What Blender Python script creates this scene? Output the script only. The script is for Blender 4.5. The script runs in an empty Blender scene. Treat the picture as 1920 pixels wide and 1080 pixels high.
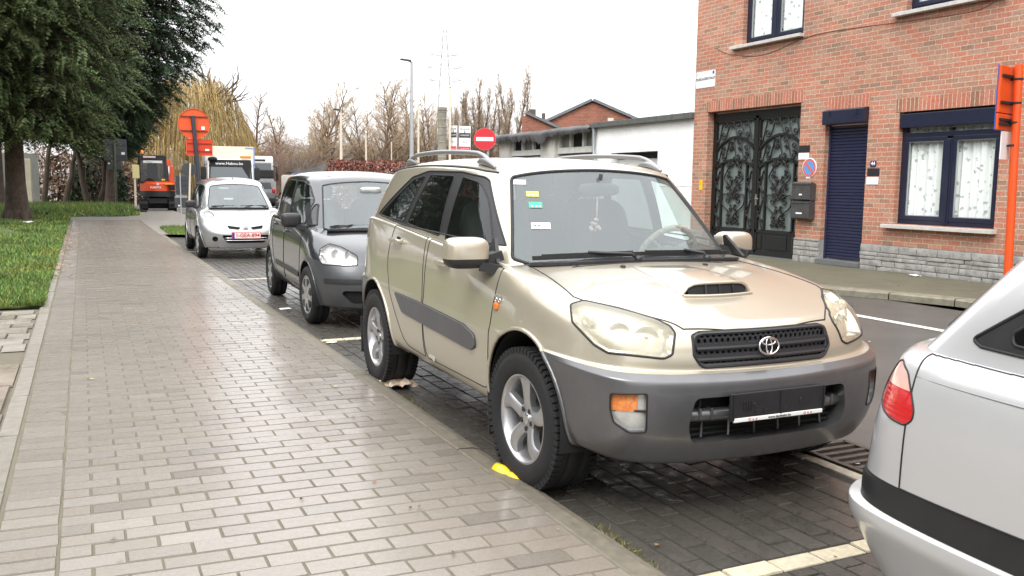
import bpy, bmesh, math, random
import numpy as np
from mathutils import Vector, Matrix
from mathutils.bvhtree import BVHTree
random.seed(7)
RNG = np.random.default_rng(11)
SC = bpy.context.scene
COL = SC.collection
PI = math.pi
R = math.radians

# ------------------------------------------------------------------ camera
YAW, PITCH, ROLL, CAMH = .4463, .1153, -.0125, 1.463
def camera():
    cy, sy = math.cos(YAW), math.sin(YAW); cp, sp = math.cos(PITCH), math.sin(PITCH)
    f = Vector((sy*cp, cy*cp, -sp)); r = Vector((cy, -sy, 0)); d = f.cross(r)
    c, s = math.cos(ROLL), math.sin(ROLL)
    r2 = c*r+s*d; d2 = c*d-s*r
    cam = bpy.data.cameras.new('camera'); o = bpy.data.objects.new('camera', cam); COL.objects.link(o)
    cam.sensor_width = 36; cam.lens = 36*1676.2/1920; cam.clip_start = .05; cam.clip_end = 2000
    m = Matrix.Identity(4)
    for i in range(3):
        m[i][0] = r2[i]; m[i][1] = -d2[i]; m[i][2] = -f[i]
    m[2][3] = CAMH
    o.matrix_world = m
    SC.camera = o
camera()

# ------------------------------------------------------------------ world, sun, exposure
SUN_EL, SUN_AZ = R(48), R(226)     # azimuth measured from +Y towards +X
def world():
    w = bpy.data.worlds.new('World'); SC.world = w; w.use_nodes = True
    nt = w.node_tree; nt.nodes.clear()
    sky = nt.nodes.new('ShaderNodeTexSky'); sky.sky_type = 'NISHITA'; sky.sun_disc = False
    sky.sun_elevation = SUN_EL; sky.sun_rotation = SUN_AZ
    sky.air_density = 1.0; sky.dust_density = 4.0; sky.ozone_density = .6
    hs = nt.nodes.new('ShaderNodeHueSaturation'); hs.inputs['Saturation'].default_value = .12
    mx = nt.nodes.new('ShaderNodeMix'); mx.data_type = 'RGBA'; mx.inputs[0].default_value = .8
    tc = nt.nodes.new('ShaderNodeTexCoord'); sx = nt.nodes.new('ShaderNodeSeparateXYZ'); nt.links.new(tc.outputs['Generated'], sx.inputs[0])
    mr = nt.nodes.new('ShaderNodeMapRange'); mr.inputs[1].default_value = 0; mr.inputs[2].default_value = 1; mr.inputs[3].default_value = .62; mr.inputs[4].default_value = 1.75; nt.links.new(sx.outputs[2], mr.inputs[0])
    nz = nt.nodes.new('ShaderNodeTexNoise'); nz.inputs['Scale'].default_value = 2.2; nz.inputs['Detail'].default_value = 5; nt.links.new(tc.outputs['Generated'], nz.inputs['Vector'])
    m2 = nt.nodes.new('ShaderNodeMapRange'); m2.inputs[1].default_value = .3; m2.inputs[2].default_value = .7; m2.inputs[3].default_value = .88; m2.inputs[4].default_value = 1.12; nt.links.new(nz.outputs[0], m2.inputs[0])
    mu = nt.nodes.new('ShaderNodeMath'); mu.operation = 'MULTIPLY'; nt.links.new(mr.outputs[0], mu.inputs[0]); nt.links.new(m2.outputs[0], mu.inputs[1])
    vs = nt.nodes.new('ShaderNodeVectorMath'); vs.operation = 'SCALE'; vs.inputs[0].default_value = (9.0, 9.05, 9.15); nt.links.new(mu.outputs[0], vs.inputs['Scale']); nt.links.new(vs.outputs[0], mx.inputs[7])   # cloud layer, brighter overhead
    bg = nt.nodes.new('ShaderNodeBackground'); bg.inputs['Strength'].default_value = .13
    out = nt.nodes.new('ShaderNodeOutputWorld')
    nt.links.new(sky.outputs[0], hs.inputs['Color']); nt.links.new(hs.outputs[0], mx.inputs[6])
    nt.links.new(mx.outputs[2], bg.inputs['Color']); nt.links.new(bg.outputs[0], out.inputs[0])
    L = bpy.data.lights.new('sun', 'SUN'); L.energy = .8; L.angle = R(25); L.color = (1, .97, .92)
    o = bpy.data.objects.new('sun', L); COL.objects.link(o)
    d = Vector((math.sin(SUN_AZ)*math.cos(SUN_EL), math.cos(SUN_AZ)*math.cos(SUN_EL), math.sin(SUN_EL)))
    o.rotation_euler = d.to_track_quat('Z', 'Y').to_euler(); o.location = (0, -5, 30)
world()
SC.view_settings.view_transform = 'Standard'; SC.view_settings.look = 'None'
SC.view_settings.gamma = 1; SC.view_settings.exposure = 1.05; SC.view_settings.use_curve_mapping = False
SC.render.engine = 'CYCLES'
SC.cycles.max_bounces = 10; SC.cycles.transparent_max_bounces = 24; SC.cycles.caustics_reflective = False
SC.cycles.caustics_refractive = False; SC.cycles.use_denoising = True

# ------------------------------------------------------------------ materials
MATS = {}
def col4(c): return (c[0], c[1], c[2], 1)
def M(name, c, rough=.5, metal=0, coat=0, var=0, vs=6, bump=0, bs=60, spec=.5, c2=None, detail=6, rvar=0, attr=None, coord='Object', crough=.04):
    """principled with noise driven colour / roughness / bump"""
    if name in MATS: return MATS[name]
    m = bpy.data.materials.new(name); m.use_nodes = True; MATS[name] = m
    nt = m.node_tree; b = nt.nodes['Principled BSDF']
    b.inputs['Roughness'].default_value = rough; b.inputs['Metallic'].default_value = metal
    b.inputs['Coat Weight'].default_value = coat; b.inputs['Coat Roughness'].default_value = crough
    b.inputs['Specular IOR Level'].default_value = spec
    b.inputs['Base Color'].default_value = col4(c)
    m.diffuse_color = col4(c)
    if not (var or bump or rvar or attr or c2): return m
    tc = nt.nodes.new('ShaderNodeTexCoord')
    n = nt.nodes.new('ShaderNodeTexNoise'); n.inputs['Scale'].default_value = vs; n.inputs['Detail'].default_value = detail
    n.inputs['Roughness'].default_value = .65
    nt.links.new(tc.outputs[coord], n.inputs['Vector'])
    if var or c2 or attr:
        rp = nt.nodes.new('ShaderNodeMapRange'); rp.inputs[1].default_value = .3; rp.inputs[2].default_value = .7
        nt.links.new(n.outputs[0], rp.inputs[0])
        mx = nt.nodes.new('ShaderNodeMix'); mx.data_type = 'RGBA'
        nt.links.new(rp.outputs[0], mx.inputs[0])
        if c2 is None:
            mx.inputs[6].default_value = col4([x*(1-var) for x in c]); mx.inputs[7].default_value = col4([min(1, x*(1+var)) for x in c])
        else:
            mx.inputs[6].default_value = col4(c); mx.inputs[7].default_value = col4(c2)
        src = mx.outputs[2]
        if attr:
            at = nt.nodes.new('ShaderNodeAttribute'); at.attribute_name = attr
            ml = nt.nodes.new('ShaderNodeMix'); ml.data_type = 'RGBA'; ml.blend_type = 'MULTIPLY'; ml.inputs[0].default_value = 1
            nt.links.new(src, ml.inputs[6]); nt.links.new(at.outputs['Color'], ml.inputs[7]); src = ml.outputs[2]
        nt.links.new(src, b.inputs['Base Color'])
    if rvar:
        n2 = nt.nodes.new('ShaderNodeTexNoise'); n2.inputs['Scale'].default_value = vs*.23; n2.inputs['Detail'].default_value = 4
        nt.links.new(tc.outputs[coord], n2.inputs['Vector'])
        r2 = nt.nodes.new('ShaderNodeMapRange'); r2.inputs[1].default_value = .35; r2.inputs[2].default_value = .65
        r2.inputs[3].default_value = max(.03, rough-rvar); r2.inputs[4].default_value = min(1, rough+rvar)
        nt.links.new(n2.outputs[0], r2.inputs[0]); nt.links.new(r2.outputs[0], b.inputs['Roughness'])
    if bump:
        n3 = nt.nodes.new('ShaderNodeTexNoise'); n3.inputs['Scale'].default_value = bs; n3.inputs['Detail'].default_value = 4
        nt.links.new(tc.outputs[coord], n3.inputs['Vector'])
        bp = nt.nodes.new('ShaderNodeBump'); bp.inputs['Strength'].default_value = bump; bp.inputs['Distance'].default_value = .01
        nt.links.new(n3.outputs[0], bp.inputs['Height']); nt.links.new(bp.outputs[0], b.inputs['Normal'])
    return m

def glass(name, tint, refl=1.45, haze=0., hazec=(.6, .65, .65)):
    """thin pane: tinted see-through plus fresnel mirror, with a pale diffuse film"""
    if name in MATS: return MATS[name]
    m = bpy.data.materials.new(name); m.use_nodes = True; MATS[name] = m
    nt = m.node_tree; nt.nodes.clear()
    t = nt.nodes.new('ShaderNodeBsdfTransparent'); t.inputs[0].default_value = col4(tint)
    g = nt.nodes.new('ShaderNodeBsdfGlossy'); g.inputs['Roughness'].default_value = .015; g.inputs[0].default_value = (.95, .97, 1, 1)
    fr = nt.nodes.new('ShaderNodeFresnel'); ge = nt.nodes.new('ShaderNodeNewGeometry')    # the same mirror from inside and outside
    mi = nt.nodes.new('ShaderNodeMapRange'); mi.inputs[3].default_value = refl; mi.inputs[4].default_value = 1/refl; nt.links.new(ge.outputs['Backfacing'], mi.inputs[0]); nt.links.new(mi.outputs[0], fr.inputs[0])
    mx = nt.nodes.new('ShaderNodeMixShader'); out = nt.nodes.new('ShaderNodeOutputMaterial')
    nt.links.new(fr.outputs[0], mx.inputs[0]); nt.links.new(g.outputs[0], mx.inputs[2])
    if haze:
        d = nt.nodes.new('ShaderNodeBsdfDiffuse'); d.inputs[0].default_value = col4(hazec)
        m2 = nt.nodes.new('ShaderNodeMixShader'); m2.inputs[0].default_value = haze
        nt.links.new(t.outputs[0], m2.inputs[1]); nt.links.new(d.outputs[0], m2.inputs[2]); nt.links.new(m2.outputs[0], mx.inputs[1])
    else: nt.links.new(t.outputs[0], mx.inputs[1])
    nt.links.new(mx.outputs[0], out.inputs[0])
    return m

# ------------------------------------------------------------------ objects
def link(name, me, parent=None, mats=()):
    o = bpy.data.objects.new(name, me); COL.objects.link(o)
    for x in mats: me.materials.append(x)
    if parent is not None: o.parent = parent
    return o
def tag(o, label=None, cat=None, group=None, kind=None):
    if label: o['label'] = label
    if cat: o['category'] = cat
    if group: o['group'] = group
    if kind: o['kind'] = kind
    return o
def empty(name, loc=(0, 0, 0), rz=0, label=None, cat=None, group=None, parent=None):
    o = bpy.data.objects.new(name, None); COL.objects.link(o); o.empty_display_size = .2
    o.location = loc; o.rotation_euler = (0, 0, rz)
    if parent is not None: o.parent = parent
    return tag(o, label, cat, group)
def kids(o): return [c for c in bpy.data.objects if c.parent == o]
def copy_tree(o, parent=None):
    c = o.copy(); COL.objects.link(c); c.parent = parent
    for ch in kids(o): copy_tree(ch, c)
    return c

class MB:
    """collects shapes into one mesh"""
    def __init__(s): s.bm = bmesh.new(); s.mi = 0
    def faces_of(s, vs, quads):
        bv = [s.bm.verts.new(v) for v in vs]; out = []
        for q in quads:
            try: f = s.bm.faces.new([bv[i] for i in q]); f.material_index = s.mi; out.append(f)
            except ValueError: pass
        return out
    def box(s, c, d, rz=0, mat=None, bevel=0):
        x, y, z = d[0]/2, d[1]/2, d[2]/2
        P = [Vector((a*x, b*y, e*z)) for a in (-1, 1) for b in (-1, 1) for e in (-1, 1)]
        if rz: P = [Matrix.Rotation(rz, 3, 'Z') @ p for p in P]
        if mat is not None: P = [mat @ p for p in P]
        c = Vector(c)
        fs = s.faces_of([p+c for p in P], [(0, 1, 3, 2), (4, 6, 7, 5), (0, 4, 5, 1), (2, 3, 7, 6), (0, 2, 6, 4), (1, 5, 7, 3)])
        if bevel:
            es = list({e for f in fs for e in f.edges})
            r = bmesh.ops.bevel(s.bm, geom=es, offset=bevel, segments=2, affect='EDGES', profile=.6)
            for f in r['faces']: f.material_index = s.mi
        return s
    def bar(s, a, b, w, h=None):
        """square bar from a to b"""
        a, b = Vector(a), Vector(b); d = b-a; L = d.length
        if L < 1e-6: return s
        q = d.to_track_quat('X', 'Z').to_matrix()
        return s.box((a+b)/2, (L, w, h or w), mat=q)
    def tube(s, pts, r, n=8, cap=True, rs=None):
        pts = [Vector(p) for p in pts]; rings = []
        up = Vector((0, 0, 1))
        for i, p in enumerate(pts):
            t = (pts[min(i+1, len(pts)-1)]-pts[max(i-1, 0)])
            if t.length < 1e-9: t = Vector((0, 0, 1))
            t.normalize()
            if i == 0:
                up = Vector((0, 0, 1)) if abs(t.z) < .9 else Vector((1, 0, 0))
            x = up-t*up.dot(t)
            if x.length < 1e-6: x = t.orthogonal()
            x.normalize(); up = x; y = t.cross(x)
            rr = rs[i] if rs is not None else r
            rings.append([s.bm.verts.new(p+rr*(math.cos(2*PI*k/n)*x+math.sin(2*PI*k/n)*y)) for k in range(n)])
        for a, b in zip(rings, rings[1:]):
            for k in range(n):
                f = s.bm.faces.new((a[k], a[(k+1) % n], b[(k+1) % n], b[k])); f.material_index = s.mi; f.smooth = True
        if cap:
            for rg in (rings[0][::-1], rings[-1]):
                try: s.bm.faces.new(rg).material_index = s.mi
                except ValueError: pass
        return s
    def lathe(s, prof, axis='Z', n=32, o=(0, 0, 0), smooth=True, a0=0, a1=2*PI):
        """prof: list of (radius, height)"""
        full = abs(a1-a0-2*PI) < 1e-6; nn = n if full else n+1
        rings = []
        for r, h in prof:
            ring = []
            for k in range(nn):
                a = a0+(a1-a0)*k/n; c, q = r*math.cos(a), r*math.sin(a)
                p = {'Z': (c, q, h), 'Y': (c, h, q), 'X': (h, c, q)}[axis]
                ring.append(s.bm.verts.new((p[0]+o[0], p[1]+o[1], p[2]+o[2])))
            rings.append(ring)
        for a, b in zip(rings, rings[1:]):
            for k in range(n):
                k2 = (k+1) % nn
                try: f = s.bm.faces.new((a[k], a[k2], b[k2], b[k])); f.material_index = s.mi; f.smooth = smooth
                except ValueError: pass
        return s
    def prism(s, poly, A, B, D, o=(0, 0, 0)):
        """2D polygon in axes A,B extruded by vector D"""
        A, B, D, o = Vector(A), Vector(B), Vector(D), Vector(o)
        n = len(poly); v0 = [o+A*p[0]+B*p[1] for p in poly]
        fs = s.faces_of(v0+[v+D for v in v0], [tuple(range(n))[::-1], tuple(range(n, 2*n))]+[(i, (i+1) % n, n+(i+1) % n, n+i) for i in range(n)])
        return s
    def ball(s, c, r, n=12, m=8, p=1.0, mat=None):
        """superellipsoid, radii r, exponent p (<1 boxier)"""
        f = lambda x: math.copysign(abs(x)**p, x)
        V = []
        for i in range(m+1):
            th = -PI/2+PI*i/m
            for k in range(n):
                ph = 2*PI*k/n
                q = Vector((r[0]*f(math.cos(th))*f(math.cos(ph)), r[1]*f(math.cos(th))*f(math.sin(ph)), r[2]*f(math.sin(th))))
                V.append((mat @ q if mat is not None else q)+Vector(c))
        Q = [(i*n+k, i*n+(k+1) % n, (i+1)*n+(k+1) % n, (i+1)*n+k) for i in range(m) for k in range(n)]
        for fc in s.faces_of(V, Q): fc.smooth = True
        return s
    def quad(s, *p): s.faces_of(p, [tuple(range(len(p)))]); return s
    def build(s, name, mats, parent=None, smooth=None, weld=1e-5):
        bmesh.ops.remove_doubles(s.bm, verts=s.bm.verts, dist=weld)
        bmesh.ops.recalc_face_normals(s.bm, faces=s.bm.faces)
        me = bpy.data.meshes.new(name); s.bm.to_mesh(me); s.bm.free()
        if not isinstance(mats, (list, tuple)): mats = [mats]
        o = link(name, me, parent, mats)
        if smooth is not None: shade(me, smooth)
        return o
def shade(me, ang):
    me.shade_smooth() if hasattr(me, 'shade_smooth') else None
    try: me.set_sharp_from_angle(angle=R(ang))
    except Exception: pass
def np_mesh(name, V, F, mats, parent=None, colors=None, smooth=False, mi=None):
    """V (n,3) array, F (m,k) array of indices, all the same k"""
    me = bpy.data.meshes.new(name); V = np.asarray(V, np.float32); F = np.asarray(F, np.int32)
    k = F.shape[1]
    me.vertices.add(len(V)); me.vertices.foreach_set('co', V.ravel())
    me.loops.add(F.size); me.loops.foreach_set('vertex_index', F.ravel())
    me.polygons.add(len(F)); me.polygons.foreach_set('loop_start', np.arange(0, F.size, k, dtype=np.int32))
    me.polygons.foreach_set('use_smooth', np.full(len(F), bool(smooth)))
    if mi is not None: me.polygons.foreach_set('material_index', np.asarray(mi, np.int32))
    me.update(calc_edges=True); me.validate()
    if colors is not None:
        at = me.color_attributes.new('tone', 'FLOAT_COLOR', 'POINT')
        c = np.ones((len(V), 4), np.float32); c[:, :3] = colors; at.data.foreach_set('color', c.ravel())
    if not isinstance(mats, (list, tuple)): mats = [mats]
    return link(name, me, parent, mats)
def text_mesh(txt, size, mat, loc, xdir, updir, parent, name='lettering', depth=.001, align='CENTER', sx=1.0, bold=0):
    cu = bpy.data.curves.new('t', 'FONT'); cu.body = txt; cu.size = size; cu.align_x = align; cu.align_y = 'CENTER'
    cu.extrude = depth; cu.offset = bold; cu.resolution_u = 3
    o = bpy.data.objects.new('t', cu); COL.objects.link(o)
    bpy.context.view_layer.update()
    me = bpy.data.meshes.new_from_object(o.evaluated_get(bpy.context.evaluated_depsgraph_get()))
    bpy.data.objects.remove(o); bpy.data.curves.remove(cu)
    X = Vector(xdir).normalized(); U = Vector(updir).normalized(); Z = X.cross(U)
    m = Matrix.Identity(4)
    for i in range(3): m[i][0], m[i][1], m[i][2], m[i][3] = X[i]*sx, U[i], Z[i], loc[i]
    me.transform(m); me.materials.clear()
    return link(name, me, parent, [mat])
def rpoly(P, r, n=4):
    """round the corners of a polygon; r scalar or list"""
    out = []; N = len(P)
    for i in range(N):
        a, b, c = Vector(P[i-1]), Vector(P[i]), Vector(P[(i+1) % N])
        ri = r[i] if isinstance(r, (list, tuple)) else r
        ri = min(ri, (a-b).length*.45, (c-b).length*.45)
        if ri < 1e-4: out.append(tuple(b)); continue
        p, q = b+(a-b).normalized()*ri, b+(c-b).normalized()*ri
        for k in range(n+1):
            t = k/n; out.append(tuple((1-t)**2*p+2*t*(1-t)*b+t*t*q))
    return out
def spline(P, n):
    """catmull-rom through points, n steps a span"""
    P = [Vector(p) for p in P]; out = []
    for i in range(len(P)-1):
        a, b, c, d = P[max(i-1, 0)], P[i], P[i+1], P[min(i+2, len(P)-1)]
        for k in range(n):
            t = k/n
            out.append(.5*((2*b)+(c-a)*t+(2*a-5*b+4*c-d)*t*t+(3*b-a-3*c+d)*t**3))
    return out+[P[-1]]
# ------------------------------------------------------------------ car bodies
# local axes of a car: x forward, y to its left, z up; origin on the road under the middle of the front axle
VX, VY, VZ = Vector((1, 0, 0)), Vector((0, 1, 0)), Vector((0, 0, 1))
AX = {'side': (VX, VZ), 'front': (VY, VZ), 'top': (VX, VY)}
def knots(W):
    if isinstance(W, (int, float)): return [W]*13
    if len(W) == 13 and not isinstance(W[0], tuple): return list(W)
    c = [k[0] for k in W]; w = [k[1] for k in W]
    return list(np.interp(range(13), c, w))
class Shell:
    """control cage ring by ring -> smooth body -> shapes cut out of it become parts"""
    def __init__(s): s.rows = []; s.bm = None; s.labels = []; s.seams = {}; s.extra = {}
    def lab(s, n):
        if n not in s.labels: s.labels.append(n)
        return s.labels.index(n)
    def cage(s, rows, label, crease=(), roof=None, level=4, crown=.05):
        bm = bmesh.new(); cl = bm.edges.layers.float.new('crease_edge')
        rings = []
        for rw in rows:
            Rr = [bm.verts.new(p) for p in rw]
            Lr = [None]*13
            for k in range(1, 12): Lr[k] = bm.verts.new((rw[k][0], -rw[k][1], rw[k][2]))
            rings.append((Rr, Lr))
        def loop(rg): return rg[0]+[rg[1][k] for k in range(11, 0, -1)]
        def colof(i): return i if i < 12 else 23-i
        for r, (a, b) in enumerate(zip(rings, rings[1:])):
            A, B = loop(a), loop(b)
            for i in range(24):
                j = (i+1) % 24
                f = bm.faces.new((A[i], A[j], B[j], B[i])); f.material_index = s.lab(label(r, colof(i)))
        for r, cr in crease:
            Lp = loop(rings[r])
            for i in range(24):
                e = bm.edges.get((Lp[i], Lp[(i+1) % 24]))
                if e: e[cl] = cr
        if roof:
            Rr, Lr = rings[-1]; X = []
            fr = [.68, .36, 0, -.36, -.68]
            for k in range(3, 10):
                a = Rr[k].co; row = [Rr[k]]
                for q in fr: row.append(bm.verts.new((a.x, a.y*q, a.z+crown*(1-q*q))))
                row.append(Lr[k]); X.append(row)
            li = s.lab(roof)
            def F(*v): bm.faces.new(v).material_index = li
            for a, b in zip(X, X[1:]):
                for i in range(6): F(a[i], a[i+1], b[i+1], b[i])
            for (q, ks) in ((X[0], (3, 2, 1, 0)), (X[-1], (9, 10, 11, 12))):
                o = [Rr[ks[0]], Rr[ks[1]], Rr[ks[2]], Rr[ks[3]], Lr[ks[2]], Lr[ks[1]], Lr[ks[0]]]
                F(o[0], o[1], q[1])
                for i in range(1, 5): F(o[i], o[i+1], q[i+1], q[i])
                F(o[5], o[6], q[5])
        bmesh.ops.recalc_face_normals(bm, faces=bm.faces)
        me = bpy.data.meshes.new('cage'); bm.to_mesh(me); bm.free()
        o = bpy.data.objects.new('cage', me); COL.objects.link(o)
        md = o.modifiers.new('s', 'SUBSURF'); md.levels = level; md.render_levels = level
        bpy.context.view_layer.update()
        ev = bpy.data.meshes.new_from_object(o.evaluated_get(bpy.context.evaluated_depsgraph_get()))
        bpy.data.objects.remove(o); bpy.data.meshes.remove(me)
        s.bm = bmesh.new(); s.bm.from_mesh(ev); bpy.data.meshes.remove(ev)
        s.flip()
        s.nl = s.bm.verts.layers.float_vector.new('nrm'); s.fl = s.bm.faces.layers.int.new('flat')
        s.bm.normal_update()
        for v in s.bm.verts: v[s.nl] = v.normal
        return s
    def flip(s):
        """normals outward: side faces must look away from the middle"""
        s.bm.normal_update(); t = 0
        for f in s.bm.faces: t += f.normal.y*(1 if f.calc_center_median().y > 0 else -1)*f.calc_area()
        if t < 0:
            for f in s.bm.faces: f.normal_flip()
            s.bm.normal_update()
    def cut(s, new, src, axes, poly, side=0, facing=.15, seam=0, seam_on=None, toward=None, umin=None, umax=None, zmin=None):
        """imprint a convex polygon; faces inside get the label new"""
        A, B = AX[axes] if isinstance(axes, str) else axes
        A, B = Vector(A).normalized(), Vector(B).normalized(); D = A.cross(B)
        P = [Vector(p) for p in poly]
        ar = sum(P[i-1].x*P[i].y-P[i].x*P[i-1].y for i in range(len(P)))
        if ar < 0: P.reverse()
        if toward is None: toward = {'side': VY*(side or 1), 'front': VX, 'top': VZ}.get(axes if isinstance(axes, str) else '', D)
        toward = Vector(toward).normalized()
        src = [src] if isinstance(src, str) else src
        S = {s.lab(x) for x in src}
        x0, x1 = min(p.x for p in P), max(p.x for p in P); y0, y1 = min(p.y for p in P), max(p.y for p in P)
        F = []
        for f in s.bm.faces:
            if f.material_index not in S or f[s.fl]: continue
            if side:
                if f.calc_center_median().y*side < 0: continue
            if f.normal.dot(toward) < facing: continue
            if umin is not None or umax is not None or zmin is not None:
                c = f.calc_center_median()
                if (umin is not None and c.x < umin) or (umax is not None and c.x > umax) or (zmin is not None and c.z < zmin): continue
            qa = [v.co.dot(A) for v in f.verts]; qb = [v.co.dot(B) for v in f.verts]
            if max(qa) < x0 or min(qa) > x1 or max(qb) < y0 or min(qb) > y1: continue
            F.append(f)
        for i in range(len(P)):
            if not F: break
            a, b = P[i-1], P[i]; e = b-a
            if e.length < 1e-6: continue
            n2 = Vector((e.y, -e.x)).normalized()            # outward
            n = (A*n2.x+B*n2.y); co = A*a.x+B*a.y
            es = {ed for f in F for ed in f.edges}; vs = {v for f in F for v in f.verts}
            r = bmesh.ops.bisect_plane(s.bm, geom=list(F)+list(es)+list(vs), dist=1e-5, plane_co=co, plane_no=n)
            F = [g for g in r['geom'] if isinstance(g, bmesh.types.BMFace) and (g.calc_center_median()-co).dot(n) < 0]
        li = s.lab(new)
        for f in F: f.material_index = li
        if seam: s.seam(seam_on or new, F, seam)
        return F
    def cut2(s, new, src, axes, poly, **k):
        """the same on both sides of the car; poly given for the right side (y<0)"""
        a = s.cut(new, src, axes, poly, side=-1, **k)
        k2 = dict(k)
        if isinstance(axes, str):
            p2 = [(-p[0], p[1]) for p in poly] if axes == 'front' else [(p[0], -p[1]) for p in poly] if axes == 'top' else poly
            ax2 = axes
        else:
            fl = lambda v: Vector((v[0], -v[1], v[2]))
            ax2 = (fl(axes[0]), fl(axes[1])); p2 = poly
        if k.get('toward') is not None: k2['toward'] = Vector((k['toward'][0], -k['toward'][1], k['toward'][2]))
        elif not isinstance(axes, str):
            D = Vector(axes[0]).cross(Vector(axes[1])); k['toward'] = D; k2['toward'] = Vector((D.x, -D.y, D.z))
        b = s.cut(new, src, ax2, p2, side=1, **k2)
        return a, b
    def seam(s, part, F, r, mat='seam'):
        Fs = set(F)
        for f in F:
            for e in f.edges:
                ins = [g for g in e.link_faces if g in Fs]
                if len(ins) == 1: s.seams.setdefault(part, []).append((e.verts[0].co.copy(), e.verts[1].co.copy(), r, mat))
    def copy_faces(s, F, off=0):
        """vertex, face, normal lists of some faces (pushed along their normals)"""
        ix = {}; V = []; N = []; Q = []
        for f in F:
            q = []
            for v in f.verts:
                if v not in ix:
                    ix[v] = len(V); n = v[s.nl].normalized(); V.append(v.co+n*off); N.append(n)
                q.append(ix[v])
            Q.append(q)
        return V, Q, N
    def recess(s, F, vec, wall, floor=None, scale=None):
        """push faces along vec with side walls of their own label"""
        vec = Vector(vec)
        r = bmesh.ops.extrude_face_region(s.bm, geom=list(F), use_keep_orig=False)
        nf = [g for g in r['geom'] if isinstance(g, bmesh.types.BMFace)]; nv = [g for g in r['geom'] if isinstance(g, bmesh.types.BMVert)]
        st = set(nf)
        c = sum((v.co for v in nv), Vector())/max(1, len(nv))
        wl = s.lab(wall)
        for v in nv:
            if scale: v.co = c+(v.co-c)*scale
            v.co = v.co+vec
        for v in nv:
            for f in v.link_faces:
                if f not in st: f.material_index = wl; f[s.fl] = 1
        if floor:
            for f in nf: f.material_index = s.lab(floor)
        for f in F:
            if f.is_valid and f not in st: s.bm.faces.remove(f)
        return nf
    def raise_(s, F, h, wall):
        r = bmesh.ops.extrude_face_region(s.bm, geom=list(F), use_keep_orig=False)
        nf = [g for g in r['geom'] if isinstance(g, bmesh.types.BMFace)]; nv = [g for g in r['geom'] if isinstance(g, bmesh.types.BMVert)]
        st = set(nf); wl = s.lab(wall)
        for v in nv: v.co = v.co+v[s.nl].normalized()*h
        for v in nv:
            for f in v.link_faces:
                if f not in st: f.material_index = wl; f[s.fl] = 1
        for f in F:
            if f.is_valid and f not in st: s.bm.faces.remove(f)
        return nf
    def drop(s, F): bmesh.ops.delete(s.bm, geom=[f for f in F if f.is_valid], context='FACES')
    def bvh(s): s.bm.normal_update(); return BVHTree.FromBMesh(s.bm)
    def emit(s, spec, root):
        """spec: list of (part name, [(label, material)], parent part name or None, side or 0, seam key)"""
        s.bm.normal_update(); made = {}
        by = {}
        for f in s.bm.faces: by.setdefault(f.material_index, []).append(f)
        for key, name, labs, parent, side in spec:
            V = []; Q = []; MI = []; LN = []; ix = {}; mats = []
            for lab, mat in labs:
                if mat not in mats: mats.append(mat)
                m = mats.index(mat)
                for f in by.get(s.lab(lab), ()):
                    if side and f.calc_center_median().y*side < 0: continue
                    q = []
                    flat = f[s.fl]
                    for v in f.verts:
                        kk = (v, f if flat else None)
                        if kk not in ix: ix[kk] = len(V); V.append(v.co.copy())
                        q.append(ix[kk]); LN.append(f.normal.copy() if flat else v[s.nl].normalized())
                    Q.append(q); MI.append(m)
            for sk in ([key] if isinstance(key, str) else key):
                for (a, b, r, mt) in s.seams.get(sk, ()):
                    if side and (a.y+b.y)*side < 0: continue
                    mt = MATS[mt]
                    if mt not in mats: mats.append(mt)
                    m = mats.index(mt); d = b-a
                    if d.length < 1e-6: continue
                    d.normalize(); x = d.orthogonal().normalized(); y = d.cross(x); o = len(V); n = 6
                    for p in (a-d*r*.4, b+d*r*.4):
                        for k in range(n): V.append(p+r*(x*math.cos(2*PI*k/n)+y*math.sin(2*PI*k/n)))
                    for k in range(n):
                        Q.append([o+k, o+(k+1) % n, o+n+(k+1) % n, o+n+k]); MI.append(m)
                        a0 = 2*PI*k/n; a1 = 2*PI*(k+1)/n
                        n0 = x*math.cos(a0)+y*math.sin(a0); n1 = x*math.cos(a1)+y*math.sin(a1); LN += [n0, n1, n1, n0]
            if not Q: continue
            me = bpy.data.meshes.new(name); me.from_pydata([tuple(v) for v in V], [], Q)
            me.polygons.foreach_set('material_index', MI); me.polygons.foreach_set('use_smooth', [True]*len(Q))
            me.update()
            if len(me.loops) == len(LN): me.normals_split_custom_set([tuple(n) for n in LN])
            o = link(name, me, made.get(parent, root), mats); made[key if isinstance(key, str) else key[0]] = o
        return made
def row(uf, hw, ub, W, fd=(.02, .10, .30), fv=(.5, .82, .965), rd=(.02, .09, .25), rv=(.5, .83, .965), mid=None, mv=(1, 1, 1, 1, 1)):
    u = [uf, uf-fd[0], uf-fd[1], uf-fd[2]]+list(mid)+[ub+rd[2], ub+rd[1], ub+rd[0], ub]
    v = [0, fv[0]*hw, fv[1]*hw, fv[2]*hw]+[m*hw for m in mv]+[rv[2]*hw, rv[1]*hw, rv[0]*hw, 0]
    return [(a, -b, c) for a, b, c in zip(u, v, knots(W))]
def lerp_row(a, b, t, bulge=0):
    return [(p[0]*(1-t)+q[0]*t, (p[1]*(1-t)+q[1]*t)*(1+bulge), p[2]*(1-t)+q[2]*t) for p, q in zip(a, b)]
def circ(c, r, n=36, a0=0, a1=2*PI):
    return [(c[0]+r*math.cos(a0+(a1-a0)*k/n), c[1]+r*math.sin(a0+(a1-a0)*k/n)) for k in range(n)]

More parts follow.
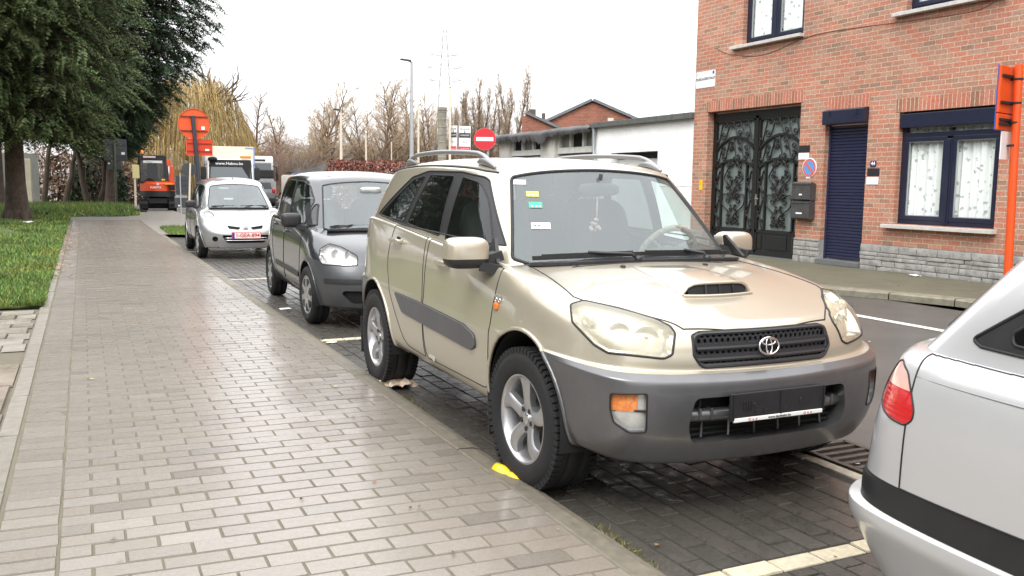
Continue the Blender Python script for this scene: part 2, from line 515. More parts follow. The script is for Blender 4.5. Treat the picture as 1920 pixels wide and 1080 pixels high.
# ------------------------------------------------------------------ shared car materials
def car_materials():
    M('seam', (.012, .012, .013), .6)
    M('rubber', (.010, .010, .011), .8, var=.35, vs=14, bump=.25, bs=160)
    M('black_plastic', (.018, .018, .02), .45, var=.2, vs=20, bump=.1, bs=400)
    M('lamp_bowl', (.62, .61, .57), .22, metal=.5, var=.2, vs=20)
    M('matt_black', (.01, .01, .011), .8)
    M('chrome', (.75, .75, .76), .12, metal=1)
    M('alloy', (.50, .50, .51), .34, metal=.85, var=.12, vs=9)
    M('steel_dark', (.05, .05, .052), .5, metal=.6)
    M('amber', (.75, .17, .01), .2, coat=.6)
    M('red_lens', (.42, .008, .012), .16, coat=.9, var=.15, vs=4)
    M('pale_lens', (.72, .42, .36), .2, coat=.9)
    M('interior', (.035, .036, .038), .75, var=.25, vs=9)
    M('interior_grey', (.09, .09, .095), .8, var=.25, vs=9)
    M('print_dark', (.05, .05, .05), .7); M('print_red', (.55, .03, .03), .6); M('print_blue', (.02, .05, .30), .6); M('print_white', (.85, .85, .85), .5)
    M('white_paper', (.8, .8, .78), .6)
    glass('windscreen', (.74, .84, .82), 1.6, .15, (.50, .57, .57))  # pale film stands in for sky reflections on the windscreen
    glass('side_glass', (.70, .77, .75), 1.5, .01)
    glass('dark_glass', (.22, .25, .245), 1.5, .01)  # deep tint stands in for the dim cabin behind the rear panes
    glass('lamp_glass', (.92, .90, .83), 1.45, .20, (.80, .74, .54))
    glass('clear_lamp', (.95, .96, .97), 1.45, .06, (.8, .8, .8))
car_materials()
MAT = MATS

# ------------------------------------------------------------------ wheels
def make_wheel(parent, loc, Rt, W, Rr, left=False, style='alloy', n=5, rimmat=None, steer=0):
    w = empty('wheel', loc, (PI if left else 0)+steer, parent=parent)
    m = MB(); h = W/2
    m.lathe([(Rr-.012, -h*.80), (Rr+.006, -h*.95), (Rr+.02, -h*1.0), ((Rr+Rt)/2-.008, -h*1.07), ((Rr+Rt)/2+.002, -h*1.055), ((Rr+Rt)/2+.01, -h*1.07), (Rt-.036, -h*1.0), (Rt-.014, -h*.9), (Rt-.004, -h*.74),
             (Rt, -h*.45), (Rt, -h*.40), (Rt-.008, -h*.38), (Rt-.008, -h*.30), (Rt, -h*.28), (Rt, h*.28), (Rt-.008, h*.3), (Rt-.008, h*.38), (Rt, h*.4), (Rt-.004, h*.74), (Rt-.014, h*.9), (Rt-.036, h*1.0), ((Rr+Rt)/2, h*1.05), (Rr, h*.9)], 'Y', 72)
    if style == 'alloy':
        for k in range(64):                                  # shoulder blocks
            a = 2*PI*k/64
            for sgn in (-1, 1):
                rot = Matrix.Rotation(-(a+(.02 if sgn > 0 else 0)), 3, 'Y')
                m.box(rot @ Vector((Rt-.012, sgn*h*.80, 0)), (.03, h*.34, .021), mat=rot)
    m.build('tyre', MAT['rubber'], w)
    rm = rimmat or MAT['alloy']
    m = MB()
    m.lathe([(Rr+.012, -h*.86), (Rr+.010, -h*.93), (Rr-.004, -h*.93), (Rr-.012, -h*.86), (Rr-.02, -h*.70), (Rr-.03, -h*.1), (Rr-.035, h*.7)], 'Y', 64)
    rh = .30*Rr; nr = 12; nt = 8
    if style == 'alloy':
        for k in range(n):
            a0 = 2*PI*k/n+PI/2
            G = []
            for i in range(nr+1):
                t = i/nr; r = rh*.8+(Rr-.012-rh*.8)*t
                hwid = (.037*(1-t)**2+.020*2*t*(1-t)*1.2+.052*t**2.4)*Rr/.21
                cen = a0-.16*math.sin(t*PI*.9)+.10*t
                hf = -h*.70-h*.08*math.sin(t*PI)-h*.17*t
                rowp = []
                for j in range(-1, nt+2):
                    if j in (-1, nt+1): q = -1.0 if j < 0 else 1.0; dz = .045
                    else: q = 2*j/nt-1; dz = .012*abs(q)**3
                    a = cen+q*hwid/max(r, .02)
                    rowp.append((r*math.cos(a), hf+dz, r*math.sin(a)))
                G.append(rowp)
            nn = nt+3
            V = [p for rw in G for p in rw]
            for f in m.faces_of(V, [(i*nn+j, i*nn+j+1, (i+1)*nn+j+1, (i+1)*nn+j) for i in range(nr) for j in range(nn-1)]): f.smooth = True
        m.lathe([(0, -h*.68), (rh*.45, -h*.70), (rh*.6, -h*.67), (rh*.95, -h*.72), (rh*1.12, -h*.68), (rh*1.12, -h*.2)], 'Y', 40)
        m.mi = 1
        for k in range(n):
            a = 2*PI*(k+.5)/n+PI/2; m.lathe([(0, -h*.725), (.013, -h*.73), (.014, -h*.5)], 'Y', 12, (rh*.78*math.cos(a), 0, rh*.78*math.sin(a)))
        m.mi = 2
        m.lathe([(0, -h*.77), (.018, -h*.77), (.027, -h*.74), (.028, -h*.5)], 'Y', 20)
        m.mi = 0
    else:                                                    # pressed wheel cover with n wide spokes and slots
        m.lathe([(0, -h*.92), (rh*.55, -h*.91), (rh*.7, -h*.86), (rh, -h*.92), (rh*1.7, -h*.98), (Rr*.78, -h*.96), (Rr*.93, -h*.84), (Rr-.004, -h*.86)], 'Y', 64)
        m.mi = 1
        for k in range(n):
            a = 2*PI*k/n+.3
            pts = []
            for (r, q) in ((.46, -.10), (.86, -.30), (.90, 0), (.86, .30), (.46, .10)): pts.append((r*Rr*math.cos(a+q), r*Rr*math.sin(a+q)))
            m.prism(rpoly(pts, .018, 3), VX, VZ, (0, .05, 0), (0, -h*1.0, 0))
    m.build('rim', [rm, MAT['steel_dark'], MAT['chrome']], w, smooth=40)
    m = MB(); m.lathe([(0, -h*.1), (.14, -h*.1), (.14, -h*.02), (Rr-.03, -h*.02), (Rr-.03, h*.3)], 'Y', 40)
    m.build('brake_disc', MAT['steel_dark'], w, smooth=30)
    return w
def blob(mb, c, d, p=.55, n=20, m=14, rot=None): mb.ball(c, (d[0]/2, d[1]/2, d[2]/2), n, m, p, rot)

def cabin_interior(root, seats, wheel, dash, floor, mat='interior', wheelmat=None, rear=True):
    """seats: (u front seat, u rear seat, z cushion, half spacing, back height); dash (u, z, half width); wheel (u,v,z)"""
    uf, ur, zc, hs, bh = seats
    for uu in ((uf, ur) if rear else (uf,)):
        for sg in (-1, 1):
            t = empty('seat', (uu, sg*hs, 0), parent=root)
            m = MB()
            blob(m, (0.05, 0, zc), (.5, .48, .2), .5)
            blob(m, (-.27, 0, zc+bh*.5), (.17, .47, bh+.1), .5, rot=Matrix.Rotation(R(-14), 3, 'Y'))
            m.build('cushion', MAT[mat], t)
            m = MB(); blob(m, (-.38, 0, zc+bh+.15), (.11, .25, .19), .6); m.tube([(-.36, -.05, zc+bh-.05), (-.375, -.05, zc+bh+.1)], .006); m.tube([(-.36, .05, zc+bh-.05), (-.375, .05, zc+bh+.1)], .006)
            m.build('headrest', MAT[mat], t)
    ud, zd, hd = dash
    m = MB(); blob(m, (ud-.12, 0, zd-.16), (.62, hd*2, .34), .35, 28, 12)
    blob(m, (ud-.16, wheel[1], zd+.02), (.26, .36, .13), .6)
    m.build('dashboard', MAT['interior'], root)
    m = MB(); rr = .185; rot = Matrix.Rotation(R(-62), 3, 'Y')
    pts = [Vector(wheel)+rot @ Vector((rr*math.cos(2*PI*k/32), rr*math.sin(2*PI*k/32), 0)) for k in range(33)]
    m.tube(pts, .018, 10, cap=False)
    for a in (0, 2.2, -2.2): m.bar(Vector(wheel), Vector(wheel)+rot @ Vector((-rr*math.cos(a), rr*math.sin(a), 0)), .04, .014)
    blob(m, wheel, (.12, .14, .06), .7, rot=rot)
    m.build('steering_wheel', MAT[wheelmat or 'interior'], root, smooth=60)
    m = MB(); u0, u1, v, z0, z1 = floor
    m.box(((u0+u1)/2, 0, z0), (u0-u1, 2*v, .04))
    for sg in (-1, 1): m.box(((u0+u1)/2, sg*(v-.02), (z0+z1)/2), (u0-u1, .03, z1-z0-.05))
    m.box((u1+.015, 0, (z0+z1)/2), (.03, 2*v-.08, z1-z0-.05)); m.box((u0-.015, 0, (z0+z1)/2), (.03, 2*v-.08, z1-z0-.05))
    m.build('floor_tub', MAT['interior'], root)
def mirror(root, c, d, paint, cap='black_plastic', side=-1, split=.45):
    """door mirror: painted housing over a dark lower shell, on a foot"""
    m = MB()
    blob(m, (c[0], c[1]*1, c[2]+d[2]*.06), d, .55, 28, 20)
    for f in m.bm.faces: f.smooth = True; f.material_index = 1 if f.calc_center_median().z < c[2]-d[2]*(.5-split)*1 else 0
    m.mi = 1; s = -side
    m.bar((c[0]+.02, c[1]+s*d[1]*.3, c[2]-d[2]*.35), (c[0]+.07, c[1]+s*(d[1]*.5+.06), c[2]-d[2]*.48), .09, .05)
    m.mi = 2; m.box((c[0]-d[0]*.5+.006, c[1], c[2]+.004), (.006, d[1]*.82, d[2]*.74), bevel=.002)
    return m.build('door_mirror', [paint, MAT[cap], MAT['chrome']], root)
def wiper(root, a, b, pivot, lift=.012):
    m = MB(); a, b, pivot = Vector(a), Vector(b), Vector(pivot)
    m.bar(a, b, .012, .022); m.bar(a.lerp(b, .08)+Vector((0, 0, .012)), b.lerp(a, .08)+Vector((0, 0, .012)), .010, .012)
    m.tube([pivot, pivot.lerp(a.lerp(b, .5), .15)+Vector((0, 0, .025)), a.lerp(b, .5)+Vector((0, 0, .018))], .009, 6); m.ball(pivot, (.022, .022, .018), 10, 6)
    return m.build('wiper', MAT['black_plastic'], root)
def handle(root, P, paint, out=-1, L=.2):
    """bar handle over a dark cup"""
    u, v, z = P; m = MB()
    blob(m, (u, v-.004*-out*-1, z), (L*.5, .012, .062), .75); 
    for f in m.bm.faces: f.material_index = 1
    m.mi = 0
    blob(m, (u, v+out*.030, z+.003), (L, .022, .034), .6)
    m.box((u-L*.40, v+out*.015, z+.002), (.03, .035, .026), bevel=.005); m.box((u+L*.40, v+out*.015, z+.002), (.03, .035, .026), bevel=.005)
    return m
# ------------------------------------------------------------------ ground, pavement, road
PZ = .06          # pavement level above the parking bay
KX0, KX1 = 1.745, 1.925
def sheet(name, P, mat, z=0, n=1):
    m = MB(); m.quad(*[(p[0], p[1], z) for p in P]); o = m.build(name, mat); o['kind'] = 'structure'; return o
def pavers(name, mat, x0, x1, y0, y1, L, Wd, z, along='x', gap=.006, seed=1, bond=.5, tone=.10, jz=.0016, mean=1., skip=None, skew=0, tones=None, rgap=None):
    """one mesh of single bevelled bricks, each with its own height, tilt and tone"""
    rg = np.random.default_rng(seed); V = []; F = []; C = []
    rgap = gap if rgap is None else rgap; pr, pl = Wd+rgap, L+gap
    A0, A1, B0, B1 = (x0, x1, y0, y1) if along == 'x' else (y0, y1, x0, x1)
    nrow = int((B1-B0+rgap)/pr+1e-6)
    for r in range(nrow):
        b0 = B0+r*pr; off = (r % 2)*bond*pl; a = A0-off
        while a < A1-1e-4:
            aa, ab = max(a, A0), min(a+L, A1); a += pl
            if ab-aa < .025: continue
            b1 = b0+Wd
            if skip and skip((aa+ab)/2 if along == 'x' else (b0+b1)/2, (b0+b1)/2 if along == 'x' else (aa+ab)/2): continue
            c = .004; h = rg.normal(0, jz); tx, ty = rg.normal(0, jz*.5, 2)
            j = rg.normal(0, .0012, 4)
            q = []
            for (u, v, d) in ((aa+j[0], b0+j[1], 1), (ab+j[2], b0+j[1], 1), (ab+j[2], b1+j[3], 1), (aa+j[0], b1+j[3], 1)): q.append((u, v, -.012))
            for (u, v) in ((aa+c+j[0], b0+c+j[1]), (ab-c+j[2], b0+c+j[1]), (ab-c+j[2], b1-c+j[3]), (aa+c+j[0], b1-c+j[3])):
                q.append((u, v, h+tx*((u-aa)/(ab-aa)-.5)*2+ty*((v-b0)/Wd-.5)*2))
            o = len(V)
            for (u, v, w) in q:
                X, Y = (u, v) if along == 'x' else (v, u)
                V.append((X, Y+skew*X, z+w))
            X0, Y0 = V[-8][0], V[-8][1]; t = mean*(1+rg.normal(0, tone))*(1+.07*math.sin(1.9*X0+.8*Y0+seed)*math.sin(1.1*Y0-1.3*X0)); warm = rg.normal(0, .008)
            if tones is not None and rg.random() < tones[0]: t *= tones[1]
            C += [(t*(1+warm), t, t*(1-warm))]*8
            F += [(o+4, o+5, o+6, o+7)]+[(o+k, o+(k+1) % 4, o+4+(k+1) % 4, o+4+k) for k in range(4)]
    ob = np_mesh(name, V, F, mat, colors=C); ob['kind'] = 'structure'; return ob
def ground():
    earth = M('earth', (.085, .075, .05), .95, var=.4, vs=1.2, bump=.5, bs=18)
    sheet('ground', [(-900, -300), (900, -300), (900, 1500), (-900, 1500)], earth, -.12)
    turf = M('turf', (.055, .10, .022), .95, c2=(.11, .125, .04), vs=1.7, bump=.6, bs=40)
    m = MB()                                                    # grass verge, slightly raised and lumpy
    nx, ny = 44, 90
    G = [[(-16+15.52*i/nx, 11.0+52*j/ny, .055+(.05*min(1, (nx-i)/6))+.02*math.sin(i*1.3+j*.7)*min(1, (nx-i)/4)) for j in range(ny+1)] for i in range(nx+1)]
    for f in m.faces_of([p for g in G for p in g], [(i*(ny+1)+j, (i+1)*(ny+1)+j, (i+1)*(ny+1)+j+1, i*(ny+1)+j+1) for i in range(nx) for j in range(ny)]): f.smooth = True
    m.build('lawn', turf)['kind'] = 'structure'
    sand = M('joint_sand', (.115, .098, .074), .95, c2=(.14, .13, .09), vs=4)
    sheet('pavement', [(-.48, -2), (KX0, -2), (KX0, 46), (-.48, 46)], sand, PZ-.0045)
    pave = M('paver_concrete', (.203, .175, .145), .38, var=.20, vs=120, bump=.3, bs=300, rvar=.10, attr='tone', coat=.75, crough=.20)
    pavers('pavement_bricks', pave, -.134, KX0-.004, .9, 34, .229, .109, PZ, seed=3, skew=-.045, tone=.028, gap=.005, rgap=.0075, jz=.0010, tones=(.04, .80))
    pavers('pavement_border', pave, -.355, -.14, .9, 36, .216, .109, PZ, seed=4, bond=0, skew=-.045, tone=.03, gap=.005, rgap=.009)
    kerbm = M('kerb_concrete', (.150, .132, .10), .55, var=.25, vs=22, bump=.5, bs=260, rvar=.15, attr='tone')
    # low kerb in one metre stones with a rounded nose
    V, F, C = [], [], []
    y = .3; rg = np.random.default_rng(9)
    prof = [(KX0, -.02), (KX0, PZ-.004), (KX0+.01, PZ), (KX0+.09, PZ-.004), (KX0+.135, PZ-.018), (KX0+.165, PZ-.042), (KX1, .0), (KX1, -.03)]
    while y < 25:
        y1 = y+.995; o = len(V); t = 1+rg.normal(0, .07); dz = rg.normal(0, .0006); dx = rg.normal(0, .0006)
        for yy in (y, y1): V += [(p[0]+dx, yy, p[1]+dz) for p in prof]
        n = len(prof); F += [(o+k, o+n+k, o+n+k+1, o+k+1) for k in range(n-1)]; C += [(t, t, t)]*(2*n); y += 1.0
    np_mesh('kerb', V, F, kerbm, colors=C, smooth=False)['kind'] = 'structure'
    # edging and old slabs left of the walk
    edge = M('edging_concrete', (.19, .17, .14), .6, var=.2, vs=14, bump=.4, bs=200, rvar=.2, attr='tone')
    pavers('edging', edge, -.47, -.365, .5, 30, .99, .10, PZ+.004, along='y', seed=5, tone=.06, bond=0)
    sheet('driveway_bed', [(-8, -2), (-.47, -2), (-.47, 11.2), (-8, 11.2)], sand, PZ-.022)
    pavers('old_slabs', M('slab_concrete', (.22, .195, .16), .45, var=.3, vs=5, bump=.5, bs=90, rvar=.25, attr='tone'), -6.0, -.485, 8.3, 10.95, .30, .30, PZ-.003, seed=6, tone=.12, jz=.006, gap=.014)
    pavers('driveway', M('slab_wet', (.19, .155, .12), .35, var=.3, vs=3, bump=.4, bs=60, rvar=.25, attr='tone'), -6.0, -.485, 1.2, 8.25, .6, .8, PZ-.004, seed=8, tone=.1, jz=.003, gap=.012)
    # parking bay
    sheet('parking_bay', [(KX1-.01, -4), (3.56, -4), (3.56, 27), (KX1-.01, 27)], M('bay_joint', (.03, .028, .022), .9, var=.3, vs=20), -.006)
    bay = M('bay_paver', (.062, .056, .047), .45, var=.3, vs=60, bump=.5, bs=200, rvar=.2, attr='tone', coat=.5, crough=.22)
    stripes = [2.56, 8.15, 13.8, 19.5]
    edges_y = [-.5]+[v for q in stripes for v in (q-.058, q+.060)]+[25]
    for k in range(0, len(edges_y), 2): pavers('parking_bricks', bay, KX1+.004, 3.46, edges_y[k], edges_y[k+1], .22, .106, 0, along='y', seed=12+k, tone=.10, jz=.0015, gap=.006, rgap=.008)
    white = M('white_paver', (.50, .44, .32), .6, var=.22, vs=30, bump=.4, bs=200, attr='tone')
    for s in stripes:
        pavers('bay_stripe', white, KX1+.01, 3.46, s-.052, s+.056, .215, .104, .001, seed=int(s*10), tone=.09, bond=0)
        sheet('bay_stripe_bed', [(KX1+.004, s-.10), (3.46, s-.10), (3.46, s+.10), (KX1+.004, s+.10)], MAT['bay_joint'], -.0045)
    rg = np.random.default_rng(5)
    gut = M('gutter_stone', (.36, .32, .25), .6, var=.2, vs=18, bump=.3, bs=150, attr='tone')
    pavers('gutter', gut, 3.475, 3.565, -3, 27, .5, .084, .002, along='y', seed=21, bond=0, tone=.06)
    # road
    asp = M('asphalt', (.060, .056, .052), .62, vs=1.2, bump=.6, bs=330, rvar=.2, c2=(.082, .077, .070), coat=.35, crough=.25)
    sheet('road', [(3.565, -40), (9.62, -40), (9.62, 13.5), (10.6, 20), (16, 36), (16, 110), (-4, 110), (-4, 47), (3.0, 40), (3.565, 27)], asp, -.003)
    sheet('lane_line', [(7.92, 1), (8.05, 1), (8.13, 7.6), (8.3, 14), (8.17, 14), (8.0, 7.6)], M('road_paint', (.62, .60, .55), .7, var=.25, vs=20), .002)
    sheet('far_walk', [(-.48, 34), (KX0, 34), (KX0, 24.95), (3.75, 23.3), (3.75, 46), (-.2, 46)], M('path_grey', (.21, .19, .165), .55, var=.2, vs=3, bump=.3, bs=90), PZ+.001)
    for nm, P in (('verge', [(1.95, 24.5), (3.5, 23.6), (3.5, 27.8), (2.0, 28.4)]),): sheet(nm, P, MAT['turf'], PZ+.02)
    # far pavement with a kerb that bulges into the road
    fp = M('far_pavement', (.095, .086, .064), .7, c2=(.125, .12, .072), vs=2.5, bump=.5, bs=70)
    kl = [(9.95, 2), (9.88, 7.7), (9.62, 8.5), (9.25, 9.3), (8.9, 10.6), (8.85, 12.5), (9.2, 14.5), (9.9, 18), (10.6, 22), (11.3, 26), (12, 30)]
    m = MB()
    for a, b in zip(kl, kl[1:]): m.quad((a[0]+.2, a[1], .10), (12.3, a[1], .11), (12.3, b[1], .11), (b[0]+.2, b[1], .10))
    m.build('far_footway', fp)['kind'] = 'structure'
    m = MB()
    for a, b in zip(kl, kl[1:]):
        n = max(1, int(math.hypot(b[0]-a[0], b[1]-a[1])/.9))
        for k in range(n):
            p = Vector((a[0]+(b[0]-a[0])*k/n, a[1]+(b[1]-a[1])*k/n, 0)); q = Vector((a[0]+(b[0]-a[0])*(k+.985)/n, a[1]+(b[1]-a[1])*(k+.985)/n, 0))
            z = Vector((0, 0, .095)); x = Vector((.22, 0, .008)); x0 = Vector((.02, 0, .0))
            m.quad(p, q, q+z*.8, p+z*.8); m.quad(p+z*.8, q+z*.8, q+z+x0, p+z+x0); m.quad(p+z+x0, q+z+x0, q+z+x, p+z+x)
    m.build('far_kerb', M('far_kerb_stone', (.19, .175, .13), .7, var=.3, vs=9, bump=.4, bs=120))['kind'] = 'structure'
ground()
def drain():
    m = MB(); x0, x1, y0, y1 = 3.585, 3.93, 3.0, 3.72
    for a, b in (((x0, y0), (x0, y1)), ((x1, y0), (x1, y1)), ((x0, y0), (x1, y0)), ((x0, y1), (x1, y1))): m.bar((a[0], a[1], .004), (b[0], b[1], .004), .035, .02)
    n = 9
    for k in range(1, n): 
        y = y0+(y1-y0)*k/n; m.bar((x0, y, .003), (x1, y, .003), .032, .018)
    m.mi = 1; m.quad((x0, y0, -.0015), (x1, y0, -.0015), (x1, y1, -.0015), (x0, y1, -.0015))
    tag(m.build('drain_grate', [M('rusty_iron', (.075, .058, .045), .6, metal=.4, var=.4, vs=30, bump=.3, bs=150), MAT['matt_black']]), 'rusty slotted drain grate in the gutter beside the parked cars', 'drain')
drain()
def grass():
    rg = np.random.default_rng(77); n = 95000
    y = 11.0+(rg.random(n)**1.9)*42; x = -.44-(rg.random(n)**1.15)*(3+ (y-11)*.22)
    keep = np.ones(n, bool)
    h = rg.uniform(.025, .085, n)*(1+.5*np.sin(x*3.1+y*1.7)*np.sin(y*.9)); a = rg.random(n)*2*PI; w = rg.uniform(.006, .013, n)*(1+(y-11)/16)
    bald = (np.sin(x*2.3+y*.35)*np.sin(y*.55-x*.8+1) > .62) & (rg.random(n) < .75); h = np.where(bald, h*.25, h); ln = rg.uniform(.2, .9, n)*h; b = rg.random(n)*2*PI
    z0 = .08
    def blades(x, y, h, a, w, ln, b, z0):
        P0 = np.stack([x-np.cos(a)*w, y-np.sin(a)*w, np.full_like(x, z0)], 1); P1 = np.stack([x+np.cos(a)*w, y+np.sin(a)*w, np.full_like(x, z0)], 1)
        P2 = np.stack([x+np.cos(b)*ln, y+np.sin(b)*ln, z0+h], 1)
        return np.stack([P0, P1, P2], 1).reshape(-1, 3)
    V = blades(x, y, h, a, w, ln, b, z0)
    n2 = 2500; x2 = rg.uniform(1.98, 3.4, n2); y2 = rg.uniform(24.4, 28, n2)
    V2 = blades(x2, y2, rg.uniform(.05, .12, n2), rg.random(n2)*6.3, np.full(n2, .014), rg.uniform(.02, .06, n2), rg.random(n2)*6.3, PZ+.02)
    n3 = 16000; x3 = rg.uniform(-3.2, 2.0, n3); y3 = rg.uniform(37, 46, n3); kp = (x3 < 1.7+.3*np.sin(y3*2)); x3, y3 = x3[kp], y3[kp]; n3 = len(x3)
    hh = rg.uniform(.08, .45, n3)*np.clip((y3-36.5)/4, .2, 1)
    V3 = blades(x3, y3, hh, rg.random(n3)*6.3, np.full(n3, .03), rg.uniform(.02, .2, n3), rg.random(n3)*6.3, PZ+.02)
    V = np.concatenate([V, V2, V3]); m = len(V)//3
    t = rg.normal(1, .28, m).clip(.4, 1.9); yel = rg.random(m)
    cx, cy = V[::3, 0], V[::3, 1]; patch = np.sin(cx*1.7+cy*.6)*np.sin(cy*.9-cx*.5)+.5*np.sin(cx*4.1+1)*np.sin(cy*2.3); yel = np.where(patch > .45, yel+.35, yel); t = t*np.where(patch < -.5, .75, 1)
    C = np.stack([t*(1+.9*(yel > .82)), t*(1+.15*(yel > .82)), t], 1)
    C = np.repeat(C, 3, 0)
    gm = M('grass_blade', (.105, .185, .038), .7, attr='tone', var=.25, vs=1.1)
    o = np_mesh('grass', V, np.arange(len(V)).reshape(-1, 3), gm, colors=C)
    tag(o, 'short damp green grass on the verge left of the brick walk', 'grass', kind='stuff')
    # moss and weeds in the gaps along the kerb and at the house wall
    n = 2600; x = np.concatenate([rg.normal(1.925, .022, n), rg.normal(11.93, .05, n)]); y = np.concatenate([1.9+rg.random(n)**1.7*9, rg.uniform(6.5, 13, n)])
    cl = np.concatenate([np.sin(y[:n]*3.7)*np.sin(y[:n]*1.31+1) > .55, np.sin(y[n:]*2.9)*np.sin(y[n:]*1.1+.4) > .25])
    x, y = x[cl], y[cl]; n = len(x); zz = np.where(x > 8, .105, .0)
    V = blades(x, y, rg.uniform(.006, .030, n), rg.random(n)*6.3, rg.uniform(.002, .005, n), rg.uniform(.005, .03, n), rg.random(n)*6.3, 0.)
    V[:, 2] += np.repeat(zz, 3)
    t = rg.normal(1, .3, n).clip(.4, 2); C = np.repeat(np.stack([t*1.4, t, t], 1), 3, 0)
    tag(np_mesh('weeds', V, np.arange(len(V)).reshape(-1, 3), M('weed_leaf', (.085, .12, .025), .8, attr='tone', var=.2), colors=C), 'small weeds sprouting from the kerb joint and the foot of the wall', 'weeds', kind='stuff')
    # dead leaves and grit blown against edges
    n = 1500; 
    x = np.concatenate([-.42+np.abs(rg.normal(0, .16, 700))-.1, rg.uniform(-.1, 1.7, 90), rg.uniform(2, 9, 240), rg.uniform(9.4, 11.9, 110), rg.normal(-.2, .25, 260)]); y = np.concatenate([rg.uniform(14, 30, 700), rg.uniform(3, 22, 90), rg.uniform(2, 14, 240), rg.uniform(6, 13, 110), rg.uniform(19, 27, 260)])
    n = len(x); z = np.where((x < 1.74), PZ+.006, np.where(x > 9.2, .112, .006)); s = rg.uniform(.008, .024, n)*(1+(y > 14)*.8); a = rg.random(n)*6.3
    V = np.stack([np.stack([x+np.cos(a+q)*s*(1 if q in (0, PI) else .55), y+np.sin(a+q)*s*(1 if q in (0, PI) else .55), z+rg.uniform(0, .008, n)], 1) for q in (0, PI/2, PI, 3*PI/2)], 1).reshape(-1, 3)
    t = rg.uniform(.5, 2.2, n); pale = (rg.random(n) < .25); C = np.repeat(np.stack([t*(1+pale*2), t*(1+pale*2.6), t*(1+pale*3)], 1), 4, 0)
    tag(np_mesh('leaf_litter', V, np.arange(len(V)).reshape(-1, 4), M('dead_leaf', (.11, .06, .03), .8, attr='tone', var=.2), colors=C), 'brown dead leaves scattered along the edge of the walk', 'leaf litter', kind='stuff')
grass()
def litter():
    def crumple(name, c, s, mat, label, cat, seed, nx=10, ny=8, amp=.35, group=None):
        rg = np.random.default_rng(seed); V = []
        for i in range(nx+1):
            for j in range(ny+1):
                u, v = i/nx-.5, j/ny-.5; e = 1-max(abs(u), abs(v))*1.1
                V.append((c[0]+s[0]*(u+rg.normal(0, .03)), c[1]+s[1]*(v+rg.normal(0, .03)), c[2]+s[2]*max(.05, e+rg.normal(0, amp)*.6)))
        m = MB(); m.faces_of(V, [(i*(ny+1)+j, (i+1)*(ny+1)+j, (i+1)*(ny+1)+j+1, i*(ny+1)+j+1) for i in range(nx) for j in range(ny)])
        return tag(m.build(name, mat), label, cat, group)
    M('newsprint', (.72, .68, .58), .8, c2=(.42, .26, .14), vs=16); M('yellow_plastic', (.85, .58, .01), .35, coat=.3); M('scrap_white', (.75, .75, .73), .8)
    crumple('crumpled_paper', (1.985, 6.06, .004), (.26, .24, .06), MAT['newsprint'], 'crumpled sodden paper in the gutter in front of the rear wheel', 'litter', 3)
    m = MB(); d = Vector((.33, -.94, 0)).normalized()
    a = Vector((1.812, 3.95, .056)); b = a+Vector((.028, -.215, -.006))
    q = (b-a).normalized(); sx = q.cross(VZ).normalized()
    def lump(t, w, h): return [a.lerp(b, t)+sx*w*k+VZ*(h*(1-k*k)) for k in np.linspace(-1, 1, 7)]
    rows_ = [lump(0, .022, .012), lump(.05, .034, .026), lump(.3, .036, .03), lump(.5, .03, .022), lump(.58, .016, .012), lump(.64, .024, .02), lump(.85, .017, .012), lump(1, .003, .002)]
    m.faces_of([p for r_ in rows_ for p in r_], [(i*7+j, i*7+j+1, (i+1)*7+j+1, (i+1)*7+j) for i in range(7) for j in range(6)])
    tag(m.build('plastic_scrap', MAT['yellow_plastic'], smooth=50), 'squashed bright yellow plastic scrap on the kerb by the front tyre', 'litter')
    crumple('paper_scrap', (2.0, 8.0, .003), (.10, .06, .012), MAT['scrap_white'], 'small white paper scrap at the end of the bay stripe by the kerb', 'litter', 5, 4, 3, .2)
    crumple('paper_scrap', (2.05, 10.35, .003), (.13, .11, .012), MAT['scrap_white'], 'white paper scrap in the gutter beside the dark grey hatchback', 'litter', 6, 4, 3, .2)
    crumple('paper_scrap', (-1.55, 31.0, .12), (.30, .25, .06), MAT['scrap_white'], 'white scrap lying in the grass near the big tree trunk', 'litter', 7, 4, 3, .3)
    crumple('paper_scrap', (11.75, 9.9, .112), (.14, .16, .03), MAT['scrap_white'], 'white scrap by the weeds at the foot of the brick house', 'litter', 8, 4, 3, .3)
litter()
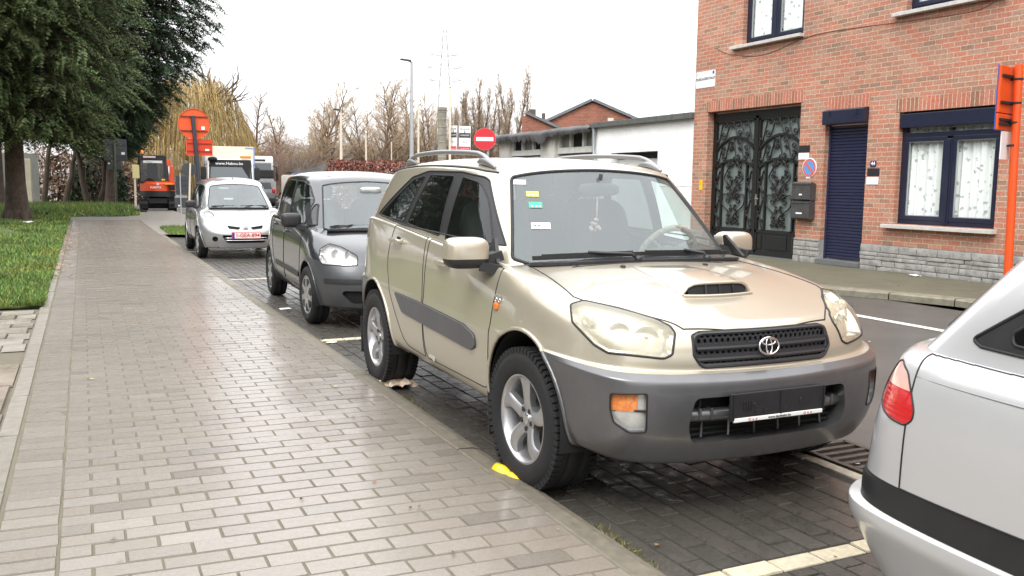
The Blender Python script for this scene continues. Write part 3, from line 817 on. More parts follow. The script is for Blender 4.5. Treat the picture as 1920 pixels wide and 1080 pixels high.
# ------------------------------------------------------------------ brick house and its fittings
def brick_mat(name, tones, mortar, bw=.228, bh=.077, rot=False, mort=.012, axes='YZ', wash=None):
    if name in MATS: return MATS[name]
    m = bpy.data.materials.new(name); m.use_nodes = True; MATS[name] = m; nt = m.node_tree; b = nt.nodes['Principled BSDF']
    b.inputs['Roughness'].default_value = .8
    tc = nt.nodes.new('ShaderNodeTexCoord'); sp = nt.nodes.new('ShaderNodeSeparateXYZ'); cb = nt.nodes.new('ShaderNodeCombineXYZ')
    nt.links.new(tc.outputs['Object'], sp.inputs[0])
    p, q = axes
    if rot: p, q = q, p
    ad = nt.nodes.new('ShaderNodeMath'); ad.operation = 'ADD'
    ix = {'X': 0, 'Y': 1, 'Z': 2}
    if p == 'S': nt.links.new(sp.outputs[0], ad.inputs[0]); nt.links.new(sp.outputs[1], ad.inputs[1]); nt.links.new(ad.outputs[0], cb.inputs[0])
    else: nt.links.new(sp.outputs[ix[p]], cb.inputs[0])
    if q == 'S': nt.links.new(sp.outputs[0], ad.inputs[0]); nt.links.new(sp.outputs[1], ad.inputs[1]); nt.links.new(ad.outputs[0], cb.inputs[1])
    else: nt.links.new(sp.outputs[ix[q]], cb.inputs[1])
    # a trace of unevenness in the courses
    nw = nt.nodes.new('ShaderNodeTexNoise'); nw.inputs['Scale'].default_value = 7; nt.links.new(cb.outputs[0], nw.inputs['Vector'])
    va = nt.nodes.new('ShaderNodeVectorMath'); va.operation = 'MULTIPLY_ADD'; va.inputs[1].default_value = (.010, .008, 0); nt.links.new(nw.outputs['Color'], va.inputs[0]); nt.links.new(cb.outputs[0], va.inputs[2])
    def bt(c1, c2):
        t = nt.nodes.new('ShaderNodeTexBrick'); t.offset = .5 if not rot else 0; t.squash = 1
        t.inputs['Scale'].default_value = 1; t.inputs['Mortar Size'].default_value = mort*.5; t.inputs['Mortar Smooth'].default_value = .25
        t.inputs['Brick Width'].default_value = bw; t.inputs['Row Height'].default_value = bh; t.inputs['Bias'].default_value = 0
        t.inputs['Color1'].default_value = col4(c1); t.inputs['Color2'].default_value = col4(c2); t.inputs['Mortar'].default_value = (.5, .5, .5, 1)
        nt.links.new(va.outputs[0], t.inputs['Vector']); return t
    t = bt((0, 0, 0), (1, 1, 1)); rp = nt.nodes.new('ShaderNodeValToRGB'); nt.links.new(t.outputs['Color'], rp.inputs[0])
    e = rp.color_ramp.elements; e[0].color = col4(tones[0]); e[0].position = 0; e[1].color = col4(tones[-1]); e[1].position = 1
    for i, c in enumerate(tones[1:-1]): x = e.new((i+1)/(len(tones)-1)); x.color = col4(c)
    rp.color_ramp.interpolation = 'LINEAR'
    n = nt.nodes.new('ShaderNodeTexNoise'); n.inputs['Scale'].default_value = 28; n.inputs['Detail'].default_value = 6; nt.links.new(tc.outputs['Object'], n.inputs['Vector'])
    n2 = nt.nodes.new('ShaderNodeTexNoise'); n2.inputs['Scale'].default_value = .9; n2.inputs['Detail'].default_value = 5; nt.links.new(tc.outputs['Object'], n2.inputs['Vector'])
    mr = nt.nodes.new('ShaderNodeMapRange'); mr.inputs[1].default_value = .25; mr.inputs[2].default_value = .75; mr.inputs[3].default_value = .72; mr.inputs[4].default_value = 1.25; nt.links.new(n.outputs[0], mr.inputs[0])
    m2 = nt.nodes.new('ShaderNodeMapRange'); m2.inputs[1].default_value = .3; m2.inputs[2].default_value = .7; m2.inputs[3].default_value = .86; m2.inputs[4].default_value = 1.12; nt.links.new(n2.outputs[0], m2.inputs[0])
    mm = nt.nodes.new('ShaderNodeMath'); mm.operation = 'MULTIPLY'; nt.links.new(mr.outputs[0], mm.inputs[0]); nt.links.new(m2.outputs[0], mm.inputs[1])
    mx = nt.nodes.new('ShaderNodeMix'); mx.data_type = 'RGBA'; nt.links.new(t.outputs['Fac'], mx.inputs[0]); nt.links.new(rp.outputs[0], mx.inputs[6]); mx.inputs[7].default_value = col4(mortar)
    ml = nt.nodes.new('ShaderNodeVectorMath'); ml.operation = 'SCALE'; nt.links.new(mx.outputs[2], ml.inputs[0]); nt.links.new(mm.outputs[0], ml.inputs['Scale'])
    nt.links.new(ml.outputs[0], b.inputs['Base Color'])
    iv = nt.nodes.new('ShaderNodeMath'); iv.operation = 'MULTIPLY_ADD'; iv.inputs[1].default_value = -1; iv.inputs[2].default_value = 1; nt.links.new(t.outputs['Fac'], iv.inputs[0])
    a2 = nt.nodes.new('ShaderNodeMath'); a2.operation = 'MULTIPLY_ADD'; a2.inputs[1].default_value = .35; nt.links.new(n.outputs[0], a2.inputs[0]); nt.links.new(iv.outputs[0], a2.inputs[2])
    bp = nt.nodes.new('ShaderNodeBump'); bp.inputs['Strength'].default_value = .55; bp.inputs['Distance'].default_value = .006; nt.links.new(a2.outputs[0], bp.inputs['Height']); nt.links.new(bp.outputs[0], b.inputs['Normal'])
    return m
FX = 12.0
def wall_holes(mb, x, y0, y1, z0, z1, holes, depth, frame=None):
    """wall in the plane x facing -x, with rectangular openings and their reveals"""
    ys = sorted({y0, y1, *[h[0] for h in holes], *[h[1] for h in holes]}); zs = sorted({z0, z1, *[h[2] for h in holes], *[h[3] for h in holes]})
    ys = [y for y in ys if y0 <= y <= y1]; zs = [z for z in zs if z0 <= z <= z1]
    for a, b in zip(ys, ys[1:]):
        for c, d in zip(zs, zs[1:]):
            cy, cz = (a+b)/2, (c+d)/2
            if any(h[0] < cy < h[1] and h[2] < cz < h[3] for h in holes): continue
            mb.quad((x, a, c), (x, a, d), (x, b, d), (x, b, c))
    for h in holes:
        a, b, c, d = h[:4]; D = x+(h[4] if len(h) > 4 else depth)
        mb.quad((x, a, c), (D, a, c), (D, a, d), (x, a, d)); mb.quad((x, b, c), (x, b, d), (D, b, d), (D, b, c))
        mb.quad((x, a, d), (D, a, d), (D, b, d), (x, b, d))
        if c > z0+.01: mb.quad((x, a, c), (x, b, c), (D, b, c), (D, a, c))
def spiral(c, r0, turns, a0, s=1, n=14, r1=.0):
    return [(c[0]+(r0+(r1-r0)*k/n)*math.cos(a0+s*2*PI*turns*k/n), c[1]+(r0+(r1-r0)*k/n)*math.sin(a0+s*2*PI*turns*k/n)) for k in range(n+1)]
def house():
    brick = brick_mat('house_brick', axes='SZ', tones=[(.26, .16, .11), (.41, .19, .125), (.44, .165, .105), (.46, .185, .12), (.36, .21, .15), (.48, .24, .16)], mortar=(.50, .41, .31))
    soldier = brick_mat('soldier_brick', [(.24, .12, .075), (.37, .14, .09), (.44, .14, .09), (.45, .18, .12)], (.56, .46, .34), bw=2.0, bh=.077, rot=True)
    navy = M('navy_paint', (.012, .015, .036), .32, coat=.2, var=.15, vs=8)
    iron = M('black_iron', (.010, .010, .010), .4, var=.3, vs=30)
    sillm = M('sill_stone', (.52, .50, .47), .6, var=.15, vs=12, bump=.2, bs=100)
    root = empty('brick_house', (FX, 12, 0), 0, 'red brick house with iron gate, navy shutter door and lace-curtained windows', 'house')
    ox = Vector((-FX, -12, 0))
    H = {'gate': (12.83, 15.58, .02, 3.03, .26), 'door': (11.23, 12.20, .20, 2.84, .24), 'win': (8.78, 10.60, .90, 2.70, .16), 'up': (12.87, 14.56, 4.27, 5.75, .16), 'up2': (8.84, 10.58, 4.28, 5.75, .16)}
    m = MB(); wall_holes(m, FX, -14.0, 16.05, .54, 9.0, [(*h[:2], max(.54, h[2]), *h[3:]) for h in H.values()], .18)
    m.quad((FX, 16.05, 0), (FX, 16.05, 9), (FX+9, 16.05, 9), (FX+9, 16.05, 0)); m.quad((FX, -14.0, 0), (FX+9, -14, 0), (FX+9, -14, 9), (FX, -14, 9))
    w = m.build('wall', brick)
    w.parent = root; w.matrix_parent_inverse = Matrix.Translation(ox)
    def pt(o): o.parent = root; o.matrix_parent_inverse = Matrix.Translation(ox); return o
    m = MB()
    for k in ('gate', 'door', 'win'):
        a, b, c, d = H[k][:4]; m.box((FX-.002, (a+b)/2, d+.112), (.008, b-a+(.12 if k != 'door' else .0), .218))
    pt(m.build('soldier_course', soldier))
    m = MB(); m.box((FX+4.5, 1.0, 9.02), (9.6, 30.6, .12)); pt(m.build('roof', M('roof_tile', (.10, .05, .04), .8)))
    # rubble plinth: single blocks
    rg = random.Random(4)
    for (a, b) in ((5.0, 11.23), (12.20, 12.83), (15.58, 16.05)):
        z = .10; m = MB()
        while z < .53:
            h = min(rg.uniform(.06, .13), .545-z)
            if h < .035: break
            y = a
            while y < b-.02:
                L = min(rg.uniform(.14, .42), b-y)
                if b-y-L < .08: L = b-y
                m.box((FX+.02-rg.uniform(0, .022), y+L/2, z+h/2), (.09, L-.010, h-.009), bevel=.008)
                y += L
            z += h
        m.box((FX+.162, (a+b)/2, .27), (.35, b-a-.004, .53))
        pt(m.build('plinth', M('rubble_stone', (.31, .30, .285), .8, var=.35, vs=7, bump=1.0, bs=35), smooth=30))
    m = MB(); m.box((FX+.02, 11.715, .155), (.22, 1.0, .09), bevel=.01); m.box((FX+.10, 14.2, .05), (.3, 2.74, .12), bevel=.01); m.box((FX+.05, 7, .06), (.05, 9, .14)); pt(m.build('doorstep', M('blue_stone', (.13, .135, .14), .5, var=.2, vs=12)))
    # window sills
    def sill(a, b, z, par): 
        m = MB(); m.box((FX+.01, (a+b)/2, z+.03), (.26, b-a, .06), bevel=.006); return m
    def window(key, panes=2, transom=None, label='window'):
        a, b, c, d = H[key][:4]; X = FX+.14
        m = MB(); fw = .075
        for (y0, y1, z0, z1) in ((a, b, c, c+fw), (a, b, d-fw, d), (a, a+fw, c+fw, d-fw), (b-fw, b, c+fw, d-fw)): m.box((X, (y0+y1)/2, (z0+z1)/2), (.07, y1-y0, z1-z0), bevel=.006)
        top = d-fw
        if transom:
            m.box((X-.05, (a+b)/2, d-.14), (.16, b-a-.02, .22), bevel=.008); m.box((X, (a+b)/2, transom), (.08, b-a-2*fw, .08), bevel=.006); m.box((X-.01, (a+b)/2, transom+.06), (.05, .05, .06)); top = transom-.04
        mid = (a+b)/2; m.box((X-.01, mid, (c+top)/2), (.09, .115, top-c-fw), bevel=.006); m.box((X-.057, mid, (c+top)/2), (.02, .05, top-c-fw-.02), bevel=.004)
        sash = []
        for (p, q) in ((a+fw, mid-.055), (mid+.055, b-fw)):
            z0, z1 = c+fw, top; s = .065
            for (y0, y1, zz0, zz1) in ((p, q, z0, z0+s), (p, q, z1-s, z1), (p, p+s, z0+s, z1-s), (q-s, q, z0+s, z1-s)): m.box((X-.016, (y0+y1)/2, (zz0+zz1)/2), (.06, y1-y0, zz1-zz0), bevel=.005)
            m.mi = 1
            for (y0, y1, zz0, zz1) in ((p+s, q-s, z0+s, z0+s+.012), (p+s, q-s, z1-s-.012, z1-s), (p+s, p+s+.012, z0+s, z1-s), (q-s-.012, q-s, z0+s, z1-s)): m.box((X-.02, (y0+y1)/2, (zz0+zz1)/2), (.03, y1-y0, zz1-zz0))
            m.mi = 0
            sash.append((p+s, q-s, z0+s, z1-s))
        wo = pt(m.build('window', [navy, M('spacer', (.55, .58, .58), .3, metal=.8)]))
        m = MB()
        for (p, q, z0, z1) in sash: m.quad((X+.0, p, z0), (X+.0, p, z1), (X+.0, q, z1), (X+.0, q, z0))
        if transom: m.quad((X+.01, a+fw, transom+.04), (X+.01, a+fw, d-.25), (X+.01, b-fw, d-.25), (X+.01, b-fw, transom+.04))
        gl = m.build('pane', glass('house_glass', (.95, .97, .965), 1.35, .01)); gl.parent = wo
        # lace curtains hanging in folds
        lace = MATS.get('lace') or M('lace', (.70, .71, .69), .9)
        for i, (p, q, z0, z1) in enumerate(sash):
            m = MB(); n = 90; V = []
            rg = random.Random(i+int(a*7)); ph = [rg.uniform(0, 6.3) for _ in range(4)]
            cut = .10
            for k in range(n+1):
                y = p-.12+(q-p+.24)*k/n; t = k/n
                f = .028*math.sin(34*t+ph[0])+.014*math.sin(71*t+ph[1])+.02*math.sin(13*t+ph[2])
                zb = z0-.05+cut*max(0, 1-min(t, 1-t)*(11 if (i+(key == 'win')) % 2 else 5))**2*3
                for z, g in ((zb, 1.25), ((zb+z1)/2, 1.), ((transom+.2) if transom else z1+.1, .7)): V.append((X+.075+f*g, y, z))
            for fc in m.faces_of(V, [(k*3+j, k*3+j+1, k*3+4+j, k*3+3+j) for k in range(n) for j in range(2)]): fc.smooth = True
            cu = m.build('lace_curtain', lace); cu.parent = wo
        m = MB(); m.quad((X+.5, a-.3, c-.3), (X+.5, a-.3, d+.3), (X+.5, b+.3, d+.3), (X+.5, b+.3, c-.3)); rm = m.build('room_back', M('dark_room', (.10, .10, .10), .9)); rm.parent = wo
        m = MB(); sl = {'win': (a-.05, b+.15, c-.07), 'up': (a-.03, b+.27, c-.055), 'up2': (a-.05, b+.2, c-.06)}[key]
        s_ = sill(sl[0], sl[1], sl[2], None).build('window_sill', sillm); s_.parent = wo
        for o in (gl, rm, s_, *[k for k in kids(wo) if k.name.startswith('lace_curtain')]): o.parent = wo; o.matrix_parent_inverse = Matrix.Identity(4)
        return wo
    # lace pattern: flowers woven a little denser than the net
    lm = M('lace', (.74, .75, .73), .9); nt = lm.node_tree; b = nt.nodes['Principled BSDF']
    tc = nt.nodes.new('ShaderNodeTexCoord'); vo = nt.nodes.new('ShaderNodeTexVoronoi'); vo.inputs['Scale'].default_value = 9; nz = nt.nodes.new('ShaderNodeTexNoise'); nz.inputs['Scale'].default_value = 22; nz.inputs['Detail'].default_value = 3
    nt.links.new(tc.outputs['Object'], vo.inputs['Vector']); nt.links.new(tc.outputs['Object'], nz.inputs['Vector'])
    a1 = nt.nodes.new('ShaderNodeMath'); a1.operation = 'MULTIPLY_ADD'; a1.inputs[1].default_value = .9; nt.links.new(nz.outputs[0], a1.inputs[0]); nt.links.new(vo.outputs['Distance'], a1.inputs[2])
    cr = nt.nodes.new('ShaderNodeValToRGB'); e = cr.color_ramp.elements; e[0].position = .62; e[0].color = (.45, .48, .47, 1); e[1].position = .75; e[1].color = (.90, .92, .90, 1); nt.links.new(a1.outputs[0], cr.inputs[0]); nt.links.new(cr.outputs[0], b.inputs['Base Color'])
    window('win', transom=2.33); window('up'); window('up2')
    # roller shutter door
    a, b_, c, d = H['door'][:4]; X = FX+.13
    m = MB(); prof = []; z = c+.02
    V = []; n = 0
    pit = .056
    while z < d-.27:
        for dz, dx in ((0, .010), (.008, -.008), (.036, -.012), (.048, .006)): V.append((X+dx, a+.03, z+dz)); V.append((X+dx, b_-.03, z+dz)); n += 1
        z += pit
    m.faces_of(V, [(2*i, 2*i+1, 2*i+3, 2*i+2) for i in range(n-1)])
    for y in (a+.02, b_-.02): m.box((X-.005, y, (c+d)/2), (.05, .04, d-c), bevel=.004)
    dr = pt(m.build('shutter_door', M('shutter_navy', (.020, .024, .062), .35, coat=.3, var=.15, vs=8)))
    m = MB(); m.box((FX+.03, (a+b_)/2, d-.135), (.27, b_-a-.01, .25), bevel=.02)
    for y in (a+.18, b_-.18): m.box((FX-.11, y, d-.07), (.02, .035, .09), bevel=.005)
    bx = m.build('shutter_box', navy); bx.parent = dr
    # iron gate: two leaves of scrollwork before frosted glass
    a, b_, c, d = H['gate'][:4]; X = FX+.20; mid = (a+b_)/2
    m = MB(); c = .13
    for y in (a+.03, b_-.03): m.box((X, y, (c+d)/2), (.06, .06, d-c))
    m.box((X, mid, (c+d-.12)/2), (.07, .09, d-c-.12)); m.box((X, mid, d-.09), (.08, b_-a, .10)); m.box((X, mid, d-.165), (.07, b_-a-.12, .05)); m.box((X, mid, c+.02), (.06, b_-a-.1, .05))
    gate = pt(m.build('gate', iron))
    for i, (y0, y1) in enumerate(((a+.06, mid-.045), (mid+.045, b_-.06))):
        leaf = MB(); T = MB(); L = y1-y0; yc = (y0+y1)/2
        P = lambda p: (X-.012, p[0], p[1])
        zt = d-.19; zk = .60; za, zb = zt-.62, zt-.98       # spring points of the two arches
        leaf.box((X, y0+.025, (c+zt)/2), (.05, .05, zt-c)); leaf.box((X, y1-.025, (c+zt)/2), (.05, .05, zt-c)); leaf.box((X, yc, zt-.02), (.05, L, .04))
        leaf.box((X, yc, zk), (.05, L, .06)); leaf.box((X, yc, c+.05), (.05, L, .06))
        for z_, rise in ((za, .27), (zb, .17)):
            pts = [(y0+.03+(L-.06)*t, z_+rise*math.sin(PI*t)**.8 if True else 0) for t in np.linspace(0, 1, 24)]
            for p, q in zip(pts, pts[1:]): leaf.bar((X, p[0], p[1]), (X, q[0], q[1]), .05, .045)
        si = .24                                              # stiles of the inner panel
        for y in (y0+si, y1-si): leaf.box((X, y, (zk+zb+.1)/2), (.05, .04, zb+.1-zk))
        # kick panels
        for (p, q) in ((y0+.05, y0+si-.02), (y0+si+.02, y1-si-.02), (y1-si+.02, y1-.05)):
            leaf.box((X+.01, (p+q)/2, (c+zk)/2+.01), (.03, q-p, zk-c-.06)); leaf.box((X-.004, (p+q)/2, (c+zk)/2+.02), (.03, (q-p)*.74, (zk-c-.12)*.8), bevel=.012)
        lf = leaf.build('gate_leaf', iron); lf.parent = gate
        def scroll(pts): T.tube([P(p) for p in pts], .0150, 5, cap=False)
        def S(p, q, r, flip=1):                              # S scroll between two points ending in curls
            p, q = Vector((p[0], p[1])), Vector((q[0], q[1])); dv = q-p; ang = math.atan2(dv.y, dv.x); nrm = Vector((-dv.y, dv.x)).normalized()*flip
            c1 = p+nrm*r; c2 = q-nrm*r
            s1 = spiral(c1, r, 1.15, ang-PI/2 if flip > 0 else ang+PI/2, -flip, 14, r*.18)
            s2 = spiral(c2, r, 1.15, ang+PI/2 if flip > 0 else ang-PI/2, -flip, 14, r*.18)
            scroll(list(reversed(s1))+[tuple(p.lerp(q, t)) for t in (.25, .5, .75)]+s2)
        def Cc(c_, r, a0, s): scroll(spiral(c_, r, 1.35, a0, s, 18, r*.15))
        for k in range(5):                                    # top and arch bands
            t = (k+.5)/5; y = y0+.06+(L-.12)*t; zz = za+.27*math.sin(PI*t)**.8
            sg = 1 if k < 2.5 else -1
            if zt-.06-zz > .14: S((y-.06*sg, zz+.05), (y+.06*sg, zt-.06), min(.085, (zt-zz)*.22), sg)
            zl = zb+.17*math.sin(PI*t)**.8
            S((y-.05*sg, zl+.05), (y+.05*sg, zz-.05), .062, sg); Cc((y+.07*sg, (zz+zl)/2+.03), .05, .5, -sg)
        for sg, yy in ((1, y0+.05+(si-.07)/2), (-1, y1-.05-(si-.07)/2)):   # side strips
            z = zk+.06; k = 0
            while z+.27 < zb+.08:
                f = 1 if (k % 2 == 0) else -1
                S((yy-.03*f, z), (yy+.03*f, z+.24), .052, f); Cc((yy-.035*f, z+.15), .034, 0, f); z += .29; k += 1
        for sg in (-1, 1):                                    # mirrored middle panel
            Y = lambda q: yc+sg*q
            hw = L/2-si-.03
            for (q, z, r) in ((.07, zk+.16, .055), (.17, zk+.13, .05), (.15, zk+.28, .06), (.07, zk+.42, .05), (.17, zk+.60, .085), (.08, zk+.74, .06), (.20, zk+.86, .055), (.09, zk+1.0, .05), (.19, zk+1.10, .06), (.18, zk+1.30, .06), (.07, zk+1.34, .05), (.09, zk+1.50, .05)):
                if z > zb+.12 or q > hw: continue
                Cc((Y(q), z), r, PI/2, sg); Cc((Y(q*.8+.02), z+r*1.3), r*.6, -PI/2, -sg)
            crv = spline([(Y(0), zk+.08, 0), (Y(.05), zk+.30, 0), (Y(hw*.9), zk+.50, 0), (Y(hw*.85), zk+.72, 0), (Y(.03), zk+.66, 0), (Y(.05), zk+.86, 0), (Y(hw*.8), zk+1.04, 0), (Y(hw*.5), zk+1.25, 0), (Y(.0), zk+1.5, 0)], 5)
            scroll([(p.x, p.y) for p in crv])
            crv = spline([(Y(.02), zk+.62, 0), (Y(.10), zk+.80, 0), (Y(.02), zk+1.02, 0)], 6); scroll([(p.x, p.y) for p in crv])
        sc = T.build('scrollwork', iron); sc.parent = lf
        m = MB(); m.quad((X+.03, y0, zk), (X+.03, y0, zt), (X+.03, y1, zt), (X+.03, y1, zk)); gp_ = m.build('frosted_pane', M('frosted_glass', (.17, .205, .20), .25, var=.25, vs=3, bump=.4, bs=120)); gp_.parent = lf
        m = MB()
        if i == 0: m.box((X-.045, y1-.03, 1.22), (.03, .04, .22), bevel=.006); m.tube([(X-.05, y1-.03, 1.25), (X-.09, y1-.03, 1.25), (X-.09, y1-.13, 1.24)], .01, 8); hd = m.build('gate_handle', M('brass_dull', (.35, .33, .28), .35, metal=.8)); hd.parent = lf
        for o in (lf, sc, gp_): o.matrix_parent_inverse = Matrix.Identity(4)
    # hand-sized things fixed to the wall
    def plate(name, y, z, w, h, mat, label, cat, x=.012, lines=()):
        m = MB(); m.box((FX-x/2, y, z), (x, w, h), bevel=.002); o = m.build(name, mat)
        for (t, s, dy, dz, mt, b0) in lines: text_mesh(t, s, mt, (FX-x-.0015, y+dy, z+dz), (0, -1, 0), (0, 0, 1), o, bold=b0)
        return tag(o, label, cat)
    wp = M('enamel_white', (.80, .81, .82), .25, coat=.3)
    o = plate('street_sign', 15.69, 3.725, .64, .345, wp, 'white enamel street name sign high on the corner of the brick house', 'sign', lines=[('OLIESLAGERSTRAAT', .072, 0, .01, MAT['print_dark'], .001)])
    m = MB(); m.box((FX-.0135, 15.69-.265, 3.85), (.003, .05, .06)); x = m.build('emblem', MAT['print_blue']); x.parent = o
    m = MB(); m.lathe([(.0, -.001), (.022, -.001)], 'X', 12, (FX-.0135, 15.69+.28, 3.845)); x = m.build('crest', M('pale_pink', (.75, .45, .45), .6)); x.parent = o
    plate('yellow_tag', 15.72, 1.50, .10, .21, M('tag_yellow', (.80, .50, .01), .4), 'small yellow marker tag on the brick pier left of the gate', 'sign', lines=[('7', .05, 0, .02, MAT['print_dark'], 0)])
    plate('black_plaque', 12.69, 2.18, .27, .125, MAT['black_plastic'], 'small black plaque right of the iron gate', 'plaque')
    plate('white_card', 12.70, 2.045, .26, .12, wp, 'small white card below the black plaque by the iron gate', 'card')
    plate('black_plaque', 11.06, 1.745, .25, .125, MAT['black_plastic'], 'small black plaque under the house number beside the shutter door', 'plaque')
    plate('white_card', 11.07, 1.60, .25, .125, wp, 'small white card under the black plaque beside the shutter door', 'card')
    plate('house_number', 11.07, 1.885, .12, .10, M('number_blue', (.02, .03, .14), .3), 'small dark blue number 44 plate beside the shutter door', 'house number', lines=[('44', .085, 0, 0, MAT['print_white'], .002)])
    m = MB(); c0 = (FX-.006, 12.54, 1.835)
    r_ = .165
    m.mi = 0; m.lathe([(0, -.004), (r_*.76, -.004)], 'X', 40, c0); m.mi = 1; m.lathe([(r_*.76, -.0045), (r_*.98, -.0045)], 'X', 40, c0); m.mi = 2; m.lathe([(r_*.98, -.003), (r_*1.06, -.003), (r_*1.06, .006)], 'X', 40, c0)
    m.mi = 1; q = .707; m.prism([(-.14, -.022), (.14, -.022), (.14, .022), (-.14, .022)], (0, -q, -q), (0, -q, q), (-.002, 0, 0), (c0[0]-.005, c0[1], c0[2]))
    m.mi = 2; m.box((FX-.004, 12.56, 1.665), (.008, .10, .05))
    tag(m.build('no_parking_sign', [M('sign_blue', (.10, .30, .62), .5), M('sign_red', (.62, .12, .10), .5), wp]), 'round faded blue and red no parking sign on the wall above the letterboxes', 'sign')
    for z, nr, lab in ((1.405, '46', 'grey metal letterbox 46, upper of the two right of the gate'), (1.065, '44', 'grey metal letterbox 44, lower of the two right of the gate')):
        m = MB(); y = 12.585; m.prism([(0, 0), (0, .30), (-.10, .335), (-.145, .30), (-.145, .02), (-.12, 0)], (1, 0, 0), (0, 0, 1), (0, .46, 0), (FX-.001, y-.23, z-.165))
        o = m.build('letterbox', M('letterbox_grey', (.085, .085, .085), .4, metal=.4, var=.2, vs=9), smooth=20); tag(o, lab, 'letterbox', 'letterboxes on the brick house')
        m = MB(); m.box((FX-.150, y, z+.135), (.02, .44, .03), bevel=.005); m.build('flap', MAT['letterbox_grey'], o)
        m = MB(); m.box((FX-.149, y+(.02 if nr == '44' else .0), z-.06), (.006, .15 if nr == '44' else .07, .028)); m.build('name_slot', wp, o)
        text_mesh(nr, .075, MAT['print_dark'], (FX-.1475, y+.17, z+.075), (0, -1, 0), (0, 0, 1), o, bold=.002)
    m = MB(); pts = [(FX-.008, 16.0-.25*k, z) for k, z in enumerate((4.35, 4.33, 4.25, 4.18, 4.16, 4.14))]
    pts = [(FX-.008, y, z) for y, z in ((15.4, 4.35), (14.9, 4.15), (13.9, 4.02), (12.7, 4.20), (11.6, 4.19), (10.4, 4.13), (9.3, 4.10), (8.85, 4.25), (8.6, 4.20), (7.2, 3.95), (5.0, 4.0))]
    m.tube(spline(pts, 5), .006, 6); tag(m.build('wall_cable', M('cable_brick', (.28, .15, .10), .7)), 'thin loose cable strung across the brick front below the upper windows', 'cable')
house()
def orange_sign():
    rg = M('sign_orange', (.72, .085, .012), .42, var=.1, vs=5)
    root = empty('road_sign', (10.1, 7.15, .10), 0, 'orange road sign post seen edge-on in front of the lace-curtained window', 'sign')
    m = MB(); m.tube([(0, 0, 0), (.0, .06, 2.85)], .048, 16); m.build('pole', rg, root, smooth=40)
    for nm, z0, z1, w in (('sign_panel', 2.28, 2.83, .60), ('sub_panel', 2.08, 2.27, .60)):
        m = MB(); m.mi = 0; m.box((-.0, .075+.07, (z0+z1)/2), (w, .03, z1-z0), bevel=.008); m.mi = 1; m.box((0, .165, (z0+z1)/2), (w+.012, .008, z1-z0+.012), bevel=.003)
        for z in (z0+.12, z1-.12): m.mi = 2; m.box((0, .115, z), (w*.9, .025, .03)); 
        m.build(nm, [rg, M('sign_rim_blue', (.02, .12, .50), .4), MAT['rubber']], root)
    m = MB(); m.box((0, .13, 1.90), (.35, .012, .33)); m.build('white_panel', MAT['enamel_white'], root)
    for z in (2.68, 2.40, 2.17, 1.9):
        m = MB(); m.lathe([(.053, -.012), (.055, .012), (.05, .014)], 'Z', 16, (0, .055, z)); m.box((-.0, .105, z), (.05, .06, .02)); m.build('clamp', MAT['rubber'], root)
    root.rotation_euler = (0, 0, R(14))
    return root
orange_sign()
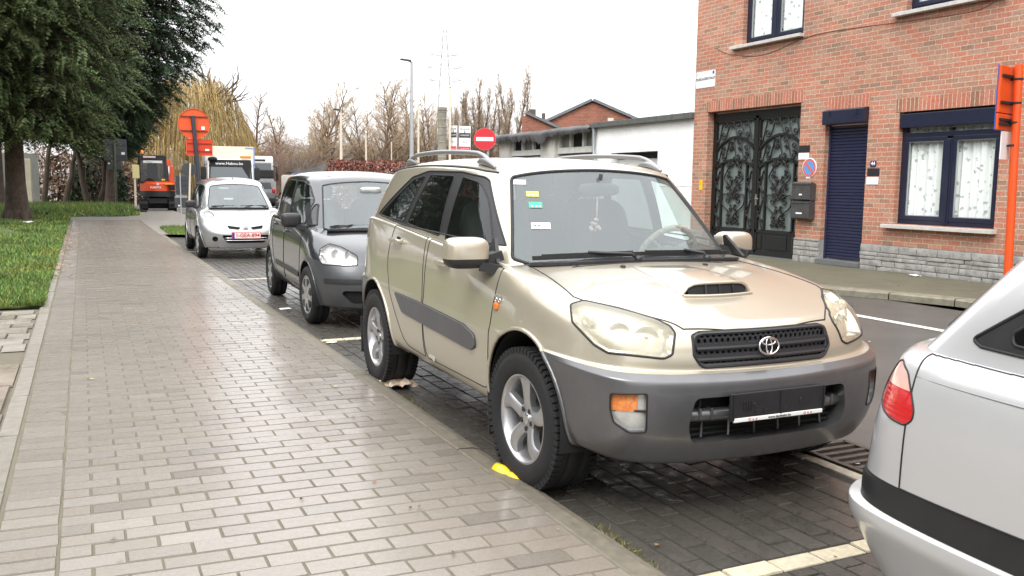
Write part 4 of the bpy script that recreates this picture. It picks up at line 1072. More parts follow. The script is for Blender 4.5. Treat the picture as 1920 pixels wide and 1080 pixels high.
def garages():
    root = empty('garage_row', (12.05, 20, 0), 0, 'white rendered garages with torn roofing felt beside the brick house', 'garages')
    ox = Matrix.Translation((-12.05, -20, 0)); X = 12.05
    def pt(o): o.parent = root; o.matrix_parent_inverse = ox; return o
    ren = M('white_render', (.92, .915, .90), .8, var=.10, vs=1.6, bump=.2, bs=50)
    m = MB(); wall_holes(m, X, 16.06, 20.3, 0, 2.97, [(17.45, 19.5, 0, 2.28, .3)], .3); m.quad((X, 20.3, 0), (X, 20.3, 2.97), (X+7, 20.3, 2.97), (X+7, 20.3, 0)); m.box((X-.004, 18.2, 1.48), (.01, 4.2, .012))
    m.quad((X, 16.06, 2.97), (X+7, 16.06, 2.97), (X+7, 20.3, 2.97), (X, 20.3, 2.97))
    pt(m.build('wall', ren))
    m = MB(); m.box((X-.06, 18.22, 3.0), (.16, 4.36, .13), bevel=.01)
    for y in np.arange(16.3, 20.2, .45): m.box((X-.062, y, 3.0), (.17, .02, .135))
    pt(m.build('gutter', M('zinc_dark', (.10, .105, .10), .6, var=.2, vs=5)))
    m = MB(); m.tube([(X-.09, 20.22, 2.93), (X-.09, 20.22, 2.35), (X-.10, 20.12, 2.15), (X-.10, 20.12, .0)], .045, 12); pt(m.build('downpipe', M('zinc', (.30, .32, .33), .4, metal=.5), smooth=40))
    m = MB(); V = []
    for k in range(120):
        y = 17.46+2.03*k/119; V += [(X+.22+.012*(1 if (k//2) % 2 else -1), y, 0), (X+.22+.012*(1 if (k//2) % 2 else -1), y, 2.12)]
    m.faces_of(V, [(2*k, 2*k+1, 2*k+3, 2*k+2) for k in range(119)]); pt(m.build('garage_door', M('steel_white', (.72, .72, .70), .45, metal=.1)))
    m = MB(); m.box((X+.25, 18.47, 2.20), (.1, 2.05, .14)); pt(m.build('door_rail', MAT['matt_black']))
    gw = M('render_grey', (.52, .51, .47), .8, var=.3, vs=1.2, bump=.3, bs=40)
    bays = [(20.42, 22.55), (23.42, 25.55)]
    m = MB(); wall_holes(m, X+.02, 20.31, 26.25, 0, 2.93, [(p, q, 0, 2.92, .25) for p, q in bays], .25); m.quad((X, 26.25, 0), (X, 26.25, 2.93), (X+7, 26.25, 2.93), (X+7, 26.25, 0)); m.quad((X+.02, 20.31, 2.93), (X+7, 20.31, 2.93), (X+7, 26.25, 2.93), (X+.02, 26.25, 2.93)); pt(m.build('wall', gw))
    for (p, q), nm in zip(bays, ('a', 'b')):
        m = MB(); mid = (p+q)/2; zb = 2.44
        m.mi = 0; m.box((X+.18, mid, zb-.02), (.12, q-p, .16))
        for y in (p+.05, p+(q-p)/3, p+2*(q-p)/3, q-.05): m.box((X+.17, y, 2.68), (.10, .10, .42))
        m.mi = 1
        for k in range(3):
            y0, y1 = p+(q-p)*k/3+.05, p+(q-p)*(k+1)/3-.05
            if (nm == 'a' and k == 1) or (nm == 'b' and k != 1): m.mi = 3
            else: m.mi = 1
            m.box((X+.21, (y0+y1)/2, 2.68), (.012, y1-y0, .40))
        m.mi = 2
        z = 2.30
        while z > .1:
            m.box((X+.20, mid, z-.06), (.03, q-p-.06, .112), bevel=.006); z -= .115
        o = pt(m.build('garage_door', [M('frame_white', (.66, .66, .63), .6, var=.15, vs=5), M('dirty_pane', (.20, .20, .17), .35, var=.4, vs=4), M('slat_white' if nm == 'b' else 'slat_grey', (.62, .63, .63) if nm == 'b' else (.36, .36, .34), .6, var=.2, vs=5), MAT['matt_black']]))
    # torn felt hanging over the edge
    m = MB(); rg = random.Random(3); n = 90; V = []
    for k in range(n+1):
        y = 20.3+6.1*k/n; sag = .03+.06*abs(math.sin(k*.35))*rg.random()+(.20*math.exp(-((y-23.1)/.3)**2))+(.12*rg.random() if y > 23.2 else .0)
        up = .05+.08*(y < 22.9)*math.sin(PI*min(1, (y-20.3)/2.6))
        V += [(X+.6, y, 2.98+.02*math.sin(k)), (X-.10, y, 3.0+up*.3), (X-.20-.05*rg.random(), y, 2.93-.2*sag), (X-.13-.05*rg.random(), y, 2.95-sag-.08)]
    for f in m.faces_of(V, [(4*k+j, 4*k+j+1, 4*k+5+j, 4*k+4+j) for k in range(n) for j in range(3)]): f.smooth = True
    pt(m.build('roof_felt', M('felt_black', (.035, .035, .036), .7, c2=(.13, .13, .13), vs=2.2, bump=.5, bs=20)))
    return root
garages()
# ------------------------------------------------------------------ trees
def limbs(rg, base, height, spread, levels, kids_n, r0, up=.6, trunk=.35, gnarl=.12, minr=.006, len0=None, fan=.7):
    """recursive branching: list of (p, q, rp, rq)"""
    seg = []
    def grow(p, d, L, r, lv):
        n = max(2, int(3+lv*.6)); pts = [p]; q = p; dd = d.copy()
        for k in range(n):
            dd = (dd+Vector((rg.gauss(0, gnarl), rg.gauss(0, gnarl), rg.gauss(0, gnarl)+.06*up))).normalized(); q2 = q+dd*(L/n)
            ra, rb = r*(1-.38*k/n), r*(1-.38*(k+1)/n); seg.append((q.copy(), q2.copy(), max(minr, ra), max(minr, rb))); q = q2; pts.append(q)
        if lv <= 0: return
        for c in range(kids_n[lv-1] if lv-1 < len(kids_n) else 3):
            t = rg.uniform(.35, 1.0) if c else 1.0
            i = min(n-1, int(t*n)); s = pts[i].lerp(pts[i+1], t*n-i) if i < n else pts[-1]
            ax = Vector((rg.gauss(0, 1), rg.gauss(0, 1), rg.gauss(0, .5))).normalized()
            nd = (dd+ax*fan*(1 if c else .4)+Vector((0, 0, up*.35))).normalized()
            grow(s, nd, L*rg.uniform(.55, .85), r*(.62 if c == 0 else rg.uniform(.35, .55)), lv-1)
    grow(Vector(base), Vector((0, 0, 1)), height*trunk, r0, levels)
    return seg
def tube_mesh(name, segs, mats, parent=None, thin=4):
    P = np.array([list(s[0])+[s[2]] for s in segs]); Q = np.array([list(s[1])+[s[3]] for s in segs])
    d = Q[:, :3]-P[:, :3]; d /= np.linalg.norm(d, axis=1, keepdims=True)+1e-9
    a = np.where(np.abs(d[:, 2:3]) < .9, np.array([[0, 0, 1.]]), np.array([[1., 0, 0]])); x = np.cross(d, a); x /= np.linalg.norm(x, axis=1, keepdims=True)+1e-9; y = np.cross(d, x)
    V = []; n = thin
    for k in range(n):
        c, s = math.cos(2*PI*k/n), math.sin(2*PI*k/n)
        V.append(P[:, :3]+P[:, 3:]*(c*x+s*y)); V.append(Q[:, :3]+Q[:, 3:]*(c*x+s*y))
    V = np.stack(V, 1)                                       # seg, 2n, 3
    m = len(segs); base = np.arange(m)[:, None]*2*n
    F = np.concatenate([base+np.array([[2*k, 2*((k+1) % n), 2*((k+1) % n)+1, 2*k+1]]) for k in range(n)])
    return np_mesh(name, V.reshape(-1, 3), F, mats, parent, smooth=True)
def bare_tree(loc, seed, height, label, group=None, r0=.22, levels=5, kids_n=(4, 4, 4, 3, 3), up=.6, fan=.75, trunk=.34, col=(.13, .085, .055), twig=(.24, .14, .085), name='bare_tree', cat='tree', gnarl=.12, minr=.012, forks=1, dens=1.):
    rg = random.Random(seed); root = empty(name, loc, rg.uniform(0, 6), label, cat, group)
    segs = []; H = height; nar = fan < .5
    def line(p, d, L, r, n, wob, lift, rend=.25):
        out = [p.copy()]
        for k in range(n):
            d = (d+Vector((rg.gauss(0, wob), rg.gauss(0, wob), rg.gauss(0, wob)*.5+lift))).normalized(); q = p+d*L/n
            segs.append((p.copy(), q.copy(), r*(1-(1-rend)*k/n), r*(1-(1-rend)*(k+1)/n))); p = q; out.append(q.copy())
        return out
    def side(d, ang, az):
        x = d.orthogonal().normalized(); y = d.cross(x); return (d*math.cos(ang)+(x*math.cos(az)+y*math.sin(az))*math.sin(ang)).normalized()
    cutp = []
    for f in range(forks):
        cutp.append(len(segs)); az = rg.uniform(0, 6.3); d0 = Vector((math.cos(az), math.sin(az), 0))*(.0 if forks == 1 else .10 if nar else .26)+Vector((0, 0, 1))
        hh = H*(1 if f == 0 else rg.uniform(.72, .97))
        st = line(Vector((rg.uniform(-.08, .08)*(f > 0), rg.uniform(-.08, .08)*(f > 0), -.1)), d0.normalized(), hh*1.03, r0*(1 if f == 0 else .8), 12, .05, .03, .12)
        nb = int((34 if nar else 24)*dens); 
        for b_ in range(nb):
            t = .16+.82*(b_+rg.random())/nb; i = min(11, int(t*12)); p = st[i].lerp(st[i+1], t*12-i); dd = (st[i+1]-st[i]).normalized()
            L = hh*((.13+.10*(1-t)) if nar else (.09+.36*(1-t)**.8))*rg.uniform(.7, 1.15)
            br = line(p, side(dd, R(rg.uniform(16, 30) if nar else rg.uniform(32, 62)), b_*2.4+rg.random()), L, r0*.26*(1-t*.6)+minr, 6, .10, .10*up, .25)
            for c in range(6 if nar else 8):
                u = rg.uniform(.2, 1); j = min(5, int(u*6)); q = br[j].lerp(br[j+1], u*6-j); e = (br[j+1]-br[j]).normalized(); L2 = L*rg.uniform(.22, .5)*(1.1-.5*u)
                sb = line(q, side(e, R(rg.uniform(20, 55)), rg.uniform(0, 6.3)), L2, minr*1.1, 3, .12, .10*up, .5)
                for g in range(4):
                    k = rg.randint(0, 2); line(sb[k].lerp(sb[k+1], rg.random()), side((sb[k+1]-sb[k]).normalized(), R(rg.uniform(15, 50)), rg.uniform(0, 6.3)), L2*rg.uniform(.35, .8), minr*.6, 2, .12, .10*up, .6)
    zs = height/max(q[1].z for q in segs); segs = [(a_*zs, b_*zs, p, q) for a_, b_, p, q in segs]
    ids = cutp[1:]+[len(segs)]; fine = [s for s in segs if s[2] <= minr*2.2]
    bm_ = M('bark_'+'%02d%02d%02d' % tuple(int(c*99) for c in col), col, .9, var=.4, vs=6); tm = M('twig_'+'%02d%02d%02d' % tuple(int(c*99) for c in twig), twig, .9, var=.35, vs=.6)
    for a_, b_ in zip(cutp, ids):
        th = [s for s in segs[a_:b_] if s[2] > minr*2.2]
        if th: tube_mesh('trunk', th, bm_, root, 7)
    if fine: tube_mesh('crown', fine, tm, root, 3)
    return root
def conifer(loc, seed, R0, z0, z1, label, tone, trunk_r, lean=(0, 0), n=2600, group='conifers on the verge', squash=1., skirt=1., spray=.75):
    """drooping sprays of needles hung along whorls of branches"""
    rg = np.random.default_rng(seed); rr = random.Random(seed)
    root = empty('conifer', loc, 0, label, 'tree', group)
    segs = []; H = z1+1.5
    pts = [Vector((lean[0]*t, lean[1]*t, H*t+(-.15 if t == 0 else 0))) for t in np.linspace(0, 1, 12)]
    for k, (a, b) in enumerate(zip(pts, pts[1:])):
        segs.append((a, b, trunk_r*(1-.075*k)*(1.25 if k == 0 else 1), trunk_r*(1-.075*(k+1))))
    # roots flare
    for k in range(6):
        a = k*1.05; segs.append((Vector((math.cos(a)*trunk_r*1.5, math.sin(a)*trunk_r*1.5, -.12)), Vector((math.cos(a)*trunk_r*.5, math.sin(a)*trunk_r*.5, .5)), trunk_r*.28, trunk_r*.4))
    S = []
    nb = int(n/16)
    for k in range(nb):
        t = (k+rr.random())/nb; z = z0+(z1-z0)*t
        env = R0*(min(1, .55+t*2.2)*(1-max(0, t-.55)*.8)) if squash == 1 else R0*squash(t)
        a = k*2.39996+rr.uniform(-.3, .3); L = env*rr.uniform(.72, 1.06)
        o = Vector((lean[0]*z/H, lean[1]*z/H, z)); d = Vector((math.cos(a), math.sin(a), .28)).normalized(); p = o.copy(); m = 8
        prev = p
        for j in range(m):
            f = (j+1)/m; d2 = Vector((d.x, d.y, .30-.62*f)); q = prev+d2.normalized()*L/m; r = .06*(1-f)+.01
            segs.append((prev.copy(), q.copy(), r+.008, r)); 
            if f > .28:
                for c in range(3):
                    side = rr.choice((-1, 1))*rr.uniform(.1, .9); S.append((q.x-d.y*side*.7*(1-.3*f), q.y+d.x*side*.7*(1-.3*f), q.z+rr.uniform(-.15, .1), a+side*.9, rr.uniform(.6, 1.25)*spray))
            prev = q
    bark = M('conifer_bark', (.085, .062, .048), .95, var=.45, vs=5, bump=1., bs=14)
    tube_mesh('trunk', segs, bark, root, 9)
    S = np.array(S); N = len(S)
    # a spray: a drooping frond with paired leaflets
    K = 15; Vs = []; Cs = []
    for k in range(K):
        f = (k+1)/K; L = S[:, 4]
        for sg in (-1, 1):
            px = L*f*.85; pz = -L*(f**1.7)*.62; ln = L*(.30*(1-f*.75))
            aa = S[:, 3]; j1 = rg.normal(0, .05, N); j2 = rg.normal(0, .3, N)
            bx, by, bz = S[:, 0]+np.cos(aa)*px, S[:, 1]+np.sin(aa)*px, S[:, 2]+pz+j1
            a2 = aa+sg*(.95+j2*.6)
            tx, ty, tz = bx+np.cos(a2)*ln, by+np.sin(a2)*ln, bz-ln*(.55+j2*.5)
            w = ln*.13+.010
            nx, ny = -np.sin(a2)*w, np.cos(a2)*w
            mx, my, mz = (bx+tx)/2, (by+ty)/2, (bz+tz)/2+.02
            Vs.append(np.stack([np.stack([bx, by, bz], 1), np.stack([mx+nx, my+ny, mz], 1), np.stack([tx, ty, tz], 1), np.stack([mx-nx, my-ny, mz-.02], 1)], 1))
            c = (rg.normal(1, .22, N)*(.8+.5*f)).clip(.35, 2)
            Cs.append(np.repeat(c[:, None], 4, 1))
    V = np.concatenate(Vs).reshape(-1, 3); C = np.concatenate(Cs).reshape(-1); 
    Y = rg.random(len(V)//4).repeat(4)
    C3 = np.stack([C*(1+.35*(Y > .8)), C, C*(1-.1*(Y > .8))], 1)
    np_mesh('crown', V, np.arange(len(V)).reshape(-1, 4), M('needles_'+str(seed), tone, .75, var=.3, vs=.5, attr='tone'), root, colors=C3)
    return root
def willow(loc, seed, R0, H, label):
    rg = np.random.default_rng(seed); rr = random.Random(seed); root = empty('willow', loc, 0, label, 'tree')
    segs = limbs(rr, (0, 0, 0), H, 1, 4, (4, 4, 4, 5), .55, .5, .36, .16, .03, fan=.8)
    sc = R0/max(math.hypot(s[1].x, s[1].y) for s in segs); zs = H/max(s[1].z for s in segs)
    segs = [(Vector((a.x*sc, a.y*sc, a.z*zs)), Vector((b.x*sc, b.y*sc, b.z*zs)), ra, rb) for a, b, ra, rb in segs]
    tube_mesh('trunk', segs, M('willow_bark', (.12, .09, .06), .9, var=.3), root, 6)
    n = 3300; a = rg.random(n)*2*PI; r = R0*np.sqrt(rg.random(n))
    x, y = r*np.cos(a), r*np.sin(a)
    lump = .5+.5*np.sin(x*1.1+2)*np.sin(y*1.3)
    zt = H*(1-.62*(r/R0)**2.4)*(.84+.13*lump)+rg.normal(0, .25, n); L = np.minimum(zt-.5, rg.uniform(1.6, 6.5, n)*(.55+.75*(r/R0)))
    K = 7; strands = []
    dx, dy = rg.normal(0, .05, n), rg.normal(0, .05, n)
    for k in range(K+1):
        f = k/K; o = .55*np.sqrt(f)*(1-.3*f)
        strands.append(np.stack([x+np.cos(a)*o+dx*f*3+.05*np.sin(f*5+a*9), y+np.sin(a)*o+dy*f*3, zt-L*f+.25*np.sin(PI*min(1, f*2.2))*(f < .46)], 1))
    V = []; 
    for q in (0, PI/2):
        w = rg.uniform(.007, .018, n)
        ox, oy = np.cos(a+q+1)*w, np.sin(a+q+1)*w
        for k in range(K):
            t0, t1 = 1-.6*k/K, 1-.6*(k+1)/K
            A, B = strands[k], strands[k+1]; o = np.stack([ox, oy, ox*0], 1)
            V.append(np.stack([A-o*t0, A+o*t0, B+o*t1, B-o*t1], 1))
    V = np.concatenate(V).reshape(-1, 3); c = rg.normal(1, .25, n).clip(.4, 1.8); C = np.tile(np.repeat(c, 4), 2*K)
    np_mesh('crown', V, np.arange(len(V)).reshape(-1, 4), M('willow_twig', (.38, .275, .11), .8, attr='tone', var=.25, vs=.4), root, colors=np.stack([C, C, C], 1))
    return root
def scrub(name, loc, d, seed, n, tone, label, cat, leaf=.09, thin=None, kind=None, group=None, stems=60, twig=(.11, .075, .05)):
    """bush or hedge: a mass of small leaves over stems"""
    rg = np.random.default_rng(seed); root = empty(name, loc, 0, label, cat, group)
    u = rg.random((n, 3))-.5; u = np.sign(u)*np.abs(u*2)**.8*.5
    if thin: u[:, 2] = np.abs(u[:, 2])*0+ (rg.random(n)**.8-.5)
    k = 1-(.05 if thin else .35)*np.sin(u[:, 0]*9+seed)**2*(u[:, 2] > .1)
    P = np.stack([u[:, 0]*d[0], u[:, 1]*d[1], (u[:, 2]*k+.5)*d[2]], 1)
    if not thin:
        env = np.sqrt(np.clip(1-(u[:, 0]*2)**2, .05, 1))*np.sqrt(np.clip(1-(u[:, 1]*2)**2, .05, 1)); P[:, 2] *= .35+.65*env
    A = rg.normal(0, 1, (n, 3)); A /= np.linalg.norm(A, axis=1, keepdims=True); B = np.cross(A, rg.normal(0, 1, (n, 3))); B /= np.linalg.norm(B, axis=1, keepdims=True)+1e-9
    s = rg.uniform(.5, 1.3, n)[:, None]*leaf
    V = np.stack([P-A*s, P+B*s*.55, P+A*s, P-B*s*.55], 1).reshape(-1, 3)
    t = rg.normal(1, .35, n).clip(.3, 2.2); C = np.repeat(np.stack([t, t*rg.uniform(.85, 1.1, n), t], 1), 4, 0)
    np_mesh('foliage', V, np.arange(n*4).reshape(-1, 4), M('leaf_'+name+str(seed), tone, .75, attr='tone', var=.2, vs=.7), root, colors=C)
    rr = random.Random(seed); segs = []
    for k in range(stems):
        x, y = rr.uniform(-.45, .45)*d[0], rr.uniform(-.4, .4)*d[1]; p = Vector((x, y, -.1))
        for j in range(4): q = p+Vector((rr.gauss(0, .12), rr.gauss(0, .12), d[2]*.23)); segs.append((p, q, .02, .014)); p = q
    tube_mesh('stems', segs, M('stem_'+name+str(seed), twig, .9), root, 4)
    return root
def trees():
    # the two groups of conifers; the crowns start about head height
    conifer((-2.05, 34.6, .05), 21, 3.9, 2.7, 12, 'tall conifer with lighter drooping sprays at the left edge, single thick trunk', (.085, .125, .045), .34, n=6500, squash=lambda t: min(1, .66+1.5*t), spray=.68)
    conifer((1.2, 50, .05), 22, 4.9, 2.9, 17.0, 'dark dense conifer leaning over the brick walk beside the street', (.040, .075, .036), .22, lean=(1.0, 0), n=8500, squash=lambda t: min(1, .16+2.0*t), spray=.78)
    conifer((-3.2, 43, .05), 23, 4.0, 3.6, 13.0, 'shadowy conifer standing behind the thick-trunked one', (.045, .068, .035), .25, n=2200, squash=lambda t: .7+.3*t)
    for k, (x, y) in enumerate(((-7.8, 27.5), (-13.5, 31.5))):
        c = copy_tree([o for o in COL.objects if o.get('category') == 'tree'][0]); c.location = (x, y, 0); c.rotation_euler = (0, 0, 2+k*2)
        c['label'] = ['conifer mirrored in the side windows of the beige four-wheel drive, nearer the camera', 'conifer mirrored in the door of the beige four-wheel drive, farther along the verge'][k]
    scrub('shade_tree_belt', (-11.5, 6, .8), (4.5, 40, 7.0), 34, 9000, (.028, .04, .02), 'unseen belt of dark trees added left of the verge, darkening the car doors', 'trees', leaf=.42, thin=1, stems=40)['kind'] = 'stuff'  # out of view, added and sized to darken the car sides and walk
    rr = random.Random(5)
    for i, (x, y, h, ln) in enumerate(((-.9, 52, 4.2, (.9, .2)), (.3, 50.5, 4.5, (-.7, .1)), (.75, 51, 4.6, (.5, 0)), (1.2, 53, 4.2, (-.2, 0)), (-1.9, 54, 4.5, (.3, 0)))):
        t = empty('leaning_trunk', (x, y, 0), 0, ['gnarled dark trunk leaning right among the undergrowth', 'bare trunk leaning left behind the dark road sign', 'slim bare trunk leaning right beside the dark road sign', 'pale slender trunk behind the dark road sign post', 'bare upright trunk deep in the shade left of the group'][i], 'tree', 'trunks under the conifers')
        segs = []; p = Vector((0, 0, -.2))
        for k in range(7): q = p+Vector((ln[0]*.18+rr.gauss(0, .05), ln[1]*.18, h/7)); segs.append((p, q, .17*(1-.08*k), .17*(1-.08*(k+1)))); p = q
        for k in range(3):
            b = segs[3+k][1]; segs.append((b, b+Vector((rr.gauss(0, .6), rr.gauss(0, .3), rr.uniform(.4, 1.0))), .06, .03))
        tube_mesh('trunk', segs, M('trunk_brown', (.062, .045, .033), .95, var=.4, vs=6, bump=.8, bs=20), t, 8)
    scrub('undergrowth', (-2.5, 60, -.1), (14, 4, 3.6), 31, 9000, (.12, .062, .035), 'rusty brown tangle of dead bramble and leaves behind the trunks', 'undergrowth', leaf=.14, kind='stuff')['kind'] = 'stuff'
    scrub('evergreen_bush', (.8, 56, 0), (3.0, 2.0, 3.2), 32, 1800, (.022, .038, .016), 'dark evergreen bush behind the dark road sign', 'bush', leaf=.16)
    # fence and pale wall glimpsed at far left
    m = MB(); m.box((-5.2, 57, 1.4), (6, .2, 2.9)); tag(m.build('garden_wall', M('wall_grey', (.20, .20, .19), .9, var=.2, vs=1)), 'grey garden wall far left behind the thick conifer trunk', 'wall')
    m = MB(); m.box((-2.62, 52, 1.2), (.55, .5, 2.5), bevel=.03); tag(m.build('gate_pier', M('pier_cream', (.50, .45, .36), .9, var=.15, vs=3)), 'cream gate pier seen just right of the thick conifer trunk', 'pier')
    willow((8.0, 76, 0), 41, 5.2, 10.6, 'large weeping willow with yellow hanging twigs behind the lorry')
    bare_tree((6.5, 84, 0), 51, 13.8, 'bare tree whose crooked top rises over the weeping willow', r0=.3, levels=5, kids_n=(3, 3, 3, 3, 2), twig=(.20, .14, .10), minr=.018)
    bare_tree((13.6, 82, 0), 52, 9.5, 'bare dark twiggy tree just right of the weeping willow', group='bare trees beyond the street', r0=.2, levels=6, kids_n=(4, 4, 3, 3, 3, 2), minr=.012)
    L = [(23.2, 100, 13.4, 61, 'two-stemmed bare tree with open forks between the willow and the lamp posts'), (30.5, 100, 14.0, 62, 'tall bare tree with leaning stems left of the tall street lamp'), (34.6, 104, 13.6, 63, 'orange-tipped bare tree just left of the tall street lamp'), (38.4, 104, 13.4, 64, 'orange-tipped bare tree just right of the tall street lamp'), (27.2, 108, 12.2, 65, 'bare tree standing between the two-stemmed tree and the small street lamp'), (32.8, 110, 13.0, 66, 'bare tree between the thin cream pole and the tall street lamp'), (36.6, 110, 13.6, 67, 'bare tree directly behind the tall street lamp'), (20.3, 104, 9.5, 68, 'low bare tree at the left of the two-stemmed tree')]
    for x, y, h, sd, lb in L:
        bare_tree((x, y, 0), sd, h, lb, 'bare trees beyond the street', r0=.24, levels=6, kids_n=(4, 3, 3, 3, 3, 2), minr=.019, up=.75, fan=.62, trunk=.30, forks=3 if sd != 62 else 2, twig=(.40, .30, .20), gnarl=.10)
    for x, y, h, sd, lb in ((41.0, 100, 13.0, 71, 'brown bare tree at the left of the pale concrete tower'), (44.0, 103, 15.0, 72, 'tall narrow poplar behind the no entry sign, left one of the pair'), (46.6, 101, 14.0, 73, 'bushy brown bare tree between the two tall poplars'), (49.4, 102, 17.0, 74, 'tallest narrow bare poplar left of the gabled brick building'), (45.3, 106, 14.2, 75, 'thin poplar tight against the left one of the pair'), (48.2, 107, 14.6, 76, 'thin poplar tight against the tallest one')):
        bare_tree((x, y, 0), sd, h, lb, 'poplars behind the garages', r0=.22, levels=6, kids_n=(5, 4, 4, 3, 3, 2), minr=.020, up=2.0, fan=.34, trunk=.38, forks=3, twig=(.31, .235, .16), gnarl=.07)
    for k, (x, y, s) in enumerate(((53.0, 98, 10.4), (55.5, 99, 10.8))): bare_tree((x, y, 0), 81+k, s, ['round bare crown showing left of the brick gable roof', 'round bare crown showing over the brick gable roof'][k], 'bare trees behind the gable', r0=.2, levels=6, kids_n=(4, 3, 3, 3, 3, 2), minr=.017, fan=.8, twig=(.24, .19, .155), forks=3)
    bare_tree((32.0, 48, 0), 83, 6.0, 'small bare tree showing right of the brick gable roof', r0=.08, levels=5, kids_n=(3, 3, 3, 2, 2), minr=.006, up=1.2)
    tw = [(14.5, 92, 7, 5.2), (19.5, 96, 8, 5.0), (25.5, 112, 9, 6.2), (31, 114, 9, 6.4), (36.5, 114, 9, 7.2), (42, 112, 9, 9), (47.5, 110, 9, 10)]
    for k, (x, y, w, h) in enumerate(tw):
        rg = random.Random(90+k); root = empty('thicket', (x, y, 0), 0, ['reddish brown leafless thicket behind the white lorries', 'brown leafless thicket under the two-stemmed bare tree', 'brown thicket left of the flagpoles', 'brown thicket behind the flagpoles', 'tawny thicket behind the tall street lamp', 'tawny thicket around the pale concrete tower', 'olive brown thicket behind the no entry sign'][k], 'thicket', 'leafless thickets beyond the street')
        segs = []
        for j in range(150):
            p = Vector((rg.uniform(-w/2, w/2), rg.uniform(-2, 2), -.1)); d = Vector((rg.gauss(0, .22), rg.gauss(0, .22), 1)).normalized(); hh = h*rg.uniform(.55, 1.1); r = .03
            for q in range(4):
                n = p+d*hh/4; segs.append((p, n, r, r*.8)); p = n; r *= .8; d = (d+Vector((rg.gauss(0, .16), rg.gauss(0, .16), .1))).normalized()
                for z in range(4):
                    e = p+Vector((rg.gauss(0, .55), rg.gauss(0, .55), rg.uniform(.1, .9)))*(h/5); segs.append((p, e, .014, .009)); 
                    for zz in range(2): e2 = e.lerp(p, rg.random()*.7); segs.append((e2, e2+Vector((rg.gauss(0, .3), rg.gauss(0, .3), rg.uniform(.0, .5)))*(h/6), .010, .008))
        tube_mesh('stems', segs, M('thicket_'+str(k % 3), [(.24, .155, .12), (.23, .165, .115), (.28, .205, .125)][k % 3], .9, var=.35, vs=.5), root, 3)
    scrub('copper_hedge', (15.3, 42.6, 0), (9.4, 1.1, 2.55), 33, 13000, (.20, .055, .030), 'clipped copper-brown beech hedge behind the grey hatchback', 'hedge', leaf=.075, thin=1, stems=90)
    # wood far behind closing the horizon
    rg = random.Random(8); segs = []
    for j in range(1500):
        x = rg.uniform(-60, 150); y = 150+rg.uniform(0, 25); p = Vector((x, y, -.2)); h = rg.uniform(3.5, 7.5)*(1.25 if x > 60 else 1); d = Vector((rg.gauss(0, .15), 0, 1)).normalized(); r = .09
        for q in range(4):
            n = p+d*h/4; segs.append((p, n, r, r*.7)); p = n; r *= .7
            for z in range(4): segs.append((p, p+Vector((rg.gauss(0, 1), rg.gauss(0, .6), rg.uniform(.1, 1.1)))*(h/6), .045, .02))
    o = tube_mesh('far_woodland', segs, M('wood_far', (.20, .145, .11), .9, var=.3, vs=.1), None, 3); tag(o, 'far leafless woodland closing the view', 'woodland', kind='stuff')
trees()

